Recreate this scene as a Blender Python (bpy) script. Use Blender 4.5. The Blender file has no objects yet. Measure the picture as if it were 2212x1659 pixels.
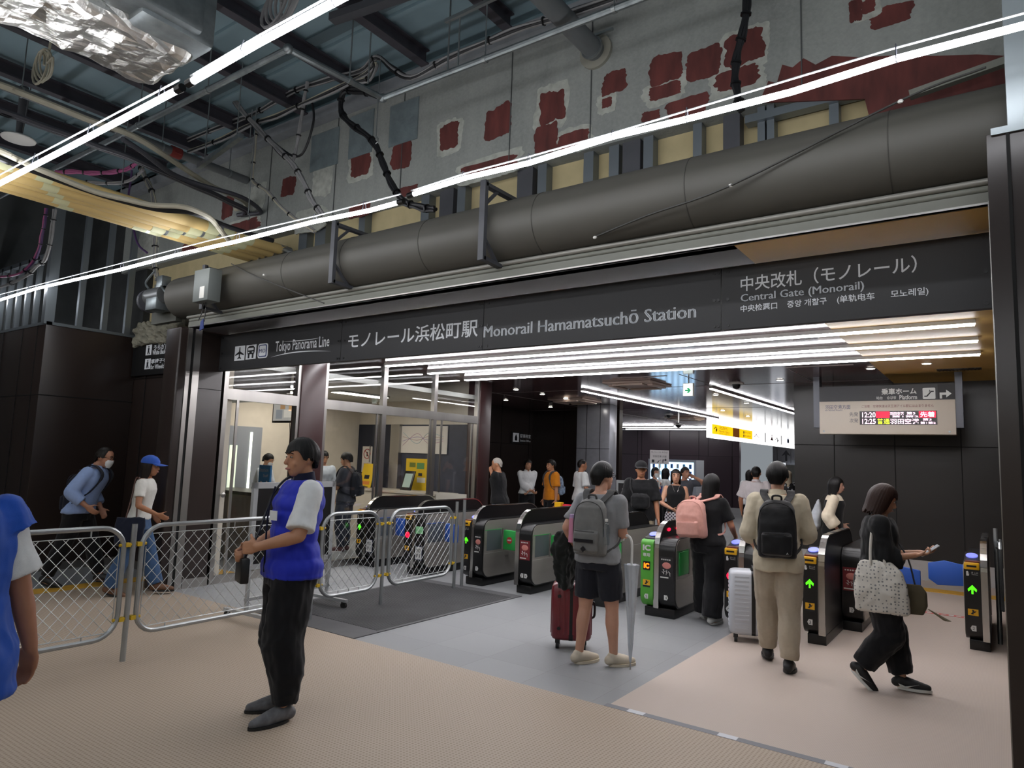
import bpy, bmesh, math, random
from mathutils import Vector, Matrix, Euler, Quaternion, noise
S = bpy.context.scene
COL = S.collection
PI = math.pi
rad = math.radians
V = Vector
random.seed(7)
# ---------------------------------------------------------------- camera, world, exposure
FPX = 1472.37
AX = [V((0.814490, 0.579175, 0.034098)), V((0.035326, -0.108171, 0.993504)), V((-0.579101, 0.807995, 0.108564))]      # camera right, up, forward
CAMP = V((0, 0, 1.68))
cd = bpy.data.cameras.new('camera'); cam = bpy.data.objects.new('camera', cd); COL.objects.link(cam)
cd.sensor_fit = 'HORIZONTAL'; cd.sensor_width = 36; cd.lens = FPX / 2212 * 36; cd.clip_start = .05; cd.clip_end = 200
mw = Matrix.Identity(4)
for i in range(3):
    mw[i][0], mw[i][1], mw[i][2], mw[i][3] = AX[0][i], AX[1][i], -AX[2][i], CAMP[i]
cam.matrix_world = mw
S.camera = cam
S.view_settings.view_transform = 'Standard'; S.view_settings.look = 'None'
S.view_settings.gamma = 1; S.view_settings.use_curve_mapping = False
S.view_settings.exposure = 0.22
wd = bpy.data.worlds.new('world'); S.world = wd; wd.use_nodes = True
wd.node_tree.nodes['Background'].inputs[0].default_value = (.85, .93, 1, 1)
wd.node_tree.nodes['Background'].inputs[1].default_value = .24
try:
    S.cycles.max_bounces = 8; S.cycles.transparent_max_bounces = 16; S.cycles.use_denoising = True
    S.cycles.caustics_reflective = False; S.cycles.caustics_refractive = False
    S.cycles.sample_clamp_indirect = 6
except Exception:
    pass

def ray(x, y): return AX[0] * ((x - 1106) / FPX) - AX[1] * ((y - 829.5) / FPX) + AX[2]
def at(x, y, X=None, Y=None, Z=None, D=None):
    """point of the place seen at photo pixel x,y on the plane X=, Y= or Z= (or at depth D)"""
    d = ray(x, y)
    t = X / d.x if X is not None else Y / d.y if Y is not None else (Z - 1.68) / d.z if Z is not None else D
    return CAMP + d * t

# ---------------------------------------------------------------- materials
MATS = {}
def srgb(h):
    if not isinstance(h, str): return tuple(h)
    c = [int(h[i:i + 2], 16) / 255 for i in (0, 2, 4)]
    return tuple(x / 12.92 if x <= .04045 else ((x + .055) / 1.055) ** 2.4 for x in c)
class NT:
    def __init__(s, name):
        m = bpy.data.materials.new(name); m.use_nodes = True; s.m = m; s.t = m.node_tree
        s.b = s.t.nodes['Principled BSDF']; s.o = s.t.nodes['Material Output']
    def n(s, k, **kw):
        q = s.t.nodes.new(k)
        for a, b in kw.items():
            if a.startswith('i_'):
                a = a[2:]; q.inputs[int(a) if a.isdigit() else a].default_value = b
            else: setattr(q, a, b)
        return q
    def l(s, a, b): s.t.links.new(a, b)
    def math(s, op, a, b=None):
        q = s.n('ShaderNodeMath', operation=op)
        for i, x in enumerate((a, b)):
            if x is None: continue
            if isinstance(x, (int, float)): q.inputs[i].default_value = x
            else: s.l(x, q.inputs[i])
        return q.outputs[0]
    def mix(s, f, a, b, mode='MIX'):
        q = s.n('ShaderNodeMix', data_type='RGBA', blend_type=mode)
        for i, x in ((0, f), (6, a), (7, b)):
            if isinstance(x, (int, float)): q.inputs[i].default_value = x
            elif isinstance(x, tuple): q.inputs[i].default_value = (*x[:3], 1)
            else: s.l(x, q.inputs[i])
        return q.outputs[2]
    def noise(s, sc, det=3, stretch=None, obj=True):
        tc = s.n('ShaderNodeTexCoord'); q = s.n('ShaderNodeTexNoise'); q.inputs['Scale'].default_value = sc; q.inputs['Detail'].default_value = det
        src = tc.outputs['Object' if obj else 'Generated']
        if stretch:
            mp = s.n('ShaderNodeMapping'); mp.inputs['Scale'].default_value = stretch; s.l(src, mp.inputs[0]); src = mp.outputs[0]
        s.l(src, q.inputs['Vector']); return q
    def bump(s, h, st, dist=.01):
        b = s.n('ShaderNodeBump'); b.inputs['Strength'].default_value = st; b.inputs['Distance'].default_value = dist
        s.l(h, b.inputs['Height']); s.l(b.outputs[0], s.b.inputs['Normal'])
def mat(name, col, rough=.5, metal=0, var=0, vs=8, bump=0, bs=60, bd=.003, stretch=None, emis=0, ecol=None, spec=.5, sheen=0, coat=0):
    """simple procedural material: base colour, optional mottling (var) and bump"""
    if name in MATS: return MATS[name]
    n = NT(name); c = srgb(col); b = n.b
    b.inputs['Base Color'].default_value = (*c, 1); b.inputs['Roughness'].default_value = rough
    b.inputs['Metallic'].default_value = metal; b.inputs['Specular IOR Level'].default_value = spec
    if sheen: b.inputs['Sheen Weight'].default_value = sheen
    if coat: b.inputs['Coat Weight'].default_value = coat; b.inputs['Coat Roughness'].default_value = .06
    if var:
        q = n.noise(vs, 4, stretch)
        r = n.n('ShaderNodeMapRange'); r.inputs[1].default_value = .3; r.inputs[2].default_value = .7
        n.l(q.outputs[0], r.inputs[0])
        lo = tuple(x * (1 - var) for x in c); hi = tuple(min(1, x * (1 + var)) for x in c)
        n.l(n.mix(r.outputs[0], lo, hi), b.inputs['Base Color'])
    if bump:
        q = n.noise(bs, 3, stretch); n.bump(q.outputs[0], bump, bd)
    if emis:
        b.inputs['Emission Color'].default_value = (*srgb(ecol or col), 1); b.inputs['Emission Strength'].default_value = emis
    MATS[name] = n.m
    return n.m
def cloth(name, col, fold=.5, rough=.85, var=.08, fs=7):
    """woven cloth: soft folds as bump, slight mottling, sheen"""
    if name in MATS: return MATS[name]
    n = NT(name); c = srgb(col); b = n.b; b.inputs['Roughness'].default_value = rough; b.inputs['Specular IOR Level'].default_value = .2
    b.inputs['Sheen Weight'].default_value = .12
    q = n.noise(40, 3); n.l(n.mix(q.outputs[0], tuple(x * (1 - var) for x in c), tuple(min(1, x * (1 + var)) for x in c)), b.inputs['Base Color'])
    f = n.noise(fs, 2, (1, 1, .45)); g = n.noise(600, 1)
    h = n.math('ADD', n.math('MULTIPLY', f.outputs[0], 1.0), n.math('MULTIPLY', g.outputs[0], .02))
    n.bump(h, fold, .06); MATS[name] = n.m
    return n.m

# ---------------------------------------------------------------- mesh builder
def frame(d):
    d = V(d).normalized(); a = V((0, 0, 1)) if abs(d.z) < .9 else V((1, 0, 0))
    u = d.cross(a).normalized(); return u, u.cross(d).normalized(), d
class MB:
    def __init__(s): s.v = []; s.f = []; s.m = []; s.mi = 0
    def add(s, v, f):
        o = len(s.v); s.v += [tuple(p) for p in v]; s.f += [tuple(i + o for i in q) for q in f]; s.m += [s.mi] * len(f); return s
    def box(s, a, b, M=None):
        x0, y0, z0 = a; x1, y1, z1 = b
        v = [V((x, y, z)) for z in (z0, z1) for x, y in ((x0, y0), (x1, y0), (x1, y1), (x0, y1))]
        if M is not None: v = [M @ p for p in v]
        return s.add(v, [(3, 2, 1, 0), (4, 5, 6, 7), (0, 1, 5, 4), (1, 2, 6, 5), (2, 3, 7, 6), (3, 0, 4, 7)])
    def cbox(s, c, d, rot=None):
        M = Matrix.Translation(c) @ (rot.to_matrix().to_4x4() if rot else Matrix.Identity(4)); h = V(d) / 2
        return s.box(-h, h, M)
    def beam(s, p, q, w, h, up=(0, 0, 1)):
        p = V(p); q = V(q); d = (q - p).normalized(); u = d.cross(V(up))
        if u.length < 1e-4: u = d.cross(V((1, 0, 0)))
        u.normalize(); t = u.cross(d); w /= 2; h /= 2
        v = [a + u * i * w + t * j * h for a in (p, q) for i, j in ((-1, -1), (1, -1), (1, 1), (-1, 1))]
        return s.add(v, [(3, 2, 1, 0), (4, 5, 6, 7), (0, 1, 5, 4), (1, 2, 6, 5), (2, 3, 7, 6), (3, 0, 4, 7)])
    def loft(s, rings, cap=True):
        n = len(rings[0]); v = [p for r in rings for p in r]; f = []
        for k in range(len(rings) - 1):
            for i in range(n):
                j = (i + 1) % n; f.append((k * n + i, k * n + j, (k + 1) * n + j, (k + 1) * n + i))
        if cap: f += [tuple(range(n - 1, -1, -1)), tuple(range((len(rings) - 1) * n, len(rings) * n))]
        return s.add(v, f)
    def tube(s, pts, r, n=8, cap=True, closed=False):
        pts = [V(p) for p in pts]; m = len(pts); rr = r if isinstance(r, (list, tuple)) else [r] * m
        rings = []; u0 = None
        for i, p in enumerate(pts):
            d = (pts[min(i + 1, m - 1)] - pts[max(i - 1, 0)])
            if d.length < 1e-7: d = V((0, 0, 1))
            d.normalize()
            if u0 is None: u, w, _ = frame(d)
            else:
                u = u0 - d * u0.dot(d)
                if u.length < 1e-5: u = frame(d)[0]
                u.normalize(); w = u.cross(d) * -1
                w = d.cross(u)
            u0 = u; w = d.cross(u)
            rings.append([p + u * math.cos(2 * PI * k / n) * rr[i] + w * math.sin(2 * PI * k / n) * rr[i] for k in range(n)])
        return s.loft(rings, cap)
    def cyl(s, p, q, r, r2=None, n=16): return s.tube([p, q], [r, r if r2 is None else r2], n)
    def sph(s, c, r, n=12, M=None):
        r = (r, r, r) if isinstance(r, (int, float)) else r
        rings = []; c = V(c); h = max(4, n // 2)
        for i in range(h + 1):
            t = PI * (i if 0 < i < h else (.02 if i == 0 else h - .02)) / h
            ring = [V((r[0] * math.sin(t) * math.cos(2 * PI * k / n), r[1] * math.sin(t) * math.sin(2 * PI * k / n), -r[2] * math.cos(t))) for k in range(n)]
            rings.append([c + (M @ p if M is not None else p) for p in ring])
        return s.loft(rings)
    def prism(s, poly, fn, a, b):
        """polygon poly of (u,v), fn(u,v,w)->point, extruded w from a to b"""
        return s.loft([[V(fn(u, v, a)) for u, v in poly], [V(fn(u, v, b)) for u, v in poly]])
    def build(s, name, m, parent=None, smooth=35, bevel=0, seg=2):
        me = bpy.data.meshes.new(name); me.from_pydata(s.v, [], s.f)
        ms = m if isinstance(m, (list, tuple)) else [m]
        for k in ms: me.materials.append(k)
        if len(ms) > 1: me.polygons.foreach_set('material_index', s.m)
        bm = bmesh.new(); bm.from_mesh(me)
        bmesh.ops.recalc_face_normals(bm, faces=bm.faces)
        if bevel:
            ed = [e for e in bm.edges if len(e.link_faces) == 2 and e.calc_face_angle(0) > rad(30)]
            bmesh.ops.bevel(bm, geom=ed, offset=bevel, segments=seg, profile=.5, affect='EDGES', clamp_overlap=True)
        bm.to_mesh(me); bm.free()
        if smooth:
            me.polygons.foreach_set('use_smooth', [True] * len(me.polygons)); me.set_sharp_from_angle(angle=rad(smooth))
        me.update()
        o = bpy.data.objects.new(name, me); COL.objects.link(o)
        if parent: o.parent = parent
        return o
def tag(o, label, cat, group=None, kind=None):
    if label: o['label'] = label
    if cat: o['category'] = cat
    if group: o['group'] = group
    if kind: o['kind'] = kind
    return o
def struct(name, b, m, parent=None, **k):
    o = b.build(name, m, parent, **k)
    if not parent: o['kind'] = 'structure'
    return o
def thing(name, label, cat, loc=(0, 0, 0), rz=0, group=None):
    o = bpy.data.objects.new(name, None); COL.objects.link(o); o.location = loc; o.rotation_euler = (0, 0, rz); o.empty_display_size = .1
    return tag(o, label, cat, group)
def dup(r, loc, rz, label=None, group=None, parent=None):
    def cp(o, p):
        c = o.copy(); COL.objects.link(c); c.parent = p
        for ch in [x for x in KIDS.get(o.name, [])]: cp(ch, c)
        return c
    KIDS = {}
    for o in COL.objects:
        if o.parent: KIDS.setdefault(o.parent.name, []).append(o)
    c = cp(r, parent); c.location = loc; c.rotation_euler = (0, 0, rz)
    if label: c['label'] = label
    if group: c['group'] = group
    return c
def arc(c, r, a0, a1, n): return [(c[0] + r * math.cos(rad(a0 + (a1 - a0) * i / n)), c[1] + r * math.sin(rad(a0 + (a1 - a0) * i / n))) for i in range(n + 1)]
def rrect(x0, y0, x1, y1, r, n=4):
    return arc((x1 - r, y1 - r), r, 0, 90, n) + arc((x0 + r, y1 - r), r, 90, 180, n) + arc((x0 + r, y0 + r), r, 180, 270, n) + arc((x1 - r, y0 + r), r, 270, 360, n)
def bez(pts, n=8):
    """smooth Catmull-Rom path through pts"""
    p = [V(q) for q in pts]; p = [p[0] * 2 - p[1]] + p + [p[-1] * 2 - p[-2]]; out = []
    for i in range(1, len(p) - 2):
        for k in range(n):
            t = k / n; a, b, c, d = p[i - 1:i + 3]
            out.append(.5 * ((2 * b) + (c - a) * t + (2 * a - 5 * b + 4 * c - d) * t * t + (3 * b - a - 3 * c + d) * t ** 3))
    return out + [p[-2]]
# lettering: real extruded text, fitted to a box w x h with lower left corner P, along u (right) and v (up)
FC = {}
def text(s, P, w, h, m, parent=None, u=(1, 0, 0), v=(0, 0, 1), bold=.0, name='lettering', ext=.0015):
    wide = bold if bold and 'M' in s else 0
    cu = bpy.data.curves.new('t', 'FONT'); cu.body = s; cu.size = 1; cu.offset = 0 if wide else bold; cu.resolution_u = 2 if len(s) > 12 else 3
    o = bpy.data.objects.new('t', cu); COL.objects.link(o)
    dg = bpy.context.evaluated_depsgraph_get(); me = bpy.data.meshes.new_from_object(o.evaluated_get(dg))
    bpy.data.objects.remove(o); bpy.data.curves.remove(cu)
    if not len(me.vertices): return None
    if wide:                                    # heavier weight: the outline laid twice, a hair apart
        bm = bmesh.new(); bm.from_mesh(me); g = bmesh.ops.duplicate(bm, geom=bm.verts[:] + bm.edges[:] + bm.faces[:]); bmesh.ops.translate(bm, verts=[q for q in g['geom'] if isinstance(q, bmesh.types.BMVert)], vec=(.035, .0, 0)); bm.to_mesh(me); bm.free()
    xs = [p.co.x for p in me.vertices]; ys = [p.co.y for p in me.vertices]
    x0, x1, y0, y1 = min(xs), max(xs), min(ys), max(ys)
    kx = w / (x1 - x0) if w else (h / (y1 - y0)); ky = h / (y1 - y0) if h else kx
    u = V(u).normalized(); v = V(v).normalized(); P = V(P); nrm = u.cross(v)
    for p in me.vertices: p.co = P + u * ((p.co.x - x0) * kx) + v * ((p.co.y - y0) * ky) + nrm * ext
    me.materials.clear(); me.materials.append(m); me.name = name
    o = bpy.data.objects.new(name, me); COL.objects.link(o)
    if parent: o.parent = parent
    return o
def flat(poly, P, m, parent=None, u=(1, 0, 0), v=(0, 0, 1), th=.002, name='panel'):
    """thin solid of outline poly (list of (a,b)) in the plane P + a*u + b*v, standing th proud"""
    u = V(u); v = V(v); nr = u.cross(v).normalized(); P = V(P)
    return MB().prism(poly, lambda a, b, w: P + u * a + v * b + nr * w, 0, th).build(name, m, parent)
def rect(x0, y0, x1, y1): return [(x0, y0), (x1, y0), (x1, y1), (x0, y1)]
# ================================================================ materials of the place
def m_concrete():
    n = NT('concrete'); b = n.b; b.inputs['Roughness'].default_value = .9
    q1 = n.noise(1.2, 5); q2 = n.noise(6, 5, (1.2, 1.2, .15)); q3 = n.noise(38, 4)
    c = n.mix(q1.outputs[0], srgb('6c6f6d'), srgb('a6a9a4'))
    c = n.mix(n.math('MULTIPLY', q2.outputs[0], .75), c, srgb('5f6463'))
    c = n.mix(n.math('MULTIPLY', q3.outputs[0], .35), c, srgb('b8bab4'))
    n.l(c, b.inputs['Base Color']); n.bump(q3.outputs[0], .35, .01); return n.m
def m_tile():
    n = NT('grey_tile'); b = n.b; tc = n.n('ShaderNodeTexCoord')
    q = n.n('ShaderNodeTexBrick'); q.offset = 0; q.inputs['Scale'].default_value = 1; q.inputs['Mortar Size'].default_value = .0025
    q.inputs['Brick Width'].default_value = .6; q.inputs['Row Height'].default_value = .6; q.inputs['Bias'].default_value = -.2
    q.inputs['Color1'].default_value = (*srgb('8c8e90'), 1); q.inputs['Color2'].default_value = (*srgb('818385'), 1); q.inputs['Mortar'].default_value = (*srgb('737475'), 1)
    n.l(tc.outputs['Object'], q.inputs['Vector']); s = n.noise(.9, 4); s2 = n.noise(90, 2)
    c = n.mix(n.math('MULTIPLY', s.outputs[0], .35), q.outputs[0], srgb('9c9d9e')); c = n.mix(n.math('MULTIPLY', s2.outputs[0], .25), c, srgb('6f7274'))
    n.l(c, b.inputs['Base Color']); b.inputs['Roughness'].default_value = .5; return n.m
def m_stud(name, base, dot, pitch, st):
    """embossed protective sheet: staggered rows of small studs"""
    n = NT(name); b = n.b; tc = n.n('ShaderNodeTexCoord'); sp = n.n('ShaderNodeSeparateXYZ'); n.l(tc.outputs['Object'], sp.inputs[0])
    k = 2 * PI / pitch
    a = n.math('SINE', n.math('MULTIPLY', n.math('ADD', sp.outputs[0], sp.outputs[1]), k * .7)); c = n.math('SINE', n.math('MULTIPLY', n.math('SUBTRACT', sp.outputs[0], sp.outputs[1]), k * .7))
    h = n.math('MULTIPLY', a, c); h = n.math('GREATER_THAN', h, .35)
    s = n.noise(1.1, 4); col = n.mix(n.math('MULTIPLY', s.outputs[0], .5), srgb(base), tuple(x * 1.12 for x in srgb(base)))
    n.l(n.mix(h, col, srgb(dot)), b.inputs['Base Color']); n.bump(h, st, .002); b.inputs['Roughness'].default_value = .6; return n.m
def m_panel(name, col, rough, var=.15):
    n = NT(name); b = n.b; c = srgb(col); q = n.noise(1.3, 3); g = n.noise(300, 1)
    n.l(n.mix(q.outputs[0], tuple(x * (1 - var) for x in c), tuple(x * (1 + var) for x in c)), b.inputs['Base Color'])
    b.inputs['Roughness'].default_value = rough; n.bump(g.outputs[0], .04, .001); return n.m
def m_glass(name, tint=(.96, .97, .97), r=.02):
    n = NT(name); t = n.n('ShaderNodeBsdfTransparent'); t.inputs[0].default_value = (*tint, 1); g = n.n('ShaderNodeBsdfGlossy'); g.inputs['Roughness'].default_value = r
    f = n.n('ShaderNodeFresnel'); ge = n.n('ShaderNodeNewGeometry'); n.l(n.math('SUBTRACT', 1.5, n.math('MULTIPLY', ge.outputs['Backfacing'], .8333)), f.inputs[0]); mx = n.n('ShaderNodeMixShader')
    n.l(f.outputs[0], mx.inputs[0]); n.l(t.outputs[0], mx.inputs[1]); n.l(g.outputs[0], mx.inputs[2]); n.l(mx.outputs[0], n.o.inputs[0]); return n.m
def m_foil():
    n = NT('crinkled_foil'); b = n.b; b.inputs['Metallic'].default_value = 1; b.inputs['Base Color'].default_value = (*srgb('dddbd6'), 1); b.inputs['Roughness'].default_value = .3
    q = n.noise(3, 6); v = n.n('ShaderNodeTexVoronoi', feature='F1'); v.inputs['Scale'].default_value = 5; tc = n.n('ShaderNodeTexCoord'); n.l(tc.outputs['Object'], v.inputs['Vector'])
    n.bump(n.math('ADD', n.math('MULTIPLY', q.outputs[0], 1.4), v.outputs[0]), .55, .05); return n.m
C_ = m_concrete(); TILE = m_tile(); MATB = m_stud('beige_sheet', 'ab9b8a', '93826f', .034, .8); MATG = m_stud('beige_fine_sheet', 'b9aba0', 'b0a298', .012, .2)
BROWN = m_panel('dark_brown_panel', '2d2421', .3); BROWN2 = m_panel('purple_brown_panel', '33242c', .3); BLACKP = m_panel('sign_black', '2c2c2e', .5)
STEEL = mat('brushed_stainless', 'a9a6a2', .3, 1, var=.12, vs=3, bump=.06, bs=200, stretch=(1, 1, .04)); GALV = mat('galvanised_steel', '8f9698', .42, .85, var=.2, vs=9)
GREYP = mat('grey_painted_steel', '77786f', .55, 0, var=.05, vs=4); DKSTEEL = mat('dark_grey_steel', '46474c', .5, 0, var=.1, vs=5); JOIST = mat('joist_purple_grey', '3f3c43', .6, var=.1)
DECK = mat('teal_deck', '7f959d', .55, var=.12, vs=1.5); YBOARD = mat('yellow_board', 'b5a780', .85, var=.08, vs=6, bump=.1, bs=90)
RED = mat('primer_red', '5a2a26', .75, var=.35, vs=7, stretch=(1.5, 1, .4), bump=.2, bs=40); GLASS = m_glass('pane_glass'); FOIL = m_foil()
CREAM = mat('cream_wall', 'cfc6b6', .8, var=.04); WHITE = mat('white_paint', 'd9d8d3', .5, var=.03); BLACK = mat('black_plastic', '0d0d0f', .35, var=.1); RUBBER = mat('black_rubber', '151515', .7)
GOLD = mat('gold_ceiling', 'd8b164', .45, 0, var=.06, vs=2); CEILB = mat('gloss_brown_ceiling', '6a5050', .12, 0, var=.08, vs=1.2, bump=.01, bs=7, bd=.02, spec=.5)
TACT = mat('yellow_tactile', 'c99a36', .6, var=.1, vs=9); NAVY = m_panel('navy_panel', '1f2433', .35); SILVER = m_panel('silver_panel', '9b9da3', .25); SILVER.node_tree.nodes['Principled BSDF'].inputs['Metallic'].default_value = .8
LETTER = mat('sign_lettering', 'cccfd3', .5, emis=.12, ecol='b9bcc0'); LED = mat('led_diffuser', 'ffffff', .4, emis=21, ecol='f8faff'); LEDI = mat('ceiling_led', 'ffffff', .4, emis=26, ecol='fdfbff')  # LETTER: faint glow added so the sign letters read brighter
LAMPW = mat('lamp_glow', 'ffffff', .4, emis=16, ecol='fff6ea')
# ================================================================ structure
struct('floor', MB().box((-16, -6, -.1), (3, 4.41, 0)).box((-13.5, 4.41, -.1), (3, 36, 0)), TILE)
def yz_box(x0, y0, z0, x1, y1, z1): return MB().box((x0, y0, z0), (x1, y1, z1))
o = struct('floor_covering', MB().box((-8.75, -6, 0), (3, 4.41, .006)), MATB); tag(o, None, None)
o = struct('floor_covering', MB().box((-2.27, 4.47, 0), (.0, 12.7, .005)), MATG)
o = MB(); o.box((-2.29, 4.41, .0), (0, 4.47, .0075)); o.mi = 1
for k in range(4): o.box((-2.12 + k * .62, 4.412, .0078), (-2.0 + k * .62, 4.468, .009))
struct('trim_1', o, [mat('grey_tape', '74767c', .5), mat('white_tape', 'c9cbd0', .4)])
struct('trim_2', MB().box((-9.05, -2, 0), (-8.76, 4.79, .008)), TACT)
struct('trim_3', MB().box((-2.6, 11.55, .005), (.0, 11.85, .014)), TACT)
struct('trim_4', MB().box((-10.9, 5.2, 0), (-8.2, 5.6, .01)), TACT)
# concrete wall over the shutter with scraped red primer patches
wall = struct('wall_upper', MB().box((-11.0, 4.85, 4.32), (1.5, 5.2, 5.5)).box((-.62, 4.85, 3.95), (1.5, 5.2, 4.32)), C_)
struct('trim_5', MB().box((-11, 4.72, 5.5), (1.5, 5.3, 5.62)), mat('pale_beam', '83868a', .6, var=.1))
def rect_(x0, z0, x1, z1): return [(x0, z0), (x1, z0), (x1, z1), (x0, z1)]
def ragged_(x0, z0, x1, z1, rg=.06, seed=0, n=9):
    r = random.Random(seed); P = []
    for (ax, az), (bx, bz) in zip([(x0, z0), (x1, z0), (x1, z1), (x0, z1)], [(x1, z0), (x1, z1), (x0, z1), (x0, z0)]):
        for k in range(n):
            t = k / n; P.append((ax + (bx - ax) * t + r.uniform(-rg, rg) * (.35 if ax == bx else .5), az + (bz - az) * t + r.uniform(-rg, rg)))
    return P
# (photo pixel boxes of each patch on the wall plane)
def ragged(x0, z0, x1, z1, rg=.06, seed=0, n=72):
    cx, cz, hx, hz = (x0 + x1) / 2, (z0 + z1) / 2, (x1 - x0) / 2, (z1 - z0) / 2; P = []
    for i in range(n):
        a = 2 * PI * i / n; c, s = math.cos(a), math.sin(a); r = (abs(c) ** 7 + abs(s) ** 7) ** (-1 / 7)
        k = 1 + .2 * noise.noise(V((c * 1.3, s * 1.3, seed * 3.7))) + .13 * noise.noise(V((c * 4, s * 4, seed * 1.9))) + .07 * noise.noise(V((c * 11, s * 11, seed)))
        P.append((cx + hx * c * r * k, cz + hz * s * r * k))
    return P
PATCH = [(950, 268, 992, 322), (1047, 230, 1104, 298), (1166, 195, 1220, 265), (1154, 268, 1205, 330), (1205, 285, 1272, 318), (1300, 155, 1354, 200), (1300, 212, 1322, 232), (1403, 118, 1472, 180), (1404, 180, 1470, 212), (1484, 106, 1558, 172), (1568, 66, 1650, 138), (1440, 212, 1530, 250),
         (1545, 146, 1640, 190), (1835, 0, 1862, 48), (1862, 0, 1890, 28), (1880, 10, 1972, 56), (1000, 346, 1118, 376), (860, 402, 905, 424), (757, 334, 800, 380), (845, 302, 890, 362), (680, 358, 716, 412), (608, 383, 640, 422), (541, 405, 571, 445), (478, 424, 506, 470), (492, 478, 560, 500), (395, 515, 440, 545), (300, 505, 340, 560), (755, 440, 800, 468), (640, 455, 700, 490), (1385, 240, 1425, 262)]
for i, (a, b, c, d) in enumerate(PATCH):
    p = at(a, d, Y=4.85); q = at(c, b, Y=4.85)
    x0, x1 = sorted((p.x, q.x)); z0, z1 = at((a + c) / 2, d, Y=4.85).z, at((a + c) / 2, b, Y=4.85).z
    rg = min(.05, (z1 - z0) * .22)
    MB().prism(ragged(x0, z0, x1, z1, rg, i), lambda u, v, w: (u, 4.85 - w, v), -.01, .0025 + .0004 * (i % 5)).build('paint_patch', RED, wall)
    # pale ragged plaster lip left around the patch
    if i % 2 == 0:
        MB().prism(ragged(x0 - .05, z0 - .05, x1 + .04, z1 + .04, rg * 1.2, i + 50), lambda u, v, w: (u, 4.85 - w, v), -.01, .0012 + .0001 * i).build('plaster_edge', mat('plaster_edge', 'a3a59d', .9, var=.2, vs=14, bump=.4, bs=60), wall)
MB().prism([(at(x, y, Y=4.85).x, at(x, y, Y=4.85).z) for x, y in ((1640, 222), (1660, 175), (1678, 180), (1690, 140), (1712, 146), (1736, 126), (1762, 140), (1797, 121), (1860, 124), (1930, 120), (2020, 121), (2110, 118), (2175, 121), (2178, 230), (1990, 262), (1880, 262), (1868, 214))], lambda u, v, w: (u, 4.85 - w, v), -.01, .0028).build('paint_patch', RED, wall)
for a, b, c, d in ((672, 285, 730, 362), (755, 245, 805, 335), (842, 220, 902, 308)):
    p = at(a, (b + d) / 2, Y=4.84); q = at(c, (b + d) / 2, Y=4.84); z0, z1 = at((a + c) / 2, d, Y=4.84).z, at((a + c) / 2, b, Y=4.84).z
    MB().box((p.x, 4.838, z0), (q.x, 4.852, z1)).build('sheet_metal_cover', mat('sheet_metal', '8b979a', .3, .45, var=.15, vs=7, bump=.5, bs=9, bd=.03), wall)
for x in (-7.3, -6.05, -5.0, -3.6, -2.75, -1.05): MB().box((x, 4.842, 4.32), (x + .008, 4.852, 5.5)).build('formwork_joint', mat('joint_dark', '4b4e4e', .9), wall)
# yellow board behind the studs, deck, side walls
struct('wall_board', MB().box((-11.0, 5.0, 3.2), (1.2, 5.1, 4.32)), YBOARD)
struct('ceiling_deck', MB().box((-16, -6, 5.8), (3, 5.6, 5.95)), DECK)
b = MB()
for k in range(16): b.box((-16, -5.6 + k * .75, 5.765), (3, -5.55 + k * .75, 5.8))
b.build('deck_rib', DECK, COL.objects['ceiling_deck'])
for x in (-15, -13.9, -12.8, -11.75, -10.7, -9.65, -8.6, -7.55, -6.5, -5.55, -4.6, -3.55, -2.5, -1.45, -.4, .7):
    j = MB().box((x - .05, -6, 5.6), (x + .05, 4.72, 5.615)).box((x - .006, -6, 5.615), (x + .006, 4.72, 5.74)).box((x - .05, -6, 5.74), (x + .05, 4.72, 5.755))
    o = struct('ceiling_joist_or_shade', j, JOIST)
for y in (-3, -.6, 1.8, 4.0): struct('ceiling_joist_or_shade', MB().box((-16, y - .06, 5.757), (3, y + .06, 5.765)), mat('deck_shade_band', '5d6e76', .55))  # thin darker strips stand in for shading bands across the deck
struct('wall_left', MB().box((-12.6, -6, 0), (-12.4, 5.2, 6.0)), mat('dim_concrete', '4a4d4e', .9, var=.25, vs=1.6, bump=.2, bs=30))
struct('wall_right', MB().box((.75, 4.2, 0), (.95, 13, 6.0)), C_)
struct('wall_behind', MB().box((-16, -6.2, 0), (3, -6, 6.0)), CREAM)
# facade left of the opening: recess wall, block, columns
def groove(b, a, c): b.box(a, c)
struct('wall_recess', MB().box((-10.3, 4.86, 0), (-8.6, 4.95, 3.24)), BROWN)
g = MB(); g.box((-9.95, 4.85, 0), (-9.94, 4.862, 2.7)); g.box((-10.3, 4.85, 2.64), (-8.6, 4.862, 2.65)); g.build('panel_joint', mat('joint_black', '060505', .8), COL.objects['wall_recess'])
blk = struct('wall_block', MB().box((-12.4, 3.66, .1), (-10.3, 4.86, 3.25)), BROWN, bevel=.006)
g = MB(); JB = MATS['joint_black']
for x in (-10.55, -11.05, -11.75): g.box((x, 3.652, .1), (x + .01, 3.664, 3.25))
g.box((-12.4, 3.652, 2.3), (-10.3, 3.664, 2.312)); g.box((-10.304, 3.66, 2.3), (-10.292, 4.86, 2.312)); g.build('panel_joint', JB, blk)
struct('baseboard_left', MB().box((-12.4, 3.64, 0), (-10.285, 4.86, .1)).box((-10.3, 4.83, 0), (-8.7, 4.86, .1)), STEEL)
cl = struct('column_left', MB().box((-8.33, 4.26, .0), (-8.0, 4.86, 3.13)), BROWN, bevel=.02, seg=3)
MB().box((-8.0, 4.36, 0), (-7.985, 4.41, 3.13)).build('shutter_rail', STEEL, cl); MB().box((-8.0, 4.445, 0), (-7.985, 4.53, 3.13)).build('shutter_rail', STEEL, cl)
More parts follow.
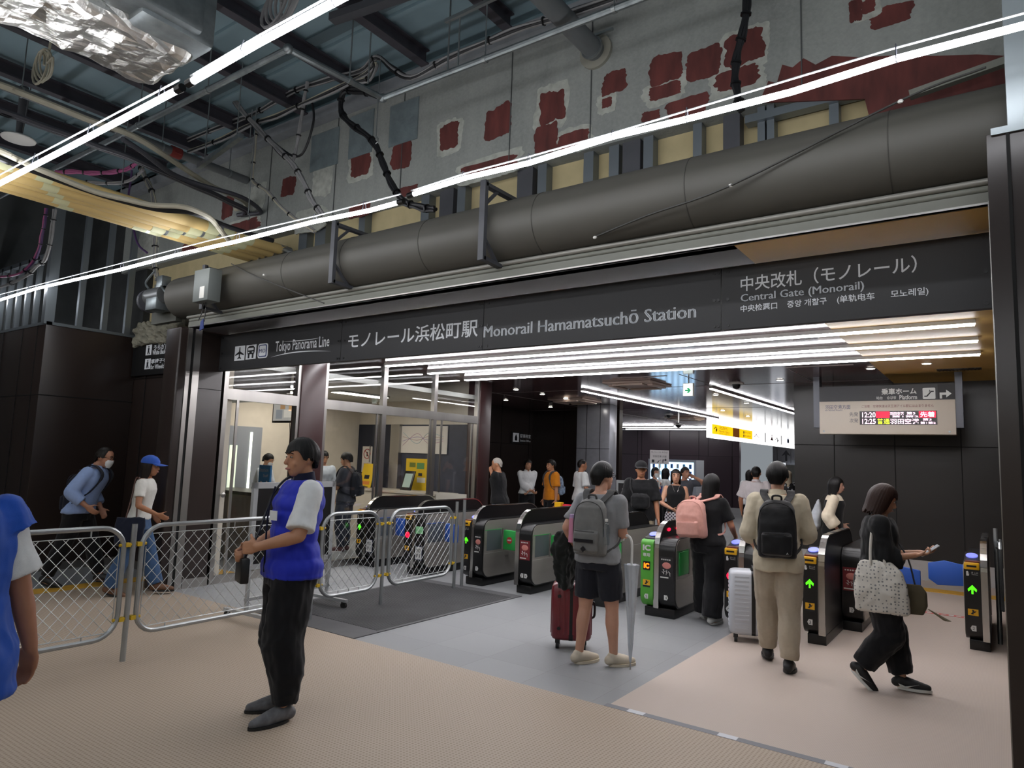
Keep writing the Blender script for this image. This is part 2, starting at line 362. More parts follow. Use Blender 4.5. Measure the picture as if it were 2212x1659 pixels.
MB().box((-8.0, 4.41, 0), (-7.994, 4.445, 3.13)).build('rail_slot', JB, cl); MB().box((-8.0, 4.54, 0.0), (-7.99, 4.86, .11)).build('skirting', STEEL, cl)
MB().box((-8.0, 4.53, 2.405), (-7.996, 4.86, 2.412)).build('panel_joint', JB, cl)
cr = struct('column_right', MB().box((.0, 4.0, .0), (.75, 4.18, 3.37)).box((.0, 4.18, 0), (.75, 4.86, 3.1)), BROWN, bevel=.004)
g = MB(); g.box((.08, 3.992, 0), (.094, 4.004, 3.37)); g.build('panel_joint', JB, cr)
MB().box((-.004, 4.3, 0), (.0, 4.42, 3.13)).build('shutter_rail', STEEL, cr)
struct('wall_reveal', MB().box((.0, 4.86, 0), (.75, 12.9, 3.13)), BROWN)
# soffit and inner ceilings
struct('ceiling_soffit', MB().box((-8.0, 4.392, 3.13), (-1.38, 4.86, 3.17)), mat('soffit_grey', '5b5a5d', .35, var=.05))
struct('ceiling_hall', MB().box((-13.5, 4.86, 3.13), (-1.38, 36, 3.2)), CEILB)
struct('ceiling_gold', MB().box((-1.38, 4.392, 3.128), (.75, 12.75, 3.2)), GOLD)
g = MB()
for x in (-9.2, -4.2, -2.5): g.box((x, 10.5, 3.126), (x + .012, 30, 3.131))
for y in (12.2, 17.0): g.box((-13, y, 3.126), (-1.4, y + .012, 3.131))
struct('trim_6', g, mat('pale_groove', '8d8684', .4))
# hall walls
rw = struct('wall_hall_right', MB().box((-2.95, 12.75, 0), (.75, 12.9, 3.13)).box((-2.95, 12.9, 0), (-2.8, 34, 3.13)), m_panel('charcoal_panel', '24211f', .3))
g = MB()
for x in (-2.31, -1.4, -.49): g.box((x, 12.742, .12), (x + .012, 12.752, 3.13))
g.box((-2.95, 12.742, 2.09), (.1, 12.752, 2.102)); g.build('panel_joint', JB, rw)
struct('baseboard_right', MB().box((-2.95, 12.73, 0), (.1, 12.75, .3)), mat('pale_skirting', 'a9a5a2', .4))
hl = struct('wall_hall_left', MB().box((-11.7, 10.5, 0), (-11.5, 17.2, 3.13)).box((-11.7, 17.2, 0), (-8.6, 17.4, 3.13)), BROWN)
g = MB()
for y in (10.9, 12.2, 13.6, 15.6, 17.0): g.box((-11.502, y, .1), (-11.492, y + .012, 3.13))
g.box((-11.502, 10.5, 2.1), (-11.492, 17.2, 2.112)); g.box((-10.4, 17.19, 0), (-10.39, 17.202, 3.13)); g.build('panel_joint', JB, hl)
sc_ = struct('column_hall', MB().box((-8.98, 15.5, 0), (-8.02, 15.9, 3.13)), mat('column_silver', 'a9abb2', .28, .35, var=.06), bevel=.01)
g = MB()
for x in (-8.69, -8.3): g.box((x, 15.492, 0), (x + .012, 15.503, 3.13))
g.box((-8.98, 15.492, 2.0), (-8.02, 15.503, 2.01)); g.build('panel_joint', JB, sc_)
fw = struct('wall_far', MB().box((-16, 28, 0), (-8.6, 28.2, 3.13)), BROWN2)
g = MB()
for x in (-13.9, -13.1, -12.9, -11.6, -10.3, -9.9, -8.9): g.box((x, 27.99, 0), (x + .014, 28.002, 3.13))
g.box((-14.4, 27.99, 2.05), (-8.6, 28.002, 2.064)); g.build('panel_joint', JB, fw)
sw = struct('wall_silver', MB().box((-8.6, 33, 0), (-2.95, 33.2, 3.13)), SILVER)
g = MB()
for k in range(9): g.box((-8.4 + k * .6, 32.99, 1.9), (-8.39 + k * .6, 33.002, 3.13))
g.build('panel_joint', JB, sw)
struct('wall_shop', MB().box((-8.6, 32.6, 0), (-2.95, 32.75, 1.82)), mat('shop_grey', '45443f', .6))
# ================================================================ ticket office behind glass
struct('wall_office_back', MB().box((-11.5, 4.9, 0), (-11.35, 10.5, 3.13)), CREAM)
struct('wall_office_near', MB().box((-11.35, 4.96, 0), (-8.06, 5.05, 3.13)), CREAM)
we = struct('wall_office_end', MB().box((-11.35, 10.2, 0), (-8.3, 10.45, 2.3)), mat('navy_grey_wall', '3a3d4a', .5, var=.1))
struct('wall_office_upper', MB().box((-11.35, 10.2, 2.3), (-8.3, 10.45, 3.13)), CREAM)
struct('ceiling_office', MB().box((-11.35, 5.05, 2.78), (-8.15, 10.2, 2.86)), WHITE)
struct('trim_7', MB().box((-8.2, 6.07, 0), (-8.0, 6.49, 3.13)).box((-8.3, 10.16, 0), (-8.0, 10.5, 3.13)), m_panel('maroon_panel', '3a2424', .3), bevel=.004)
fr = MB()
for y, w in ((4.9, .06), (6.02, .05), (6.49, .06), (7.66, .09), (8.88, .08), (10.1, .06)): fr.box((-8.1, y, .0), (-8.02, y + w, 3.13))
for y0, y1 in ((4.96, 6.02), (6.55, 7.66), (7.75, 8.88), (8.96, 10.1)): fr.box((-8.1, y0, 2.31), (-8.02, y1, 2.45)); fr.box((-8.09, y0, 0), (-8.03, y1, .1))
w1 = struct('window_1', fr, STEEL)
for y0, y1 in ((4.96, 6.02), (6.55, 7.66), (7.75, 8.88), (8.96, 10.1)):
    MB().box((-8.066, y0, .1), (-8.054, y1, 2.31)).build('pane', GLASS, w1); MB().box((-8.066, y0, 2.45), (-8.054, y1, 3.13)).build('pane', GLASS, w1)
fr = MB()
for y in (5.1, 7.55, 8.8, 9.1, 9.95): fr.box((-8.05, y, .1), (-8.03, y + .035, 2.31))
fr.build('door_stile', STEEL, w1)
MB().sph((-8.0, 4.99, 1.1), (.012, .035, .035)).cyl((-8.05, 4.99, 1.1), (-8.0, 4.99, 1.1), .012).build('door_knob', STEEL, w1)
wn = struct('partition_office', MB().box((-9.3, 5.06, 0), (-8.95, 5.5, 2.4)).box((-9.9, 5.3, 0), (-9.6, 5.7, 2.4)).box((-10.6, 5.6, 0), (-10.35, 5.9, 2.4)).box((-10.65, 5.06, 2.38), (-8.15, 6.0, 2.78)), mat('taupe_frame', '3a332d', .4, var=.1), bevel=.01)
g = MB()
for x, y in ((-9.52, 5.34), (-10.05, 5.5), (-10.25, 5.68)): g.cyl((x, y, 0), (x, y, 2.38), .035)
g.build('steel_post', STEEL, wn)
o = struct('door_office', MB().box((-11.34, 6.9, 0), (-11.3, 7.75, 2.1)), mat('grey_door', '8b8f96', .5)); MB().box((-11.31, 7.1, .9), (-11.29, 7.25, 1.75)).build('door_window', mat('lit_pane', 'cfd8c0', .4, emis=1.0), o); MB().box((-11.3, 7.5, .3), (-11.28, 7.54, 2.0)).build('light_strip', mat('lit_pane2', 'eef2e0', .4, emis=2), o)
for x, y, ln in ((-9.6, 6.9, 1.2), (-9.6, 8.6, 1.2), (-10.6, 7.7, 1.2)):
    t = thing('office_ceiling_light', 'flush white ceiling light inside the ticket office, %s row' % ('front' if x > -10 and y < 8 else 'rear' if x > -10 else 'back wall'), 'ceiling light', (x, y, 2.78))
    MB().box((-.15, -ln / 2, -.03), (.15, ln / 2, .0)).build('housing', WHITE, t); MB().box((-.13, -ln / 2 + .02, -.036), (.13, ln / 2 - .02, -.03)).build('diffuser', LAMPW, t)
t = struct('door_navy', MB().box((-11.34, 10.17, 0), (-10.3, 10.2, 2.3)), NAVY); MB().box((-10.95, 10.14, 1.5), (-10.93, 10.17, 1.85)).build('door_handle', STEEL, t)
struct('column_office', MB().box((-10.3, 10.1, 0), (-10.05, 10.2, 2.3)), STEEL)
# ================================================================ services under the deck
def px_path(pts, n=6, smooth=True, **k):
    P = [at(x, y, **k) for x, y in pts]
    for q in P: q.y = min(q.y, 4.79)
    if pts[0][0] < 0: P.insert(0, P[0] + (P[0] - P[1]).normalized() * 2.5)
    if pts[-1][0] < 0: P.append(P[-1] + (P[-1] - P[-2]).normalized() * 1.5)
    for q in P: q.x = max(q.x, -12.3)
    return bez(P, n) if smooth else P
CBLK = mat('cable_black', '17171a', .45); CGRY = mat('cable_grey', '807f80', .6, var=.1); CWHT = mat('cable_ivory', 'a9a492', .55, var=.06); CPNK = mat('cable_pink', '9a4d78', .5); CPUR = mat('cable_purple', '4d3360', .5)
ROD = mat('zinc_rod', '9a9fa0', .35, .8); TIE = BLACK; YEL = mat('yellow_clip', 'c4a21f', .5)
WIRE = mat('lit_carrier_wire', 'e8eaee', .35, .3)
def led_run(name, label, pts, wire, Y, r, ties=()):
    """a length of temporary LED tube strung under a straight carrier wire"""
    t = thing(name, label, 'strip light', at(*pts[0], Y=Y))
    o0 = V(t.location); P = [at(x, y, Y=Y) - o0 for x, y in pts]; Wp = [at(x, y, Y=Y) - o0 for x, y in wire]
    MB().tube(P, r, 8).build('led_tube', LED, t); MB().tube(Wp, .006, 6).build('carrier_wire', WIRE, t)
    for q in (P[0], P[-1]):
        d = (P[1] - P[0]).normalized(); MB().cyl(q - d * .03, q + d * .03, r * 1.25, n=10).build('end_cap', BLACK, t)
    for f in ties:
        k = f * (len(P) - 1); i = min(int(k), len(P) - 2); p = P[i].lerp(P[i + 1], k - i)
        k = f * (len(Wp) - 1); i = min(int(k), len(Wp) - 2); d = (P[-1] - P[0]).normalized()
        q = V((p.x, p.y, p.z)); g = min(Wp, key=lambda w: abs(w.x - p.x)); up = [a.lerp(b, max(0, min(1, (p.x - a.x) / (b.x - a.x)))) for a, b in zip(Wp, Wp[1:]) if a.x <= p.x <= b.x]
        zt = (up[0].z if up else g.z) + .015
        MB().tube([V((p.x, p.y - r - .004, p.z)), V((p.x, p.y, p.z - r - .004)), V((p.x, p.y + r + .004, p.z)), V((p.x, p.y + .006, zt)), V((p.x, p.y - .01, zt)), V((p.x, p.y - r - .004, p.z))], .003, 5).build('cable_tie', mat('tie_grey', '50525a', .5), t)
    return t
led_run('led_strip_light', 'long white LED strip under the shutter roller, left length crossing yellow pipes', [(-90, 668), (0, 648), (80, 623), (159, 605), (258, 583), (376, 552), (509, 522), (678, 479), (797, 455), (866, 436)],
        [(-90, 655), (0, 636), (450, 520), (679, 467), (866, 419)], 3.6, .018, (.13, .2, .33, .45, .56, .67, .78, .88))
led_run('led_strip_light', 'long white LED strip under the shutter roller, right length passing the red-patched concrete', [(888, 421), (1006, 384), (1143, 352), (1324, 295), (1484, 257), (1712, 198), (1936, 127), (2212, 55), (2300, 32)],
        [(888, 412), (1006, 374), (1143, 338), (1324, 287), (1497, 235), (1712, 170), (1921, 107), (2212, 28), (2300, 5)], 3.6, .018, (.12, .25, .375, .5, .75))
led_run('led_strip_light', 'thick white LED strip below the foil duct, lower left length', [(-120, 462), (0, 396), (165, 310), (388, 192)], [(-120, 442), (0, 377), (165, 290), (388, 172)], 1.88, .019, (.5, .72, .95))
led_run('led_strip_light', 'thick white LED strip near the deck, upper right length running off the top edge', [(412, 178), (560, 92), (690, 22), (775, -24), (900, -92)], [(412, 164), (560, 76), (690, 4), (775, -42), (900, -110)], 1.88, .019, (.2, .6))
for i, y in enumerate((-.6, -2.0, -3.6)):  # unseen strip rows, added to brighten the floor near the camera
    t = thing('led_strip_light', 'added unseen LED strip %s behind the photographer' % ('nearest', 'second', 'farthest')[i], 'strip light', (0, y, 3.9), 0, 'added led strips behind the view')
    MB().tube([(-11.5, 0, 0), (2, 0, 0)], .019, 8).build('led_tube', LED, t); MB().tube([(-11.5, 0, .06), (2, 0, .06)], .006, 6).build('carrier_wire', WIRE, t)
# ---- foil duct
def crinkle(b, name, m, parent, sub=.09, amp=.02, seed=0, fs=5, bevel=.06):
    o = b.build(name, m, parent, bevel=bevel, seg=4); me = o.data; bm = bmesh.new(); bm.from_mesh(me)
    for _ in range(6):
        ed = [e for e in bm.edges if e.calc_length() > sub]
        if not ed: break
        bmesh.ops.subdivide_edges(bm, edges=ed, cuts=1, use_grid_fill=True)
    bmesh.ops.triangulate(bm, faces=bm.faces); bm.normal_update()
    for v in bm.verts:
        p = v.co * fs + V((seed, 0, 0)); k = abs(noise.noise(p)) + .5 * abs(noise.noise(p * 2.3)) - .35
        v.co += v.normal * amp * k * 2
    bm.to_mesh(me); bm.free(); me.polygons.foreach_set('use_smooth', [False] * len(me.polygons))
    return o
t = thing('air_duct', 'large silver foil-wrapped air duct hanging at the upper left', 'duct', (-5, 1, 4.4))
crinkle(MB().box((-.27, -4.5, 0), (.42, 1.4, .3)), 'foil_wrap', FOIL, t, .055, .028, 1, 3.6, .1)
MB().box((.40, -4.5, .1), (.66, 1.3, .5)).build('galvanised_duct', GALV, t, bevel=.04)
crinkle(MB().box((.66, -3, .25), (1.25, .85, .7)), 'foil_branch', FOIL, t, .09, .03, 4, 5, .1)
MB().box((.12, .9, .06), (.6, 1.42, 1.36)).build('riser', GALV, t, bevel=.05)
for y in (-3, -1.4): MB().cyl((-.3, y, .0), (-.3, y, 1.33), .006).cyl((.65, y, .0), (.65, y, 1.33), .006).box((-.33, y - .02, -.03), (.68, y + .02, -.005)).build('hanger', ROD, t)
# ---- steel conduit (three runs)
t = thing('steel_conduit', 'bright steel conduit stepping from the LED strip to the concrete wall top', 'conduit', (0, 0, 0))
a = at(-60, 452, Z=5.2); A = V((-12, 3.2, 5.0)); B = V((-4.70, 3.2, 5.0)); D = V((-4.6, 4.18, 5.0)); E_ = V((-1.0, 4.21, 5.0))
MB().tube([A, B], .028, 10).build('pipe', GALV, t); MB().tube([B, D], .028, 10).build('pipe', GALV, t); MB().tube([D, E_], .028, 10).build('pipe', GALV, t)
for p in (B, D): MB().sph(p, .042, 12).build('elbow', GALV, t)
for x, y in ((-7.2, 3.2), (-5.9, 3.2), (-3.4, 4.195), (-2.2, 4.2)): MB().cyl((x, y, 5.0), (x, y, 5.74), .006).cyl((x - .015, y, 5.0), (x + .015, y, 5.0), .034).build('hanger', ROD, t)
MB().cyl((-4.63, 3.8, 5.0), (-4.63, 3.8, 5.74), .007).cyl((-4.63, 3.785, 5.0), (-4.63, 3.815, 5.0), .034).build('hanger', ROD, t)
# ---- yellow lagged pipes
YP = mat('yellow_lagging', 'c8ad72', .6, var=.08, vs=5, bump=.15, bs=20, stretch=(1, .2, 1)); YT = mat('lagging_tape', 'c3c39c', .5, var=.05)
for i in range(5):
    x = -7.36 + i * .146; z = 4.02 - (i % 2) * .012; r = .069 if i < 4 else .06
    nm = ('lowest, outermost on the left', 'second from the left', 'middle one', 'second from the right', 'thinner one, nearest the camera side')[i]
    t = thing('lagged_pipe', 'yellow lagged pipe running back to the wall, %s of five' % nm, 'pipe', (x, 0, z), 0, 'yellow lagged pipes')
    MB().cyl((0, -3.5, 0), (0, 4.75, 0), r, n=20).build('lagging', YP, t)
    for y in (1.1 + .2 * i, 2.6 - .1 * i, 4.2): MB().cyl((0, y, 0), (0, y + .13, 0), r + .002, n=20).build('tape_band', YT, t)
    MB().cyl((0, 3.3 + .12 * i, 0), (0, 3.6 + .12 * i, 0), r + .0045, n=20).build('joint_sleeve', YT, t); MB().cyl((0, 3.44 + .12 * i, 0), (0, 3.47 + .12 * i, 0), r + .0055, n=20).box((-.015, 3.435 + .12 * i, r), (.015, 3.475 + .12 * i, r + .04)).build('clamp', ROD, t)
    crinkle(MB().cyl((0, 4.68, 0), (0, 4.84, 0), r + .002, n=14), 'foil_collar', FOIL, t, .05, .004, i, 9, .01)
# ---- single cables and bundles: (name, label, material, radius, count, pixel path, plane)
def bundle(label, m, r, cnt, pts, spread=1.6, n=6, ties=True, cat='cable', name='cable_bundle', seed=3, **k):
    P = px_path(pts, n, **k); rr = random.Random(seed)
    if cnt == 1: o = MB().tube(P, r, 8).build(name, m[0] if isinstance(m, list) else m); return tag(o, label, cat)
    t = thing(name, label, cat, P[0]); o0 = V(P[0])
    for c in range(cnt):
        a = 2 * PI * c / cnt; ph = rr.uniform(0, 6)
        off = V((math.cos(a) * r * spread * .5, math.cos(a) * r * spread * .4, math.sin(a) * r * spread))
        Q = [p - o0 + off * (1 + .35 * math.sin(ph + i * .9)) for i, p in enumerate(P)]
        MB().tube(Q, r, 6).build('cable', m[c % len(m)] if isinstance(m, list) else m, t)
    if ties:
        L = len(P)
        for i in range(3, L - 1, 6):
            d = (P[i + 1] - P[i - 1]).normalized(); MB().cyl(P[i] - o0 - d * .006, P[i] - o0 + d * .006, r * (1 + spread) + .003, n=8).build('cable_tie', TIE, t)
    return t
bundle('thick black cable pair drooping over the concrete beside the sheet metal covers', CBLK, .018, 3, [(815, 205), (770, 196), (742, 200), (736, 235), (752, 262), (790, 290), (812, 315), (828, 355), (845, 395), (870, 432), (905, 447), (940, 452)], 1.2, Y=4.45)
bundle('black cable bundle hanging vertically in front of the red patches at right', CBLK, .016, 4, [(1616, -60), (1614, 0), (1607, 60), (1594, 110), (1588, 160), (1592, 200), (1600, 238)], 1.3, Y=4.6)
bundle('grey and black cables draped along the top of the concrete wall', [CGRY, CBLK, CGRY, CBLK], .013, 5, [(400, 305), (470, 275), (548, 246), (600, 215), (655, 188), (720, 168), (780, 152), (815, 124), (850, 150), (890, 168), (960, 130), (1040, 95), (1110, 66), (1200, 38), (1330, -4)], 1.7, Y=4.45, n=4)
bundle('second grey cable run looping below the first towards the steel conduit', [CGRY, CWHT, CBLK], .013, 4, [(408, 328), (480, 300), (545, 268), (600, 250), (660, 222), (740, 186), (790, 160), (812, 140), (800, 168), (770, 178)], 1.5, Y=4.4, n=4)
bundle('straight diagonal grey cable bundle dropping from the LED strip to the wall', [CGRY, CGRY, CGRY, CBLK], .016, 4, [(482, 186), (520, 236), (556, 276), (600, 322), (630, 352), (655, 392), (675, 435), (695, 462)], 1.3, Y=4.3)
bundle('upright grey cable bundle hanging from the draped cables', CGRY, .011, 5, [(664, 178), (657, 215), (650, 262), (640, 320), (634, 345)], 1.4, Y=4.4)
bundle('black loop of cable between the upright bundle and the diagonal one', CBLK, .013, 1, [(672, 212), (678, 250), (672, 285), (660, 320), (648, 336), (630, 336), (600, 315), (575, 292)], Y=4.42, name='cable')
bundle('pale cables dropping from the draped cables and bending to the red patches', [CWHT, CGRY], .011, 4, [(556, 262), (550, 320), (545, 378), (548, 394), (575, 412), (610, 450), (640, 474), (680, 500)], 1.3, Y=4.55)
bundle('thick ivory conduit curving over the yellow lagged pipes', CWHT, .025, 1, [(-40, 308), (0, 326), (50, 350), (100, 372), (200, 412), (270, 430), (330, 443), (390, 446), (425, 456), (455, 472), (480, 502), (495, 520)], Z=3.88, name='conduit')
bundle('thick black cable lying beside the ivory conduit above the yellow pipes', CBLK, .025, 1, [(-40, 325), (0, 342), (80, 372), (180, 408), (250, 430), (340, 452), (420, 460), (480, 485), (540, 505), (590, 520)], Z=3.9, name='cable')
bundle('long ivory conduit running under the joists to the concrete wall', CWHT, .03, 1, [(-30, 172), (0, 183), (100, 222), (200, 262), (270, 286), (320, 312), (380, 352), (440, 392), (470, 408), (520, 430), (560, 455), (600, 484)], Z=4.75, name='conduit')
bundle('pair of dark grey hoses under the long ivory conduit', mat('hose_grey', '3b3b42', .5), .026, 2, [(-30, 228), (0, 240), (100, 275), (200, 312), (290, 345), (380, 385), (450, 415), (520, 448), (590, 480), (650, 510)], 1.4, ties=False, Z=4.65, name='hose_pair')
bundle('dark hose crossing the pair of hoses towards the ivory conduit', mat('hose_grey', '3b3b42', .5), .026, 1, [(265, 300), (310, 330), (370, 374), (430, 398), (520, 425), (580, 462), (625, 492)], Z=4.62, name='hose')
bundle('pink cable bundle sagging below the deck at left', CPNK, .012, 4, [(120, 372), (160, 371), (200, 374), (240, 372), (272, 366), (300, 350)], 1.2, Z=4.9)
bundle('pale cables sagging below the pink bundle', CGRY, .011, 3, [(165, 392), (210, 395), (250, 396), (285, 388), (310, 366)], 1.2, Z=4.85)
bundle('purple cable hanging down from the tangle of pale cables', CPUR, .014, 1, [(285, 368), (282, 395), (278, 430), (290, 500), (300, 530), (318, 546)], Y=4.5, name='cable')
bundle('tangle of pale cables dropping behind the yellow pipes', [CGRY, CWHT, CGRY], .012, 7, [(300, 352), (310, 375), (322, 400), (332, 430), (336, 500), (334, 560), (338, 600)], 2.6, Y=4.6)
bundle('purple and pink cables hanging at the left studs', [CPUR, CPNK], .014, 2, [(100, 450), (96, 480), (90, 510), (82, 545), (66, 572), (40, 592), (0, 598), (-40, 596)], 1, Y=3.3)
bundle('two grey cables hanging beside the purple ones at the left studs', CGRY, .014, 2, [(118, 452), (112, 500), (100, 555), (80, 575), (50, 600), (0, 620), (-40, 625)], 1.4, Y=3.35)
def coil(label, c, rx, rz, turns, m, r, tail, tilt=0):
    t = thing('cable_coil', label, 'cable coil', c); P = []
    for i in range(turns * 16 + 1):
        a = 2 * PI * i / 16; k = 1 + .07 * math.sin(i * .7)
        P.append(V((math.cos(a) * rx * k + tilt * math.sin(a) * rx + i * .0035, math.sin(i * .45) * .015, math.sin(a) * rz * k)))
    MB().tube(P, r, 6).build('loops', m, t); MB().tube(bez([P[-1]] + [V(q) for q in tail], 5), r, 6).build('tail', m, t)
coil('coil of pale cable hanging left below the foil duct', at(82, 150, Y=2.4), .14, .17, 4, CWHT, .012, [(.22, 0, .0), (.24, 0, .15), (.25, 0, .4)], -.35)
coil('coil of grey cable hanging above the thick LED strip', at(585, 18, Y=3.0), .13, .16, 5, CGRY, .014, [(.2, .02, -.15), (.32, .05, -.24)], .25)
# ---- small things under the deck
c = at(40, 300, Z=5.1); t = thing('ceiling_lamp', 'round white lamp disc hanging under the deck at far left', 'ceiling lamp', c)
MB().loft([[V((r * math.cos(a * PI / 12), r * math.sin(a * PI / 12), z)) for a in range(24)] for r, z in ((.02, -.03), (.1, -.028), (.165, -.01), (.17, .0), (.15, .02), (.05, .05))]).build('disc', WHITE, t); MB().cyl((0, 0, .04), (0, 0, .62), .035, .045).cyl((.1, 0, .03), (.2, 0, .6), .006).build('stem', DKSTEEL, t)
t = thing('sprinkler_pipe', 'grey pipe with a red coupling under the joists at left', 'pipe', (-7.77, 3.83, 5.12))
MB().cyl((0, -4, 0), (0, 1.0, 0), .05, n=16).build('pipe', mat('pipe_grey', '6c6f71', .5, .3), t); MB().cyl((0, .0, 0), (0, .12, 0), .066, n=16).box((-.08, .02, -.03), (.08, .1, .03)).build('coupling', mat('coupling_red', '7a2c28', .5), t)
for y in (-1.5, -.1, .75): MB().cyl((0, y, .04), (0, y, .6), .006).cyl((0, y - .01, 0), (0, y + .01, 0), .056).build('hanger', ROD, t)
t = thing('steel_pipe_stub', 'thick grey pipe entering the concrete wall through a round collar', 'pipe', (-2.7, 4.85, 5.17))
MB().cyl((0, -2.2, .0), (0, .01, .0), .085, n=20).build('pipe', mat('pipe_zinc', '74787a', .5, .4), t); MB().cyl((0, -.03, 0), (0, -.0, 0), .15, n=24).build('collar', mat('grout', '8d8b80', .9, bump=.3), t); MB().cyl((0, -.1, 0), (0, -.08, 0), .1).box((-.02, -.1, .09), (.2, -.08, .11)).build('clamp', ROD, t)
t = thing('cable_tray', 'short steel strut with rods hanging under the deck at left', 'strut', at(470, 330, Z=4.9))
MB().beam((-.55, .1, 0), (.6, -.1, 0), .05, .05).build('strut', GALV, t); MB().cyl((.5, -.09, 0), (.5, -.09, .84), .006).cyl((-.4, .08, 0), (-.4, .08, .84), .006).build('rod', ROD, t)
t = thing('steel_channel', 'grey steel channel crossing under the deck near the top edge', 'channel', at(790, 22, Z=5.55))
MB().beam((-.35, -.08, 0), (1.0, .12, 0), .09, .07).build('channel', DKSTEEL, t); MB().cyl((-.2, .25, -.5), (-.2, .25, 0), .007).build('rod', ROD, t)
t = thing('strut_rail', 'thin zinc strut rail with two hanging rods near the top edge', 'rail', at(1010, 25, Z=5.5))
MB().beam((-.25, 0, 0), (.7, 0, .02), .03, .03).build('rail', ROD, t); MB().cyl((-.2, 0, -.5), (-.2, 0, .22), .008).cyl((-.1, .02, -.45), (-.1, .02, 0), .008).build('rod', ROD, t)
for i, (x, y0, y1, Y) in enumerate(((258, 282, 450, 3.5), (536, 290, 465, 4.3), (540, 200, 300, 4.3), (812, 215, 298, 4.4))):
    a = at(x, y0, Y=Y); b = at(x, y1, Y=Y); t = thing('hanger_rod', ('thin rod hanging in front of the yellow pipes', 'thin rod hanging before the left red patches', 'thin rod hanging beside the diagonal cable bundle', 'thin rod holding the thick black cable pair')[i], 'rod', b)
    MB().cyl((0, 0, 0), (0, 0, 5.6 - b.z), .006, n=6).build('rod', ROD, t); MB().tube([(0, 0, .02), (.03, 0, -.01), (.03, 0, -.05), (0, 0, -.06)], .006, 5).build('hook', ROD, t)
# ================================================================ roller shutter head
SH = mat('shutter_tube_grey', '4e4c46', .6, var=.04, vs=2, bump=.08, bs=500, bd=.001)
t = thing('shutter_roller', 'long grey shutter roller tube above the station sign', 'shutter roller', (-4, 4.46, 3.55))
MB().cyl((-4.35, 0, 0), (4.4, 0, 0), .262, n=48).build('tube', SH, t)
for x in (608, 735, 905, 1150, 1480, 1918):
    p = at(x, {608: 620, 735: 590, 905: 545, 1150: 490, 1480: 410, 1918: 290}[x], Y=4.22); MB().cyl((p.x + 4 - .003, 0, 0), (p.x + 4 + .003, 0, 0), .2645, n=48).build('seam', mat('seam_dark', '3d3b37', .8), t)
MB().cyl((-4.36, 0, 0), (-4.55, 0, 0), .13, n=20).build('axle_cap', DKSTEEL, t)
b = MB(); pts = bez([at(700, 655, Y=4.14) - V(t.location), at(560, 600, Y=4.15) - V(t.location), at(500, 570, Y=4.2) - V(t.location)], 4); b.tube(pts, .006, 5); b.build('draw_wire', mat('wire_dark', '333230', .6), t); b = MB()
pts = bez([at(2130, 145, Y=4.1) - V(t.location), at(1950, 215, Y=4.17) - V(t.location), at(1580, 400, Y=4.16) - V(t.location), at(1400, 465, Y=4.2) - V(t.location), at(1290, 510, Y=4.3) - V(t.location)], 5); b.tube(pts, .007, 5); b.build('draw_wire', mat('wire_dark', '333230', .6), t)
for x, y in ((1945, 219), (1578, 401), (1285, 513), (570, 594)): MB().sph(at(x, y, Y=4.165) - V(t.location), (.016, .012, .012), 8).build('wire_tag', WHITE, t)
t = thing('shutter_housing', 'grey stepped steel head rails of the shutter above the black sign', 'shutter head', (-4, 4.38, 3.13))
MB().box((-4.0, -.012, .0), (4.0, .0, .018)).box((-4, -.012, 0), (4, .10, .006)).build('bright_lip', STEEL, t)
MB().box((-4.05, .0, .012), (4.0, .12, .078)).build('fascia', GREYP, t)
MB().cyl((-4.05, .02, .1), (4, .02, .1), .021, n=14).build('round_rail', GREYP, t); MB().cyl((-4.1, .012, .141), (4, .012, .141), .02, n=14).build('round_rail', mat('rail_pale', '8c8a83', .45, .3), t); MB().box((-4.1, .05, .08), (4, .3, .145)).build('back_plate', GREYP, t)
for i, (x, y0, y1) in enumerate(((716, 480, 612), (1040, 392, 562), (436, 575, 668))):
    a = at(x, y0, Y=4.14); b = at(x, y1, Y=4.14)
    t = thing('shutter_bracket', ('grey steel bracket arm around the roller tube beside the curled cable end', 'grey steel bracket arm around the roller tube below the LED joint', 'grey steel bracket arm around the roller tube behind the control box')[i], 'bracket', (b.x, 4.14, b.z), 0, 'shutter brackets')
    h = a.z - b.z; w = .055
    MB().box((-w / 2, -.02, 0), (w / 2, .02, h)).build('upright', DKSTEEL, t); MB().beam((0, 0, .02), (0, .42, .0), w, .03).build('foot', DKSTEEL, t); MB().beam((0, 0, h - .03), (0, .72, h - .02), w, .03).build('top_arm', DKSTEEL, t)
    MB().beam((0, .01, .2), (0, .2, .02), .03, .02).build('brace', DKSTEEL, t); MB().beam((0, .01, h - .2), (0, .19, h - .02), .03, .02).build('brace', DKSTEEL, t)
t = thing('control_box', 'grey electrical box with a paper label at the left end of the roller', 'control box', at(432, 650, Y=3.97))
MB().box((-.16, 0, 0), (.14, .152, .36)).build('box', mat('box_grey', '6b706e', .5), t, bevel=.006); MB().box((-.02, -.003, .03), (.07, .0, .16)).build('paper_label', WHITE, t)
MB().tube(bez([(-.06, .08, 0), (-.05, .06, -.12), (.0, .0, -.22)], 5), .005, 5).tube(bez([(-.02, .08, 0), (.02, .06, -.1), (.12, .0, -.24)], 5), .005, 5).build('wire', CBLK, t); MB().prism([(0, 0), (.07, .02), (.06, .13), (.01, .1)], lambda u, v, w: (u + .0, .02 + w, v - .33), 0, .01).build('blue_tape', mat('tape_blue', '3c4a86', .6), t)
t = thing('shutter_motor', 'silver shutter motor and gearbox at the far left of the roller', 'motor', at(345, 655, Y=4.3))
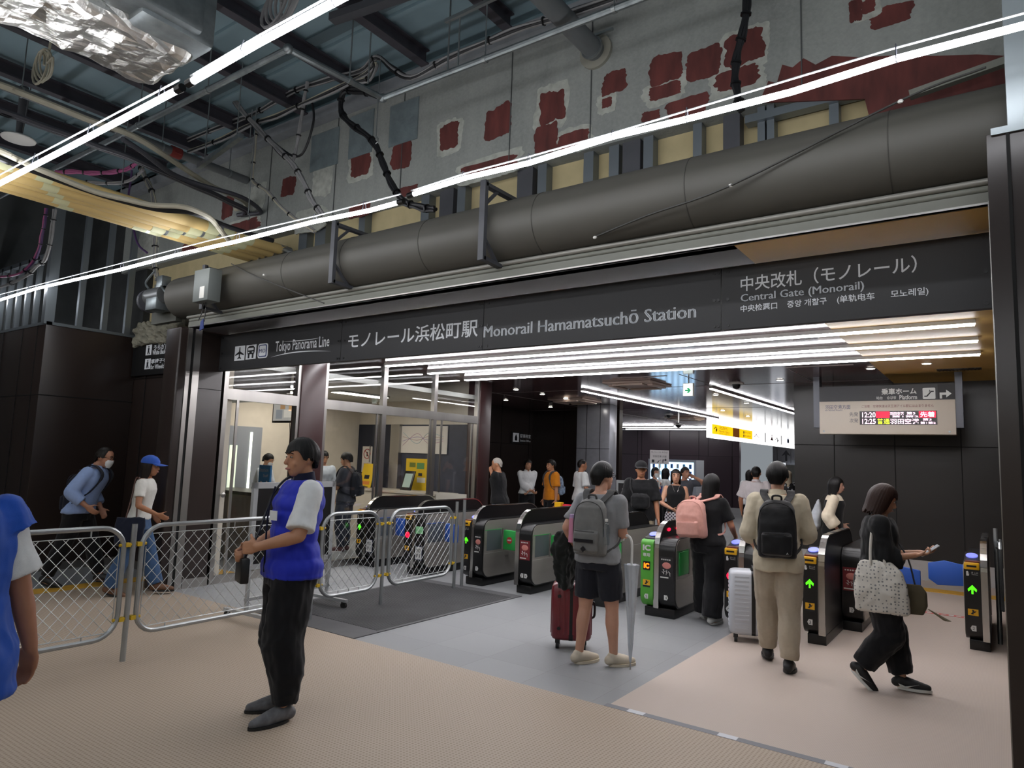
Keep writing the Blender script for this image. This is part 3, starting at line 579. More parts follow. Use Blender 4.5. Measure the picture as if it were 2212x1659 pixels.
MB().cyl((-.25, 0, .1), (.12, 0, .1), .11, n=18).build('motor_body', mat('motor_grey', '77797a', .4, .6), t); MB().box((-.16, -.1, -.1), (.1, .1, .06)).build('terminal_box', GALV, t, bevel=.01); MB().cyl((-.3, 0, .05), (-.25, 0, .05), .15, n=18).build('brake', DKSTEEL, t)
MB().box((-.02, -.06, .18), (.12, .06, .34)).build('limit_switch', GALV, t, bevel=.008); MB().box((-.42, .12, -.22), (.2, .2, .32)).build('mounting_plate', mat('plate_grey', '55564f', .6), t)
MB().tube(bez([(.1, -.05, .2), (.2, -.05, .12), (.24, 0, .05)], 6), .014, 6).tube(bez([(-.2, -.06, .2), (-.3, -.05, .3), (-.2, 0, .45)], 6), .014, 6).build('flexible_conduit', GALV, t)
# rough plaster remnant beside the shutter head and studs before the yellow board
wb = COL.objects['wall_board']
crinkle(MB().box((-10.2, 4.75, 3.1), (-8.35, 5.0, 3.42)), 'rough_plaster', mat('rough_plaster', '7d7a6c', .95, var=.3, vs=14, bump=.6, bs=40), wb, .06, .06, 2, 9, .03)
for a, c in ((648, 665), (683, 705), (777, 790), (911, 928), (951, 980), (989, 1006), (1118, 1151), (1162, 1181), (1261, 1282), (1316, 1337), (1345, 1383), (1390, 1411), (1497, 1516), (1562, 1598), (1636, 1652), (1656, 1672), (1790, 1811)):
    y = 470 - (a - 700) * .24; x0 = at(a, y, Y=4.9).x; x1 = at(c, y, Y=4.9).x
    MB().box((x0, 4.9, 3.2), (x1, 4.91, 4.32)).box((x1 - .004, 4.91, 3.2), (x1, 5.0, 4.32)).box((x0, 4.91, 3.2), (x0 + .004, 5.0, 4.32)).build('stud', DKSTEEL if c - a > 28 else mat('stud_zinc', '7f868c', .4, .7), wb)
MB().box((-1.45, 4.86, 4.2), (-.6, 4.95, 4.26)).build('stud_track', MATS['stud_zinc'], wb)
MB().cyl((-1.45, 4.75, 3.72), (-1.45, 5.0, 3.72), .06).build('pipe_sleeve', BLACK, wb)
# studs above the left block and the right column
wl = COL.objects['wall_left']; bz = MATS['stud_zinc']; g = []
for x, w in ((112, .12), (178, .07), (232, .07), (282, .08)):
    p = at(x, 640, X=-10.3); MB().box((-10.36, p.y - w / 2, 3.26), (-10.3, p.y + w / 2, 5.3)).build('stud', bz, blk)
for k in range(6):
    x = -10.45 - k * .33; MB().box((x - .03, 3.66, 3.26), (x + .02, 3.72, 4.25)).build('stud', bz, blk)
MB().box((-12.4, 3.655, 3.25), (-10.29, 3.73, 3.29)).box((-10.37, 3.66, 3.25), (-10.29, 4.86, 3.29)).build('stud_track', bz, blk); MB().box((-12.4, 3.66, 4.2), (-10.36, 3.73, 4.26)).build('stud_track', bz, blk)
MB().box((-12.3, 4.9, 3.25), (-10.3, 5.1, 5.8)).build('dark_backing', mat('dark_backing', '2c2e2e', .9, var=.3, vs=3), blk)
t = MB().box((-12.2, 1.2, 3.9), (-10.9, 3.0, 4.5)); o = t.build('grey_air_duct', mat('duct_pale', '8c8d8e', .5, .2, var=.2, vs=3)); tag(o, 'pale grey square duct behind the left studs', 'duct')
MB().box((.09, 4.02, 3.39), (.185, 4.1, 5.8)).build('stud', mat('stud_bright', 'a9b2b6', .4, .5), cr); MB().box((.02, 3.99, 3.36), (.75, 4.11, 3.395)).build('stud_track', MATS['stud_bright'], cr)
o = MB().beam(at(1965, 206, Y=4.6), at(2175, 132, Y=4.6), .05, .045).build('steel_angle', GREYP); tag(o, 'thin slanting steel angle above the right end of the roller', 'steel angle')
# ================================================================ hall ceiling fittings
def strip(label, p, q, group, w=.05):
    p = V(p); q = V(q); t = thing('ceiling_strip_light', label, 'strip light', p, 0, group); d = (q - p).normalized(); L = (q - p).length; n = V((-d.y, d.x, 0))
    MB().beam(V((0, 0, -.02)), d * L + V((0, 0, -.02)), w + .02, .04).build('housing', WHITE, t); MB().beam(V((0, 0, -.047)) + d * .01, d * (L - .01) + V((0, 0, -.047)), w, .016).build('diffuser', LEDI, t)
for i, y in enumerate((5.65, 6.65, 7.65, 8.65, 9.65)):
    strip(('white strip light just behind the station sign, nearest row', 'white strip light behind the station sign, second row', 'white strip light over the ticket gates, row nearest the sign', 'white strip light over the ticket gates, middle row', 'white strip light over the ticket gates, row farthest back')[i], (-7.98, y, 3.13), (-.14, y, 3.13), 'strip lights over the gates', .07)
strip('long strip light receding down the left of the hall ceiling', (-6.85, 12.0, 3.13), (-6.95, 20.5, 3.13), 'strip lights down the hall')
strip('strip light receding down the hall ceiling near the right wall', (-4.3, 12.3, 3.13), (-4.3, 22, 3.13), 'strip lights down the hall')
strip('strip light across the far end of the hall, nearer one', (-13, 25.0, 3.13), (-10.2, 25.0, 3.13), 'strip lights at the far end'); strip('strip light across the far end of the hall, farther one', (-13, 26.6, 3.13), (-9.4, 26.6, 3.13), 'strip lights at the far end')
DLW = {}
spots = [(-8.25, 11.66), (-8.24, 12.67), (-10.02, 13.74), (-10.05, 15.88), (-8.25, 13.69), (-8.25, 15.1), (-9.95, 19.75), (-4.71, 13.76), (-2.92, 11.69), (-4.68, 15.76), (-5.9, 17.8), (-5.9, 20), (-1.45, 10.75), (-.75, 10.5)]
dl = None
for i, (x, y) in enumerate(spots):
    lb = 'small round downlight in the %s ceiling' % ('gold' if x > -1.4 else 'dark') + [', nearest the office end', ', second from the office end', ' by the left wall, nearer', ' by the left wall, farther', ', third from the office end', ' before the silver column', ' beyond the silver column', ' left of the near right strip', ' close to the right wall corner', ' beside the right receding strip', ' under the receding strips, nearer', ' under the receding strips, farther', ' left of the departure sign', ' above the departure sign vent'][i]
    if dl is None:
        dl = thing('downlight', lb, 'downlight', (x, y, 3.126), 0, 'hall downlights'); MB().cyl((0, 0, -.006), (0, 0, .0), .065, n=20).build('trim_ring', WHITE, dl); MB().cyl((0, 0, -.009), (0, 0, -.004), .05, n=20).build('lens', LAMPW, dl)
    else: dup(dl, (x, y, 3.126), 0, lb)
ac = None
for i, (x, y) in enumerate(((-5.4, 11.5), (-8.3, 14.2), (-8.0, 20.5))):
    lb = ('cassette air conditioner in the hall ceiling, nearest to the gates', 'cassette air conditioner in the hall ceiling before the silver column', 'cassette air conditioner in the hall ceiling, farthest away')[i]
    if ac is None:
        ac = thing('ceiling_air_conditioner', lb, 'air conditioner', (x, y, 3.13), 0, 'ceiling air conditioners'); ivory = mat('ac_ivory', 'c6b0a2', .5)
        MB().box((-.48, -.48, -.035), (.48, .48, -.0)).build('panel', ivory, ac, bevel=.015)
        MB().box((-.26, -.26, -.05), (.26, .26, -.035)).build('grille', mat('ac_grille', 'ae998c', .6), ac)
        for k in range(4):
            a = k * PI / 2; M = Matrix.Rotation(a, 4, 'Z'); MB().box((-.3, .33, -.075), (.3, .44, -.04), M).build('vane', ivory, ac, bevel=.012)
    else: dup(ac, (x, y, 3.13), 0, lb)
for i, (x, y, pend) in enumerate(((-3.74, 12.0, 0), (-7.9, 19, 0), (-7.2, 18.0, .35))):
    t = thing('security_camera', ('dome camera in the ceiling between the two receding strip lights', 'dome camera in the ceiling far left of the hall', 'camera on a short white pole under the hall ceiling')[i], 'security camera', (x, y, 3.13 - pend))
    MB().cyl((0, 0, -.02), (0, 0, 0), .12, .14, n=20).build('base', WHITE, t); MB().sph((0, 0, -.03), .075, 14).build('dome', BLACK, t)
    if pend: MB().cyl((0, 0, 0), (0, 0, pend), .02).build('pole', WHITE, t)
t = thing('air_vent', 'black slotted air vent in the gold ceiling', 'vent', (-.42, 11.25, 3.128)); MB().box((-.26, -.1, -.008), (.26, .1, 0)).build('frame', BLACK, t)
g = MB()
for k in range(12): g.box((-.24 + k * .042, -.085, -.014), (-.225 + k * .042, .085, -.008))
g.build('slats', mat('slat_brown', '4a3b24', .5), t)
for i, (x, y) in enumerate(((-2.2, 9.9), (-2.05, 10.3), (-10.0, 12.4), (-4.9, 10.6))):
    o = MB().box((x - .45, y - .02, 3.124), (x + .45, y + .02, 3.13)).build('slot_diffuser', mat('slot_pale', '9a918c', .4)); tag(o, ('thin pale slot in the brown ceiling right of the gates, nearer', 'thin pale slot in the brown ceiling right of the gates, farther', 'thin pale slot in the brown ceiling at the left recess', 'thin pale slot in the brown ceiling before the air conditioner')[i], 'ceiling slot', 'ceiling slots')
# ================================================================ signs
def fit(s, bl, tl, br, m, parent, Y=None, bold=0, dz=0):
    """lettering on a plane Y= : pixel corners bottom-left, top-left, bottom-right"""
    P = at(*bl, Y=Y); z1 = at(*tl, Y=Y).z; x1 = at(*br, Y=Y).x
    o = text(s, P, x1 - P.x, z1 - P.z, m, None, bold=bold)
    for o in words(o): part(o, parent)
def words(o):
    """one object per word of a line of lettering lying along X"""
    me = o.data; zs = [v.co.z for v in me.vertices]; h = max(zs) - min(zs); F = sorted((min(me.vertices[i].co.x for i in p.vertices), max(me.vertices[i].co.x for i in p.vertices), p.index) for p in me.polygons)
    G = [[F[0][2]]]; r = F[0][1]
    for a, b, k in F[1:]:
        if a - r > .22 * h: G.append([])
        G[-1].append(k); r = max(r, b)
    if len(G) == 1: return [o]
    out = []
    for g in G:
        b = MB()
        for k in g: q = [me.vertices[i].co.copy() for i in me.polygons[k].vertices]; b.add(q, [tuple(range(len(q)))])
        out.append(b.build('lettering', me.materials[0], None, smooth=0))
    bpy.data.objects.remove(o); return out
def part(o, parent): o.parent = parent; o.matrix_parent_inverse = Matrix.Translation(-V(parent.location)); return o
def wb(a, b, name, m, parent, bevel=0): return part(MB().box(a, b).build(name, m, None, bevel=bevel), parent)
def wf(poly, P, m, parent, name='mark', th=.002, u=(1, 0, 0), v=(0, 0, 1)): return part(flat(poly, P, m, None, u, v, th, name), parent)
ys = 4.79
t = thing('station_sign', 'long black sign over the gates reading Monorail Hamamatsucho Station and Central Gate', 'sign', (-4, ys, 2.65))
xs = [-8.0, -5.70, -3.775, -1.60, 0]
for k in range(4):
    o = wb((xs[k] + .003, ys, 2.65), (xs[k + 1] - .003, 4.85, 3.105), 'panel', BLACKP, t)
    for z in (2.68, 2.87, 3.07):
        for x in (xs[k] + .05, xs[k + 1] - .05, xs[k + 1] - .02) if k < 3 else (xs[k] + .05, -.03): part(MB().cyl((x, ys - .004, z), (x, ys, z), .012, n=10).build('bolt', BLACK, None), o)
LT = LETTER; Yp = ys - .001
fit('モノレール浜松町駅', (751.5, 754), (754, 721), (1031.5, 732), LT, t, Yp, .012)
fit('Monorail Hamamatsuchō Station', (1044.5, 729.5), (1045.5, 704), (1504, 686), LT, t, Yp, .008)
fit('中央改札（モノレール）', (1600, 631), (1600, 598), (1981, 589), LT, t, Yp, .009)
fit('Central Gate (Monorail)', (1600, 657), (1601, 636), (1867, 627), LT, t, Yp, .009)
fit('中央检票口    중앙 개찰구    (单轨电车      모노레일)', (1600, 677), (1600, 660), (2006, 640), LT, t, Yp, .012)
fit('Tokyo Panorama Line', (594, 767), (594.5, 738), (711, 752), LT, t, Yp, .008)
def swoosh(p0, p1, p2, w):
    A, B, D = [at(*p, Y=Yp) for p in (p0, p1, p2)]; pts = [(A * (1 - s) ** 2 + B * 2 * s * (1 - s) + D * s * s) for s in [i / 12 for i in range(13)]]
    up = [(p.x, p.z + w * math.sin(PI * i / 12)) for i, p in enumerate(pts)]; dn = [(p.x, p.z) for p in pts][::-1]
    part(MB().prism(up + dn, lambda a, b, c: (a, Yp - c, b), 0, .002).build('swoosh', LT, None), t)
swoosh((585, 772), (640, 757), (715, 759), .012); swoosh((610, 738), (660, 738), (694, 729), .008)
PIC = mat('pictogram_white', 'c9ccd0', .5, emis=.1); PBK = mat('pictogram_ink', '1b1c22', .6); PBL = mat('pictogram_blue', '3a4778', .6)
def pbox(x0, x1, ytl, ybl, parent, Y, m=None, r=0):
    a = at(x0, ybl, Y=Y); b = at(x0, ytl, Y=Y); c = at(x1, ybl, Y=Y); w = c.x - a.x; h = b.z - a.z
    wf(rrect(0, 0, w, h, r * w) if r else rect(0, 0, w, h), a, m or PIC, parent, 'pictogram'); return a + V((0, -.0022, 0)), w, h
p, w, h = pbox(506, 527.5, 749, 780, t, Yp)
q = lambda pts: [(x * w, z * h) for x, z in pts]
wf(q([(.46, .92), (.54, .92), (.56, .62), (.92, .42), (.92, .34), (.56, .45), (.55, .26), (.68, .16), (.68, .1), (.5, .15), (.32, .1), (.32, .16), (.45, .26), (.44, .45), (.08, .34), (.08, .42), (.44, .62)]), p, PBK, t)
p, w, h = pbox(530.5, 552, 746.5, 777, t, Yp)
wf([(.2 * w, .35 * h), (.8 * w, .35 * h), (.86 * w, .5 * h), (.86 * w, .8 * h), (.7 * w, .93 * h), (.3 * w, .93 * h), (.14 * w, .8 * h), (.14 * w, .5 * h)], p, PBK, t); wf(rect(.24 * w, .62 * h, .76 * w, .78 * h), p + V((0, -.002, 0)), PIC, t)
for a in (.22, .62): wf(rect(a * w, .08 * h, (a + .16) * w, .35 * h), p, PBK, t); wf(rect((a) * w, .44 * h, (a + .14) * w, .52 * h), p + V((0, -.002, 0)), PIC, t)
p, w, h = pbox(556, 577.5, 743.5, 774.5, t, Yp, None, .18); wf(rrect(.1 * w, .08 * h, .9 * w, .92 * h, .12 * w), p, PBL, t); wf(rrect(.18 * w, .15 * h, .82 * w, .85 * h, .08 * w), p + V((0, -.002, 0)), PIC, t)
part(text('MO', p + V((.2 * w, -.005, .36 * h)), .6 * w, .26 * h, PBL), t)
# sign in the left recess
t = thing('ticket_sign', 'black overhead sign in the left recess reading White Backed Ticket and for Wheelchair', 'sign', (-9.4, 4.8, 2.68)); Yq = 4.799
wb((-10.28, 4.8, 2.68), (-8.62, 4.855, 3.2), 'panel', mat('sign_dark', '0c0c0d', .5), t)
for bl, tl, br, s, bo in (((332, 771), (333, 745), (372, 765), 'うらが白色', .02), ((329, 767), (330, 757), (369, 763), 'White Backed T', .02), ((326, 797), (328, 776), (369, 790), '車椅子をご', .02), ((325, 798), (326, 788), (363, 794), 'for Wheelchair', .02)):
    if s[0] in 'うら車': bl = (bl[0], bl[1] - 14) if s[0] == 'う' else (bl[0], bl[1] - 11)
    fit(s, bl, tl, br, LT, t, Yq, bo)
for x0, x1, yt, yb in ((314.5, 326.5, 746, 768), (312, 324, 776, 798)):
    p, w, h = pbox(x0, x1, yt, yb, t, Yq)
    part(MB().cyl(p + V((.5 * w, 0, .8 * h)), p + V((.5 * w, -.002, .8 * h)), .09 * w, n=10).build('mark', PBK, None), t)
    wf(q([(.35, .68), (.65, .68), (.62, .4), (.75, .1), (.6, .08), (.5, .32), (.4, .08), (.3, .1), (.38, .4)]), p, PBK, t)
# departure sign
Yd = 11.5; t = thing('departure_sign', 'cream departure board hanging by the right wall, with Platform header and LED times', 'departure board', (-1.4, Yd, 2.26))
zt = at(1770, 836, Y=Yd).z; zm = at(1770, 868, Y=Yd).z; zb = at(1770, 937, Y=Yd).z; xl = at(1770, 880, Y=Yd).x; xr = at(2064, 880, Y=Yd).x
wb((xl, Yd, zb), (xr, Yd + .22, zm), 'case', mat('board_cream', 'd9cebf', .45), t, .004); wb((xl, Yd + .01, zm), (xr, Yd + .22, zt), 'header', mat('header_grey', '3a3b3e', .5), t)
wb((at(2026, 860, Y=Yd).x, Yd + .006, zm + .01), (xr, Yd + .02, zt - .01), 'header_end', mat('header_black', '141416', .5), t)
for x in (xl - .09, xr): wb((x, Yd + .02, zb + .1), (x + .09, Yd + .2, 3.13), 'hanger_post', mat('post_grey', '5a5c62', .4, .4), t)
for x in (xl + .06, xr - .08): part(MB().cyl((x, Yd - .004, zb + .04), (x, Yd, zb + .04), .014, n=12).build('screw', GALV, None), t)
Y1 = Yd - .001; DW = mat('board_white', 'c8c9c6', .5, emis=.15); Y0 = Yd + .009
fit('乗車ホーム', (1904, 853), (1904, 839.5), (1980, 851), DW, t, Y0, .025); fit('站台    승강장', (1893, 863), (1893, 856.5), (1936, 861.5), DW, t, Y0, .01); fit('Platform', (1943, 863), (1943, 853.5), (1981, 861.5), DW, t, Y0, .015)
p, w, h = pbox(1993.5, 2021, 838, 862, t, Y0, DW, .08)
wf(q([(.12, .3), (.3, .3), (.66, .72), (.88, .72), (.88, .62), (.7, .62), (.36, .2), (.12, .2)]), p, PBK, t); wf(q([(.5, .6), (.56, .86), (.62, .7)]), p, PBK, t)
p = at(2030, 861, Y=Y0 - .004); k = at(2056, 861, Y=Y0).x - p.x; wf([(0, 0), (.2 * k, 0), (.2 * k, .36 * k), (.55 * k, .36 * k), (.55 * k, .1 * k), (k, .48 * k), (.55 * k, .88 * k), (.55 * k, .6 * k), (0, .6 * k)], p, DW, t, 'arrow')
IND = mat('board_indigo', '4d5478', .6); RDT = mat('board_redtext', '8a3a44', .6); GRT = mat('board_greytext', '5f6068', .6)
fit('羽田空港方面', (1783, 884.5), (1783, 875), (1837, 883), IND, t, Y1); fit('for Haneda Airport', (1783, 888.5), (1783, 885.5), (1820, 887.5), IND, t, Y1); fit('ご注意　空港快速は天王洲アイル駅には止まりません', (1861.5, 881), (1861.5, 875), (2017, 877.5), RDT, t, Y1)
fit('先発', (1835, 899.5), (1835, 890.5), (1854, 898.5), GRT, t, Y1); fit('次発', (1835.5, 913), (1835.5, 904), (1854, 912.5), GRT, t, Y1)
a = at(1857.5, 917.5, Y=Y1); b = at(1857.5, 888.5, Y=Y1); c = at(2025, 915.5, Y=Y1); dw, dh = c.x - a.x, b.z - a.z
wf(rect(0, 0, dw, dh), a, mat('display_dark', '1d1016', .3), t, 'led_display'); EP = mat('led_pinkwhite', 'ffd9ee', .4, emis=1.6); ER = mat('led_red', 'e01038', .4, emis=1.1); EY = mat('led_yellow', 'd6e830', .4, emis=1.3)
A2 = a + V((0, -.0025, 0))
def dtx(s, x, z, w, h, m, bo=.01): part(text(s, A2 + V((x * dw, -.001, z * dh)), w * dw, h * dh, m, bold=bo), t)
wf(rect(.22 * dw, .5 * dh, .40 * dw, .97 * dh), A2, ER, t, 'led_block'); wf(rect(.775 * dw, .5 * dh, .985 * dw, .97 * dh), A2, ER, t, 'led_block')
dtx('12:20', .035, .54, .18, .38, EP); dtx('12:25', .035, .06, .18, .38, EP); dtx('普通', .235, .05, .165, .4, EY); dtx('羽田空港', .405, .06, .37, .38, EP); dtx('羽田空港', .405, .7, .18, .22, EP); dtx('第3', .62, .72, .11, .2, EP)
dtx('第1第2', .43, .52, .34, .15, EP); dtx('先着', .79, .54, .18, .38, EP); dtx('第3', .82, .28, .11, .18, EP); dtx('第1第2', .79, .05, .19, .17, EP)
# green exit sign, wayfinding light box, held placard is with its holder
EXW = mat('exit_white', 'e8f4ee', .4, emis=1.3); EXG = mat('exit_green', '1d9a5f', .5, emis=.5)
t = thing('exit_sign', 'white hanging exit sign with a green right arrow under the hall ceiling', 'exit sign', (-4.26, 11.09, 2.85)); MB().box((-.09, -.03, -.02), (.09, .03, .2)).build('case', WHITE, t); MB().box((-.08, -.034, -.01), (.08, -.03, .19)).build('lit_face', EXW, t)
MB().cyl((0, 0, .2), (0, 0, .28), .012).build('stem', WHITE, t); flat([(-.05, .06), (.0, .06), (-.02, .03), (.015, .03), (.055, .075), (.015, .12), (-.02, .12), (.0, .09), (-.05, .09)], (0, -.035, 0), EXG, t, name='arrow')
X = -7.2; t = thing('wayfinding_lightbox', 'long glowing white lightbox with yellow North Gate panel far down the hall', 'sign', (X, 21.2, 2.55))
lb = mat('lightbox_white', 'ffffff', .5, emis=1.5); YP2 = mat('lightbox_yellow', 'f2c811', .5, emis=1.0); BR2 = mat('lightbox_brown', '9a5a24', .5, emis=.3)
MB().box((-.35, 0, 0), (0, 11.4, .57)).build('case', lb, t)
yy = lambda px: at(px, 950, X=X).y - 21.2
U = (0, 1, 0)
def lf(y0, y1, z0, z1, m, n='panel'): flat(rect(y0, z0, y1, z1), (.002, 0, 0), m, t, U, (0, 0, 1), .003, n)
y_ = [yy(p) for p in (1538, 1583, 1597, 1625, 1643, 1652, 1687)]
lf(y_[0], y_[1], .1, .4, YP2); lf(y_[1], y_[2], .1, .4, BR2); lf(y_[2], y_[3], .1, .4, YP2)
lf(y_[5], y_[5] + .1, .06, .42, PBK, 'divider'); lf(y_[6], y_[6] + .1, .06, .42, PBK, 'divider')
def lt(s, px, z, px2, h, m): text(s, (.007, yy(px), z), yy(px2) - yy(px), h, m, t, U, (0, 0, 1))
lt('↑', 1541, .15, 1550, .19, PBK); lt('北改札', 1553, .27, 1572, .1, BR2); lt('North Gate', 1553, .18, 1575, .07, BR2); lt('북쪽 개찰구', 1553, .12, 1575, .04, BR2); lt('都営大江戸線', 1605, .28, 1621, .06, BR2); lt('都営浅草線', 1605, .16, 1621, .06, BR2); lt('人', 1627, .2, 1640, .14, mat('ink_pink', 'c08aa6', .6)); lt('↑', 1674, .1, 1682, .22, PBK); lt('女子お手洗', 1655, .1, 1671, .06, PBK); lt('男子お手洗', 1690, .1, 1706, .06, PBK)
for px in (1600.5,):
    for z in (.18, .3): MB().cyl((.006, yy(px) + .3, z), (.01, yy(px) + .3, z), .05, n=12).build('line_mark', WHITE, t)
def figure(y, m, skirt):
    MB().cyl((.006, y, .36), (.01, y, .36), .04, n=10).build('mark', m, t); flat([(y - .2, .17), (y + .2, .17), (y, .33)] if skirt else [(y - .16, .17), (y + .16, .17), (y + .16, .33), (y - .16, .33)], (.006, 0, 0), m, t, U, (0, 0, 1), .003, 'mark')
figure(yy(1667), mat('ink_rose', 'a06066', .6), True); figure(yy(1702), mat('ink_blue', '5a78a8', .6), False)
for x, z0 in ((-8.0, 2.0), (-7.1, 2.0), (-6.1, 2.0), (-5.2, 2.0)):
    flat([(-.04, 0), (.04, 0), (.04, .3), (.2, .22), (0, .5), (-.2, .22), (-.04, .3)], (x, 32.985, z0), PBK, sw, th=.005, name='arrow_mark')
# ================================================================ ticket gates
GSIDE = mat('gate_side', '9a9690', .3, .55, var=.2, vs=3, bump=.05, bs=260, stretch=(1, .05, 1)); GBLK = mat('gate_black', '101011', .3); GRN = mat('gate_green', '4f9c34', .4); FGRN = mat('flap_green', '2f9a48', .45); FBLU = mat('flap_blue', '2c58b0', .45); YSLOT = mat('slot_yellow', 'd9a514', .35)
ARW = mat('led_arrow', '49e015', .4, emis=1.6); STP = mat('led_stop', 'f2173c', .4, emis=1.6); ICO = mat('led_orange', 'ff7a10', .4, emis=1.5); TAGW = mat('tag_white', 'c9c9c6', .5); STY = mat('sticker_yellow', 'd8a21b', .5); PADB = mat('reader_blue', '7d86f0', .3, emis=.6); RIM = mat('arch_rim', 'b6b4b0', .18, 1)
def gprof(y0, y1, z0, z1, r, rt=None, n=6):
    rt = rt or r
    return arc((y1 - rt, z1 - rt), rt, 0, 90, n) + arc((y0 + rt, z1 - rt), rt, 90, 180, n) + arc((y0 + r, z0 + r), r, 180, 270, n) + arc((y1 - r, z0 + r), r, 270, 360, n)
PX = lambda u, v, w: (w, u, v)
def gtag(s, x, z, d, t, w=.045):
    """house-shaped lane number tag pointing left (d=-1) or right"""
    p = [(0, 0), (w, 0), (w, w * 1.15), (0, w * 1.15)] if not d else ([(0, 0), (w * .75, 0), (w * 1.05, w * .57), (w * .75, w * 1.15), (0, w * 1.15)] if d > 0 else [(-w * .05, w * .57), (w * .25, 0), (w, 0), (w, w * 1.15), (w * .25, w * 1.15)])
    flat(p, (x, t['fy'] - .001, z), TAGW, t, name='lane_tag'); text(s, (x + w * .34, t['fy'] - .0035, z + w * .25), w * .38, w * .65, PBK, t, name='lane_number')
def gate(label, x0, y0, lw, sw, rw, left, nums, disp, right=True, ys=0, L=1.65, flap=None, poster=None, openf=(), rear=()):
    t = thing('ticket_gate', label, 'ticket gate', (x0, y0, 0), 0, 'ticket gates'); W = lw + sw + rw
    b = MB(); b.box((.03 if lw else .01, .06, 0), (lw + sw + (rw - .02 if right and not ys else 0), L - .06, .1))
    if ys: b.box((lw + .01, ys + .06, 0), (W - .02, ys + L - .06, .1))
    b.build('plinth', GBLK, t, bevel=.006)
    ap = [(0.03, .1)] + [(.03, .75)] + arc((.33, .72), .3, 180, 90, 7) + arc((L - .33, .72), .3, 90, 0, 7) + [(L - .03, .1)]
    s0, s1 = lw, lw + sw
    if lw or not ys: s0b = s0
    MB().prism(ap, PX, s0 + .006, s1 - .006).build('spine_panel', BLACK, t)
    rim = MB(); n = len(ap); cx, cz = L / 2, .5
    for i in range(n - 1):
        (a1, b1), (a2, b2) = ap[i], ap[i + 1]
        d = V((a2 - a1, b2 - b1)).normalized(); nn = V((-d.y, d.x)) * .014
        rim.add([(x, a1, b1) for x in (s0, s1)] + [(x, a2, b2) for x in (s0, s1)] + [(x, a1 + nn.x, b1 + nn.y) for x in (s0, s1)] + [(x, a2 + nn.x, b2 + nn.y) for x in (s0, s1)], [(0, 1, 3, 2), (4, 6, 7, 5), (0, 4, 5, 1), (2, 3, 7, 6), (0, 2, 6, 4), (1, 5, 7, 3)])
    rim.build('arch_rim', RIM, t)
    t['fy'] = -.0
    if left:
        m = GRN if left == 'green' else GBLK
        MB().prism(gprof(0, L, .1, .83, .13, .05), PX, .004, lw).build('reader_housing', m, t)
        MB().prism(gprof(.05, L - .03, .12, .8, .1), PX, -.002, .004).build('side_panel', GSIDE, t)
        MB().box((.02, .02, .83), (lw - .004, .09, .845)).build('reader_ramp', mat('ramp_brown', '6a3a2c', .4), t) if left != 'green' else None
        MB().prism([(.08, .825), (.36, .825), (.36, .9), (.30, .905), (.09, .845)], PX, .01, lw - .002).build('reader_head', BLACK, t)
        M = Matrix.Translation((lw * .5, .19, .877)) @ Matrix.Rotation(rad(16), 4, 'X'); b = MB(); b.loft([[M @ V((.05 * math.cos(a * PI / 10), .06 * math.sin(a * PI / 10), z)) for a in range(20)] for z in (0, .008)]); b.build('card_reader', PADB, t)
        if left != 'green':
            o = MB().box((.008, -.012, .765), (lw - .006, .03, .83)).build('ticket_slot', YSLOT, t, bevel=.008); MB().box((.03, -.0135, .79), (lw - .03, -.01, .808)).build('slot_mouth', BLACK, o)
            flat([(.0, .0), (.02, .0), (.024, .02), (.01, .022), (.02, .03), (.012, .046), (0, .042)], (lw * .18, -.001, .705), TAGW, t, name='touch_mark'); text('きっぷ', (lw * .48, -.003, .73), lw * .38, .016, TAGW, t); text('Ticket', (lw * .48, -.003, .716), lw * .38, .009, TAGW, t)
        else: text('IC', (lw * .18, -.002, .71), lw * .62, .065, TAGW, t, bold=.05); text('専用', (lw * .2, -.002, .645), lw * .56, .04, TAGW, t, bold=.02)
        cxm = lw * .5
        if disp == 'arrow': flat([(-.008, 0), (.008, 0), (.008, .045), (.032, .022), (.037, .045), (0, .085), (-.037, .045), (-.032, .022), (-.008, .045)], (cxm, -.001, .535), ARW, t, name='arrow_display')
        elif disp == 'stop':
            MB().cyl((cxm, 0, .55), (cxm, -.003, .55), .042, n=24).build('stop_display', STP, t); MB().box((cxm - .02, -.006, .545), (cxm + .02, -.003, .553)).build('stop_bar', mat('stop_dark', '7a0a1c', .5), t)
        elif disp == 'ic':
            flat(rect(-.042, 0, .042, .095), (cxm, -.001, .5), BLACK, t, name='display_panel'); text('IC', (cxm - .032, -.004, .517), .064, .06, ICO, t, bold=.06)
        flat(rect(-.042, 0, .042, .06), (cxm, -.001, .335), STY, t, name='warning_sticker'); flat([(-.02, .01), (-.005, .03), (-.01, .05), (.005, .05), (.012, .035), (.028, .045), (.012, .02), (.004, .025), (.002, .008)], (cxm, -.0035, .338), PBK, t, name='sticker_figure')
        flat(rect(-.042, 0, .042, .018), (cxm, -.001, .315), PBK, t, name='sticker_strip')
        for k, s in enumerate(nums[0]): gtag(s, cxm - .024 * len(nums[0]) + k * .05, .19, -1 if k == 0 else 0, t)
    if right:
        x1 = lw + sw; t['fy'] = ys
        MB().prism(gprof(ys + .02, ys + L - .02, .1, .86, .14), PX, x1, W - .004).build('gate_body', GBLK, t)
        o = MB().prism(gprof(ys + .045, ys + L - .04, .115, .85, .12), PX, W - .006, W + .003).build('side_panel', GSIDE, t)
        g = MB(); g.box((W + .002, ys + .05, .42), (W + .0045, ys + L - .05, .423)); g.box((W + .002, ys + .75, .66), (W + .0045, ys + L - .1, .663)); g.build('panel_seam', mat('seam_light', 'b9b7b3', .4), o)
        MB().box((W + .002, ys + .52, .35), (W + .008, ys + .6, .362)).build('lock', STEEL, o)
        t['fy'] = ys + .019
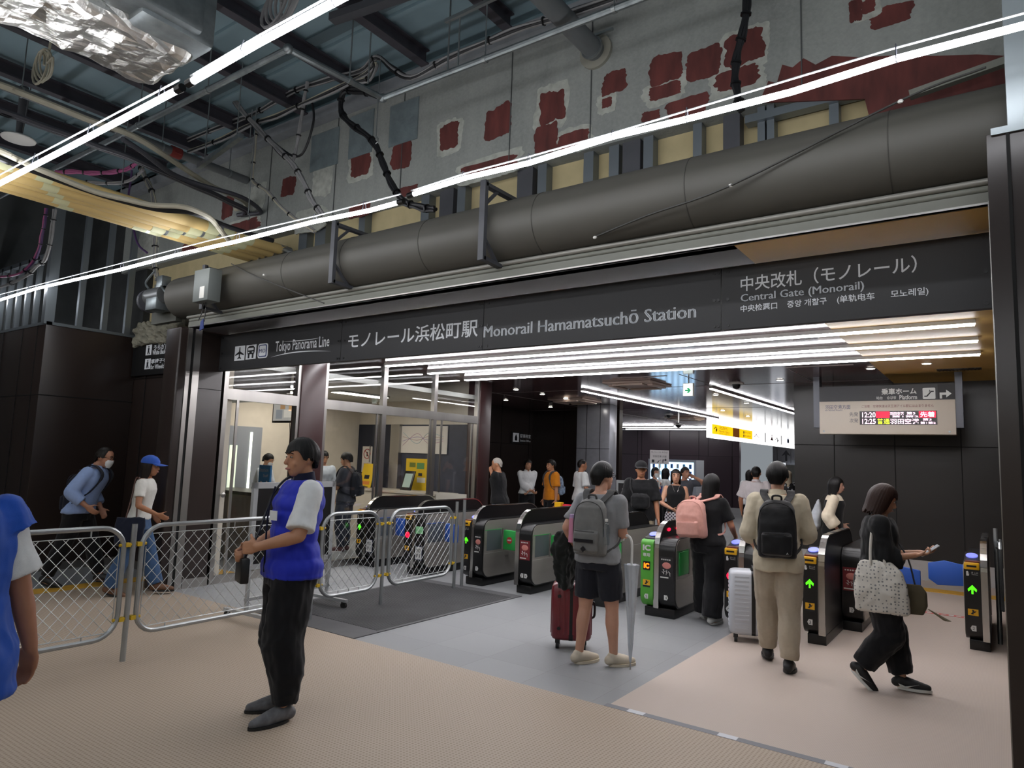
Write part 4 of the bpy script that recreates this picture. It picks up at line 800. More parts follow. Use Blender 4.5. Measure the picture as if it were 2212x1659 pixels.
        if poster is not None:
            col = (mat('poster_black', '171517', .5), mat('poster_red', '6d2026', .5))[poster]; flat(rect(.012, 0, rw - .02, .24), (x1, ys + .019, .42), col, t, name='poster')
            MB().sph((x1 + rw * .48, ys + .017, .57), (rw * .27, .003, .035), 14).build('poster_picture', mat('poster_pink', 'c07a72', .5), t)
            g = MB()
            for (a_, b_), (c_, d_) in (((.25, .525), (.4, .50)), ((.32, .53), (.3, .475)), ((.42, .515), (.56, .49)), ((.5, .525), (.46, .47)), ((.58, .51), (.72, .485)), ((.66, .505), (.7, .46)), ((.2, .5), (.34, .485))): g.beam((x1 + rw * a_, ys + .0165, b_), (x1 + rw * c_, ys + .0165, d_), .003, .007, (0, 1, 0))
            for k_ in range(5): g.box((x1 + rw * (.16 + .12 * k_), ys + .0155, .626), (x1 + rw * (.23 + .12 * k_), ys + .018, .64))
            g.build('brush_strokes', TAGW, t, smooth=0)
            flat(rect(.02, 0, rw * .6, .012), (x1, ys + .0165, .435), TAGW, t, name='poster_line')
        for k, s in enumerate(nums[1]): gtag(s, x1 + rw * .5 - .03 * len(nums[1]) + k * .06, .2, 1 if (k == len(nums[1]) - 1) else -1, t)
        # flap recess and flap
        fm = FBLU if flap == 'blue' else FGRN
        MB().box((W - .0, ys + .10, .455), (W + .0045, ys + .42, .72)).build('flap_recess', mat('recess_grey', '4a5054', .4), t)
        MB().box((W - .0, ys + .05, .72), (W + .006, ys + .44, .727)).build('recess_edge', FGRN if flap != 'blue' else FBLU, t)
        if 'R' in openf:
            o = MB().prism(rrect(0, 0, .25, .26, .02), lambda u, v, w: (W + .02 + u, ys + .44 + w - u * .12, .45 + v), 0, .045).build('flap', fm, t, bevel=.008)
            nz = at(0, 0, D=1)
            if flap != 'blue': MB().cyl((W + .14, ys + .425, .58), (W + .14, ys + .42, .58), .045, n=20).build('no_entry_mark', mat('mark_red', 'a8322c', .5), o); MB().box((W + .11, ys + .417, .573), (W + .17, ys + .42, .59)).build('no_entry_bar', TAGW, o)
            MB().cyl((W + .01, ys + .45, .44), (W + .01, ys + .45, .73), .014).build('flap_hinge', STEEL, t)
        else:
            MB().box((W + .004, ys + .1, .46), (W + .016, ys + .38, .715)).build('flap', fm, t, bevel=.006); MB().cyl((W + .008, ys + .395, .45), (W + .008, ys + .395, .725), .01).build('flap_hinge', STEEL, t)
    if 'L' in openf:
        o = MB().prism(rrect(-.25, 0, 0, .26, .02), lambda u, v, w: (-.01 + u, .62 + w, .45 + v), 0, .045).build('flap', FBLU if flap == 'blue' else FGRN, t, bevel=.008); MB().cyl((-.1, .615, .58), (-.1, .61, .58), .045, n=20).build('no_entry_mark', mat('mark_red', 'a8322c', .5), o)
    for s, xa, xb in rear:
        zz = [(xa, .52), (xa + (xb - xa) * .25, .46), (xb, .48), (xb, .70), (xa + (xb - xa) * .45, .73), (xa, .69)]
        MB().prism(zz, lambda u, v, w: (u, .9 + w, v), 0, .04).build('flap', FBLU, t, bevel=.008)
    # small lamps along the arch top
    for y in (.55, 1.1): MB().box((s0 + .004, y, 1.022), (s1 - .004, y + .16, 1.036)).build('sensor', BLACK, t, bevel=.004)
    if disp == 'ic':
        for y in (.3, .55): MB().sph((lw + sw, y, .935), (.006, .05, .02), 10).build('warning_lamp', STP, t)
    for k, z in enumerate((.8, .85)): pass
    MB().prism([(.028, .66), (.028, .76), (.05, .84), (.056, .83), (.036, .76), (.036, .66)], PX, s0 - .002, s0 + .018).build('yellow_strip', YSLOT, t)
    del t['fy']
    return t
gate('ticket gate farthest left, black arch with blue flaps behind the chain-link fence', -7.98, 7.22, .13, .06, .17, 'black', ('', ''), 'arrow', flap='blue', openf=('R',))
G7 = gate('ticket gate with red stop lamp and blue flap, second from the left behind the fence', -6.98, 7.22, .13, .06, .17, 'black', ('', ''), 'stop', flap='blue', openf=('R',))
gate('ticket gate with black poster and green flaps just right of the fence end', -5.9, 7.22, .12, .055, .155, 'black', ('8', '7'), 'arrow', openf=('R',), poster=0)
gate('ticket gate with red poster and lane tags 7 and 6, behind the red suitcase', -5.05, 7.22, 0, .06, .185, None, ('', '76'), None, openf=('R', 'L'), poster=1)
gate('ticket gate mostly hidden by the man in grey with backpack', -4.12, 7.22, .13, .06, .17, 'green', ('6', '5'), 'ic', poster=0)
gate('green fronted IC ticket gate with tags 5 and 4, right of the grey backpack man', -3.32, 7.22, .15, .06, .19, 'green', ('5', '4'), 'ic', poster=0)
gate('black ticket gate with red stop lamp and tag 4, behind the white suitcase', -2.38, 7.22, .14, .06, .16, 'black', ('43', ''), 'stop')
gate('black ticket gate with green arrow and tag 3, right of the man in cream', -1.61, 7.2, .14, .06, .2, 'black', ('3', '2'), 'arrow', ys=.86, poster=1, rear=((0, .55, .92),))
gate('narrow black ticket gate with green arrow and tag 2 at the right reveal', -.33, 8.08, .14, .055, 0, 'black', ('2', ''), 'arrow', right=False, rear=((0, -.36, -.02),))
# MO 01 tags and green notice tied to the gates behind the fence
for x, z, lb in ((-7.765, .22, 'white MO 01 plate on the side of the leftmost gate'), (-6.765, .22, 'white MO 01 plate on the side of the gate with red stop lamp')):
    t = thing('number_plate', lb, 'plate', (x, 7.236, z), 0, 'MO 01 plates'); flat(rect(-.0, 0, .13, .19), (0, 0, 0), mat('plate_navy', '2a3350', .5), t, name='backing', th=.004); flat(rect(.006, .01, .124, .18), (0, -.004, 0), TAGW, t, name='plate'); text('MO', (.025, -.007, .105), .08, .05, PBK, t); text('01', (.028, -.007, .035), .07, .05, PBK, t)
o = thing('green_notice', 'light green paper notice stuck on the gate with red stop lamp', 'notice', (-6.775, 7.236, .58)); flat(rect(0, 0, .14, .1), (0, 0, 0), mat('notice_green', '8fd49a', .6), o, name='paper')
b = MB()
for k in range(9): b.beam((.015 + .012 * k, -.003, .03 + .012 * (k % 2)), (.022 + .012 * k, -.003, .055 - .01 * (k % 3)), .002, .004, (0, 1, 0))
b.build('handwriting', mat('ink_green', '2c6a3a', .6), o)
# ================================================================ chain-link fence
FEN = mat('fence_tube', 'a3a7a8', .35, .8, var=.08); LINK = mat('chain_wire', 'b2b5b4', .4, .7)
def fence_panel(label, xa, ya, xb, yb, z0=.2, z1=1.04):
    A = V((xa, ya, 0)); d = (V((xb, yb, 0)) - A); Lp = d.length; d.normalize(); n = V((d.y, -d.x, 0)); t = thing('chain_link_fence', label, 'fence', A, 0, 'chain link fence panels')
    P = lambda u, z: d * u + V((0, 0, z))
    rim = [P(u, z) for u, z in rrect(0, z0, Lp, z1, .17, 6)]; MB().tube(rim + [rim[0]], .019, 10).build('frame', FEN, t)
    b = MB(); h0, h1 = z0 + .045, z1 - .065; u0, u1 = .035, Lp - .035
    b.tube([P(u0 + .05, h1), P(u1 - .05, h1)], .004, 5); b.tube([P(u0 + .05, h0), P(u1 - .05, h0)], .004, 5); b.tube([P(u0, h0 + .1), P(u0, h1 - .1)], .004, 5); b.tube([P(u1, h0 + .1), P(u1, h1 - .1)], .004, 5)
    for u in (.25, Lp / 2, Lp - .25): b.tube([P(u, h1), P(u, z1)], .006, 5); b.tube([P(u, h0), P(u, z0)], .006, 5)
    H = h1 - h0; st = .098; k = -int(H / st) - 1
    def clip(u, s):
        """diagonal from (u,h0) going up with slope s, clipped to the panel"""
        a, c = (u, h0), (u + s * H * .9, h1); lo, hi = 0., 1.; du = c[0] - a[0]
        for lim, sg in ((u0, 1), (u1, -1)):
            f0, f1 = sg * (a[0] - lim), sg * (c[0] - lim)
            if f0 < 0 and f1 < 0: return None
            if f0 < 0: lo = max(lo, f0 / (f0 - f1))
            elif f1 < 0: hi = min(hi, f0 / (f0 - f1))
        return None if hi - lo < .02 else ((a[0] + du * lo, h0 + H * lo), (a[0] + du * hi, h0 + H * hi))
    while k * st < Lp + H:
        for s in (1, -1):
            q = clip(k * st, s)
            if q: b.tube([P(*q[0]) + n * .003 * s, P(*q[1]) + n * .003 * s], .0026, 4)
        k += 1
    b.build('chain_link_mesh', LINK, t)
    for u in (-.025, Lp + .025):
        for z in (.33, .9): MB().cyl(P(u - .06, z), P(u + .06, z), .012).box(P(u, z) - V((.022, .018, .016)), P(u, z) + V((.022, .018, .016))).build('yellow_clamp', YEL, t)
    return t
def post(label, x, y, h=1.06):
    t = thing('fence_post', label, 'post', (x, y, 0), 0, 'fence posts'); MB().cyl((0, 0, 0), (0, 0, h), .021, n=12).build('tube', FEN, t); MB().cyl((0, 0, h - .004), (0, 0, h), .017, n=12).build('cap', DKSTEEL, t)
fence_panel('chain-link fence panel at the left edge behind the person in blue bib', -5.62, 1.25, -5.63, 2.70); fence_panel('chain-link fence panel between the left post and the man in blue vest', -5.635, 2.84, -5.69, 4.5)
fence_panel('short chain-link fence panel just right of the man in blue vest', -5.70, 4.70, -5.70, 5.49); fence_panel('chain-link fence panel before the gate with red stop lamp', -5.70, 5.66, -5.74, 6.8)
post('fence post standing before the woman in blue cap', -5.632, 2.77); post('fence post right beside the man in blue vest', -5.695, 4.6); post('fence post before the leftmost gate', -5.70, 5.575); post('twin fence post nearer, before the black poster gate', -5.745, 6.89, 1.1); post('twin fence post farther, before the black poster gate', -5.76, 7.06, 1.12)
post('fence post at the far left edge beside the blue bib', -5.62, 1.17)
# posts of a barrier against the right column
t = thing('barrier_frame', 'grey steel barrier frame standing against the right reveal', 'barrier', (-.06, 8.6, 0)); MB().cyl((0, 0, 0), (0, 0, 1.14), .022).build('tube', FEN, t); MB().tube([V((.03, -.15, .35)), V((.03, -.15, .95)), V((.03, -.1, 1.0)), V((.03, .3, 1.0))], .018, 8).build('side_rail', FEN, t); MB().cyl((0, 0, .95), (.03, -.1, .95), .012).build('clamp', STEEL, t)
# rubber ribbed mat, floor tape
t = MB(); t.box((-6.45, 4.42, 0), (-4.84, 7.12, .008))
for k in range(62): t.box((-6.4 + k * .0246, 4.75, .008), (-6.388 + k * .0246, 6.95, .012))
o = t.build('ribbed_floor_mat', mat('mat_rubber', '4b4b4d', .6, var=.2, vs=2), smooth=0); tag(o, 'dark ribbed rubber mat on the grey floor under the fence', 'floor mat')
t = thing('floor_tape', 'red warning tape with white lettering on the floor behind the right gates', 'floor tape', (-1.1, 9.85, .005)); MB().box((-.4, -.05, 0), (.9, .05, .002)).build('tape', mat('tape_red', 'c8655f', .5), t)
b = MB()
for k in range(16): b.box((-.36 + k * .075, -.03, .002), (-.31 + k * .075, .03 - .015 * (k % 3), .003))
b.build('worn_lettering', TAGW, t, smooth=0)
# standing sign board behind the man in the vest
A = at(525, 1345, Z=0); B = at(707, 1306, Z=0); d = (B - A); Lb = d.length; d.normalize(); nn = V((d.y, -d.x, 0))
t = thing('standing_board', 'black board in white frame on wheeled feet behind the man in the blue vest', 'sign board', A); zt = at(717, 1040, X=B.x).z; b = MB(); M = Matrix(((d.x, nn.x * -1, 0, 0), (d.y, nn.y * -1, 0, 0), (0, 0, 1, 0), (0, 0, 0, 1)))
FW = mat('frame_white', 'b4b7b9', .35, .4)
b.box((0, -.02, .55), (.05, .02, zt), M).box((Lb - .05, -.02, .3), (Lb, .02, zt), M).box((0, -.02, zt - .06), (Lb, .02, zt), M).box((0, -.02, .5), (Lb, .02, .55), M).build('frame', FW, t); MB().box((.05, -.012, .55), (Lb - .05, .012, zt - .06), M).build('board', BLACK, t)
MB().box((Lb - .04, -.015, .08), (Lb - .01, .015, .5), M).box((.01, -.015, .08), (.04, .015, .5), M).box((0, -.015, .2), (Lb, .015, .23), M).build('stand', FW, t)
for x in (0.02, Lb - .03):
    MB().box((x - .02, -.32, .07), (x + .02, .32, .1), M).build('foot', FW, t)
    for y in (-.28, .28): MB().cyl(M @ V((x - .015, y, .035)), M @ V((x + .015, y, .035)), .035, n=14).box((x - .02, y - .02, .04), (x + .02, y + .02, .075), M).build('caster', RUBBER, t)
MB().tube([M @ V((Lb * .6 + .08 * math.cos(a * PI / 8), -.014, .63 + .05 * math.sin(a * PI / 8))) for a in range(17)], .008, 6).build('hanging_ring', WHITE, t)
# ================================================================ things inside the ticket office and the hall
t = thing('office_counter', 'grey fronted counter with dark top in the ticket office', 'counter', (-9.5, 6.3, 0)); MB().box((-1.1, 0, 0), (.35, .55, .98)).build('front', mat('counter_grey', '98928a', .5, var=.1), t); MB().box((-1.15, -.05, .98), (.4, .6, 1.03)).build('top', mat('counter_top', '3c3630', .4), t)
t = thing('office_desk', 'pale counter under the pamphlet stand at the office end', 'counter', (-9.2, 9.5, 0)); MB().box((-2.0, 0, 0), (.75, .6, .95)).build('front', CREAM, t); MB().box((-2.03, -.03, .95), (.78, .62, .99)).build('top', mat('counter_pale', 'b9b2a6', .4), t)
P0 = at(610, 888, X=-9.0); t = thing('television', 'small television hanging from the ceiling inside the ticket office', 'television', P0); MB().box((-.25, 0, -.18), (.35, .06, .17)).build('case', BLACK, t, bevel=.008); MB().box((-.22, -.004, -.15), (.32, .0, .15)).build('screen', mat('tv_screen', 'a9a6a0', .3, emis=.7), t)
for k, (x, z, w, h, c) in enumerate(((-.15, -.12, .16, .14, '8f9296'), (.05, -.1, .2, .12, 'd8d3c8'), (-.05, .03, .12, .1, 'b08a64'), (.16, .0, .12, .12, 'c8a070'))): MB().box((x, -.006, z), (x + w, -.004, z + h)).build('picture', mat('tv%d' % k, c, .4, emis=.6), t)
MB().cyl((.05, .03, .17), (.05, .03, 2.78 - P0.z), .02).build('ceiling_bracket', STEEL, t); MB().tube(bez([(.1, .07, -.15), (.12, .08, -.4), (.1, .08, -.75)], 5), .006, 5).build('power_cord', CBLK, t)
p = at(569, 1030, X=-9.2); t = thing('counter_sign', 'blue Station counter sign with white lettering in the ticket office', 'sign', (p.x, p.y, 1.03)); MB().box((-.12, 0, 0), (.16, .03, .42)).build('panel', mat('sign_blue', '3d86c0', .5), t); text('Station', (-.1, -.002, .32), .22, .055, TAGW, t); text('Staff', (.0, -.002, .24), .12, .04, TAGW, t)
for x, z, r in ((-.05, .15, .035), (.02, .1, .025), (.09, .17, .02)): MB().sph((x, -.001, z), (r, .003, r * .7), 10).build('bubble', TAGW, t)
t = thing('no_entry_poster', 'white poster with red no-entry circle on the navy office wall', 'poster', (at(782, 1000, Y=10.165).x, 10.165, at(790, 1020, Y=10.16).z)); MB().box((0, -.004, 0), (.3, 0, .55)).build('paper', mat('paper_white', 'd8d2c8', .6), t); MB().tube([(.15 + .1 * math.cos(a * PI / 10), -.006, .39 + .1 * math.sin(a * PI / 10)) for a in range(21)], .008, 6).beam((.08, -.006, .46), (.22, -.006, .32), .004, .014).build('red_circle', mat('mark_red', 'a8322c', .5), t); MB().box((.135, -.006, .34), (.165, -.004, .43)).build('figure', PBK, t); text('立入禁止', (.05, -.006, .15), .2, .05, MATS['mark_red'], t)
t = thing('pamphlet_stand', 'yellow pamphlet poster on a slanted stand on the office counter', 'poster', (at(783, 1040, Y=9.7).x, 9.75, .99)); M = Matrix.Rotation(rad(-14), 4, 'X'); MB().box((-.17, 0, 0), (.17, .02, .5), M).build('poster', mat('poster_yellow', 'd8b41c', .5), t, bevel=.006); MB().box((-.06, -.004, .18), (.08, 0, .26), M).build('picture', PBK, t); MB().box((-.1, -.004, .06), (.12, 0, .13), M).build('picture', mat('poster_orange', 'c87a34', .5), t); MB().box((-.1, .0, 0), (.1, .18, .02)).build('foot', BLACK, t)
t = thing('tourist_poster', 'large yellow poster with small pictures behind the office glass', 'poster', (at(900, 1020, Y=10.1).x, 10.1, .99)); MB().box((-.3, 0, 0), (.3, .03, .62)).build('panel', MATS['poster_yellow'], t)
for x, z, w, h, c in ((-.2, .45, .16, .09, '6f7a2c'), (.0, .42, .2, .12, '5a8a50'), (-.25, .2, .2, .16, 'a89a30'), (.02, .15, .22, .1, 'd8d2c0'), (.05, .28, .1, .06, '2c2c2c')): MB().box((x, -.004, z), (x + w, 0, z + h)).build('picture', mat('pic' + c, c, .5), t)
t = thing('tablet_stand', 'black framed tablet display on the office counter', 'tablet', (at(876, 1030, Y=9.8).x, 9.8, .99)); M = Matrix.Rotation(rad(-18), 4, 'X'); MB().box((-.14, 0, 0), (.14, .03, .4), M).build('case', BLACK, t, bevel=.01); MB().box((-.1, -.003, .06), (.1, 0, .34), M).build('screen', mat('tablet_screen', '8a9a90', .3, emis=.3), t)
t = thing('map_board', 'white route map board high on the office end wall', 'map', (at(866, 930, Y=10.2).x, 10.19, 1.72)); MB().box((0, -.02, 0), (1.3, 0, .55)).build('board', mat('paper_white', 'd8d2c8', .6), t)
for k in range(4): MB().tube(bez([(.1, -.022, .15 + .09 * k), (.5, -.022, .4 - .07 * k), (.8, -.022, .2 + .07 * k), (1.2, -.022, .25 + .03 * k)], 4), .004, 4).build('route_line', mat('route%d' % k, ('b07a9a', '9a8ab8', 'b08a80', '8ab0b8')[k], .6), t)
t = thing('desk_panel', 'pale grey low panel standing behind the leftmost gates', 'panel', (-7.6, 8.9, 0)); MB().box((-.3, 0, .5), (.35, .03, 1.06)).build('board', mat('panel_pale', 'b8b4a8', .5), t); MB().box((-.28, 0, 0), (-.25, .03, .5)).box((.3, 0, 0), (.33, .03, .5)).build('legs', STEEL, t)
# station office door in the left recess and its sign
o = struct('door_station_office', MB().box((-11.5, 12.35, 0), (-11.47, 13.5, 2.05)), mat('door_dark', '1d1512', .35)); MB().sph((-11.44, 13.3, 1.0), .03, 10).sph((-11.44, 13.3, 1.12), .022, 10).build('door_knob', STEEL, o); MB().box((-11.47, 12.6, 2.06), (-11.42, 13.2, 2.1)).build('door_closer', STEEL, o)
p = at(1105, 957, X=-11.46); q2 = at(1130, 942, X=-11.46); t = thing('office_door_sign', 'small black sign with white pictogram above the station office door', 'sign', p); MB().box((-.03, 0, 0), (0, q2.y - p.y, .34)).build('panel', BLACKP, t); flat(rect(.06, .04, .36, .3), (.001, 0, 0), PIC, t, (0, 1, 0), (0, 0, 1), name='pictogram'); flat([(.15, .08), (.27, .08), (.27, .18), (.21, .27), (.15, .18)], (.004, 0, 0), PBK, t, (0, 1, 0), (0, 0, 1), name='mark'); text('駅事務室', (.004, .42, .17), .55, .11, PIC, t, (0, 1, 0)); text('Station Office', (.004, .42, .06), .55, .06, PIC, t, (0, 1, 0))
o = MB().box((-11.49, 14.3, 1.15), (-11.46, 14.62, 1.5)).build('wall_notice', WHITE); tag(o, 'white square notice on the dark wall right of the station office door', 'notice')
# far hall
t = thing('standing_sign', 'black standing sign in white frame beside the man in black cap', 'sign board', (-6.35, 12.6, 0)); MB().box((0, 0, 0), (.9, .05, 1.32)).build('frame', FW, t); MB().box((.05, -.004, .1), (.85, 0, 1.26)).build('board', mat('board_char', '1e1c1e', .5), t); text('スス', (.12, -.006, 1.02), .34, .14, TAGW, t, bold=.03); MB().cyl((.55, -.003, .7), (.55, -.006, .7), .2, n=24).build('white_disc', TAGW, t); MB().sph((.35, -.004, .5), (.09, .004, .12), 10).build('red_figure', mat('mark_red', 'a8322c', .5), t)
t = thing('vending_machine', 'blue lit vending machine far behind the woman in black top', 'vending machine', (-10.0, 24.5, 0)); MB().box((-1.0, 0, 0), (.9, .8, 1.85)).build('case', mat('vend_white', 'c8ccd4', .4), t); MB().box((-.9, -.01, .9), (.8, 0, 1.75)).build('lit_front', mat('vend_lit', 'b8e0ff', .4, emis=2.2), t)
for k in range(3):
    for j in range(7): MB().cyl((-.75 + j * .24, -.05, 1.0 + k * .26), (-.75 + j * .24, -.05, 1.16 + k * .26), .05, n=8).build('bottle_sample', mat('bot%d' % (j % 3), ('3d6ab0', 'c8d4e0', '5aa0c8')[j % 3], .4), t)
o = struct('door_far', MB().box((-9.95, 27.96, 0), (-8.9, 28.0, 2.05)), mat('door_plum', '2b1c24', .35)); MB().box((-9.8, 27.93, .9), (-9.76, 27.96, 1.15)).build('door_handle', STEEL, o)
st = struct('stairs_far', MB().box((-16, 27.9, 0), (-14.4, 28.0, 2.9)), mat('stair_dark', '07070a', .8))
g = MB()
for k in range(12): g.box((-16, 27.86, .9 + k * .12), (-14.5 - k * .05, 27.9, .94 + k * .12))
g.build('stair_tread', mat('stair_grey', '24262a', .7), st)
t = thing('shop_display', 'white lit shop display shelf far behind the man in white shirt', 'shelf', (-7.3, 32.3, 0)); MB().box((0, 0, 0), (3.6, .2, 1.75)).build('case', mat('shop_dark', '24242a', .5), t)
for k in range(14): MB().box((.1 + k * .24, -.03, .7 + .1 * (k % 3)), (.18 + k * .24, 0, 1.7)).build('hanging_pack', mat('pack%d' % (k % 4), ('e4e6ea', 'c8ccd4', 'dfe3d8', 'aab4c8')[k % 4], .4, emis=.5), t)
t = thing('shop_poster', 'white lit poster stand at the shop front far down the hall', 'poster', (-8.3, 31.6, 0)); MB().box((0, 0, 0), (.6, .05, 1.9)).build('panel', mat('poster_lit', 'e4e9f2', .4, emis=.7), t); MB().sph((.28, -.004, 1.35), (.14, .004, .2), 10).build('picture', mat('poster_bluish', '6f8fc8', .5), t)
t = thing('belt_barrier', 'red barrier belt between posts behind the gate with red poster', 'barrier', (-6.1, 10.0, 0)); MB().cyl((0, 0, 0), (0, 0, .95), .025).build('post', STEEL, t); MB().cyl((1.1, .3, 0), (1.1, .3, .95), .025).build('post', STEEL, t); MB().box((-.06, -.05, .85), (.06, .05, .97)).build('belt_head', YSLOT, t); MB().beam((0, 0, .9), (1.1, .3, .9), .004, .09).build('belt', mat('belt_red', 'c01f36', .5), t)
for p_ in ((0, 0), (1.1, .3)): MB().cyl((p_[0], p_[1], 0), (p_[0], p_[1], .02), .16, n=20).build('base', DKSTEEL, t)
t = thing('red_box_table', 'low white and red stand behind the woman in black sleeveless top', 'stand', (-5.35, 14.5, 0)); MB().box((-.3, 0, 0), (.3, .4, 1.0)).build('body', WHITE, t); MB().box((-.32, -.02, .93), (.32, .42, 1.0)).build('red_top', mat('belt_red', 'c01f36', .5), t); MB().box((-.3, -.004, .25), (.3, 0, .6)).build('pink_panel', mat('pink_panel', 'c98f7a', .5), t)
# ================================================================ people
SKINS = {}
def skin(c):
    if c not in SKINS:
        n = NT('skin_' + c); b = n.b; k = srgb(c); q = n.noise(18, 4); n.l(n.mix(q.outputs[0], tuple(x * .88 for x in k), tuple(min(1, x * 1.1) for x in k)), b.inputs['Base Color']); b.inputs['Roughness'].default_value = .52
        b.inputs['Subsurface Weight'].default_value = .08; b.inputs['Subsurface Radius'].default_value = (.01, .004, .002); SKINS[c] = n.m
    return SKINS[c]
def hairmat(c='0b0a0a'):
    k = 'hair_' + c
    if k in MATS: return MATS[k]
    n = NT(k); b = n.b; q = n.noise(30, 3, (6, 6, .5)); cc = srgb(c); n.l(n.mix(q.outputs[0], tuple(x * .6 for x in cc), tuple(x * 1.4 for x in cc)), b.inputs['Base Color']); b.inputs['Roughness'].default_value = .45; b.inputs['Specular IOR Level'].default_value = .25
    n.bump(q.outputs[0], .25, .01); MATS[k] = n.m; return n.m
_tmp = []
def fuse(b, name, m, parent, vox, sm=4, fold=0, fs=6, seed=0, cut=None, fz=.5, quilt=0):
    """grow one continuous surface over the overlapping solids in b"""
    me = bpy.data.meshes.new(name); me.from_pydata(b.v, [], b.f); bm = bmesh.new(); bm.from_mesh(me); bmesh.ops.recalc_face_normals(bm, faces=bm.faces); bm.to_mesh(me); bm.free()
    o = bpy.data.objects.new(name, me); COL.objects.link(o)
    r = o.modifiers.new('r', 'REMESH'); r.mode = 'VOXEL'; r.voxel_size = vox
    if sm: s = o.modifiers.new('s', 'SMOOTH'); s.factor = .5; s.iterations = sm
    dg = bpy.context.evaluated_depsgraph_get(); me2 = bpy.data.meshes.new_from_object(o.evaluated_get(dg)); o.modifiers.clear(); o.data = me2; bpy.data.meshes.remove(me); me2.name = name
    if fold:
        off = V((seed * 3.1, seed * 1.7, seed)); nr = [v.normal.copy() for v in me2.vertices]
        for v, q in zip(me2.vertices, nr):
            p = v.co; k = noise.noise(V((p.x * fs, p.y * fs, p.z * fs * fz)) + off) + .5 * noise.noise(V((p.x * fs * 2.2 + p.z * 3, p.y * fs * 2.2, p.z * fs)) + off)
            k += .9 * (.32 - abs(noise.noise(V((p.x * fs * 1.6 + p.z * 2, p.y * fs * 1.6 - p.z * 2, p.z * fs * 1.5)) + off * 2)))
            if quilt: k += 1.3 * abs(math.sin(PI * p.z / quilt))
            v.co = p + q * (k * fold * 1.3)
    if cut: cut(me2)
    me2.materials.clear(); me2.materials.append(m); me2.polygons.foreach_set('use_smooth', [True] * len(me2.polygons)); o.parent = parent
    return o
def ell(c, rx, ry, n=20, p=2.0): return [V((c[0] + rx * abs(math.cos(2 * PI * k / n)) ** (2 / p) * (1 if math.cos(2 * PI * k / n) >= 0 else -1), c[1] + ry * abs(math.sin(2 * PI * k / n)) ** (2 / p) * (1 if math.sin(2 * PI * k / n) >= 0 else -1), c[2])) for k in range(n)]
def ik(a, t, l1, l2, pole):
    d = t - a; L = max(.02, min(d.length, (l1 + l2) * .999)); d.normalize(); t = a + d * L
    x = (l1 * l1 - l2 * l2 + L * L) / (2 * L); h = math.sqrt(max(0, l1 * l1 - x * x)); p = V(pole); p = (p - d * p.dot(d))
    if p.length < 1e-4: p = V((0, 1, 0))
    return a + d * x + p.normalized() * h, t
def limb(b, pts, rs, n=14, end=True):
    """tapered limb through pts, radii rs, rounded ends"""
    P = bez(pts, 4); m = len(P); R_ = []
    for i in range(m):
        k = i / (m - 1) * (len(rs) - 1); j = min(int(k), len(rs) - 2); R_.append(rs[j] + (rs[j + 1] - rs[j]) * (k - j))
    b.tube(P, R_, n); b.sph(P[0], R_[0], 10)
    if end: b.sph(P[-1], R_[-1], 10)
def hand(b, w, d, nrm, side, curl, s=1.0, grip=None):
    """palm, five separate fingers bent by curl, thumb from the side of the palm. w wrist, d along hand, nrm out of the palm"""
    d = V(d).normalized(); nrm = V(nrm); nrm = (nrm - d * nrm.dot(d)).normalized(); lat = d.cross(nrm) * side
    for k in range(4):
        o = lat * (-.027 + .018 * k) * s; b.tube([w + o * .6, w + d * .04 * s + o, w + d * .088 * s + o], [.013 * s, .0155 * s, .0125 * s], 8); b.sph(w + d * .088 * s + o, .0125 * s, 8)
    for k, (ln, off) in enumerate(((.062, .0), (.076, .004), (.082, .006), (.073, .002))):
        p = w + d * (.088 + off) * s + lat * (-.029 + .0195 * k) * s; a = curl * (.75 + .1 * k); q = [p]; dd = d
        ax = d.cross(nrm)
        for j, f in enumerate((.42, .33, .25)): dd = Matrix.Rotation(a * (.8, 1.15, .9)[j], 3, ax) @ dd; p = p + dd * ln * f * s; q.append(p)
        b.tube(q, [.0095 * s, .009 * s, .0082 * s, .007 * s], 8)
        for x, r in zip(q, (.0095, .009, .0082, .007)): b.sph(x, r * s, 8)
    p = w + d * .022 * s + lat * .028 * s; dd = (lat * .75 + d * .62 + nrm * .3).normalized(); q = [p, p + dd * .04 * s]; dd = (dd * .8 + d * .5 + nrm * (.25 + .4 * curl)).normalized(); q.append(q[-1] + dd * .03 * s); q.append(q[-1] + (dd + nrm * .3 * curl).normalized() * .025 * s)
    b.tube(q, [.015 * s, .0115 * s, .0102 * s, .008 * s], 8)
    for x, r in zip(q, (.015, .0115, .0102, .008)): b.sph(x, r * s, 8)
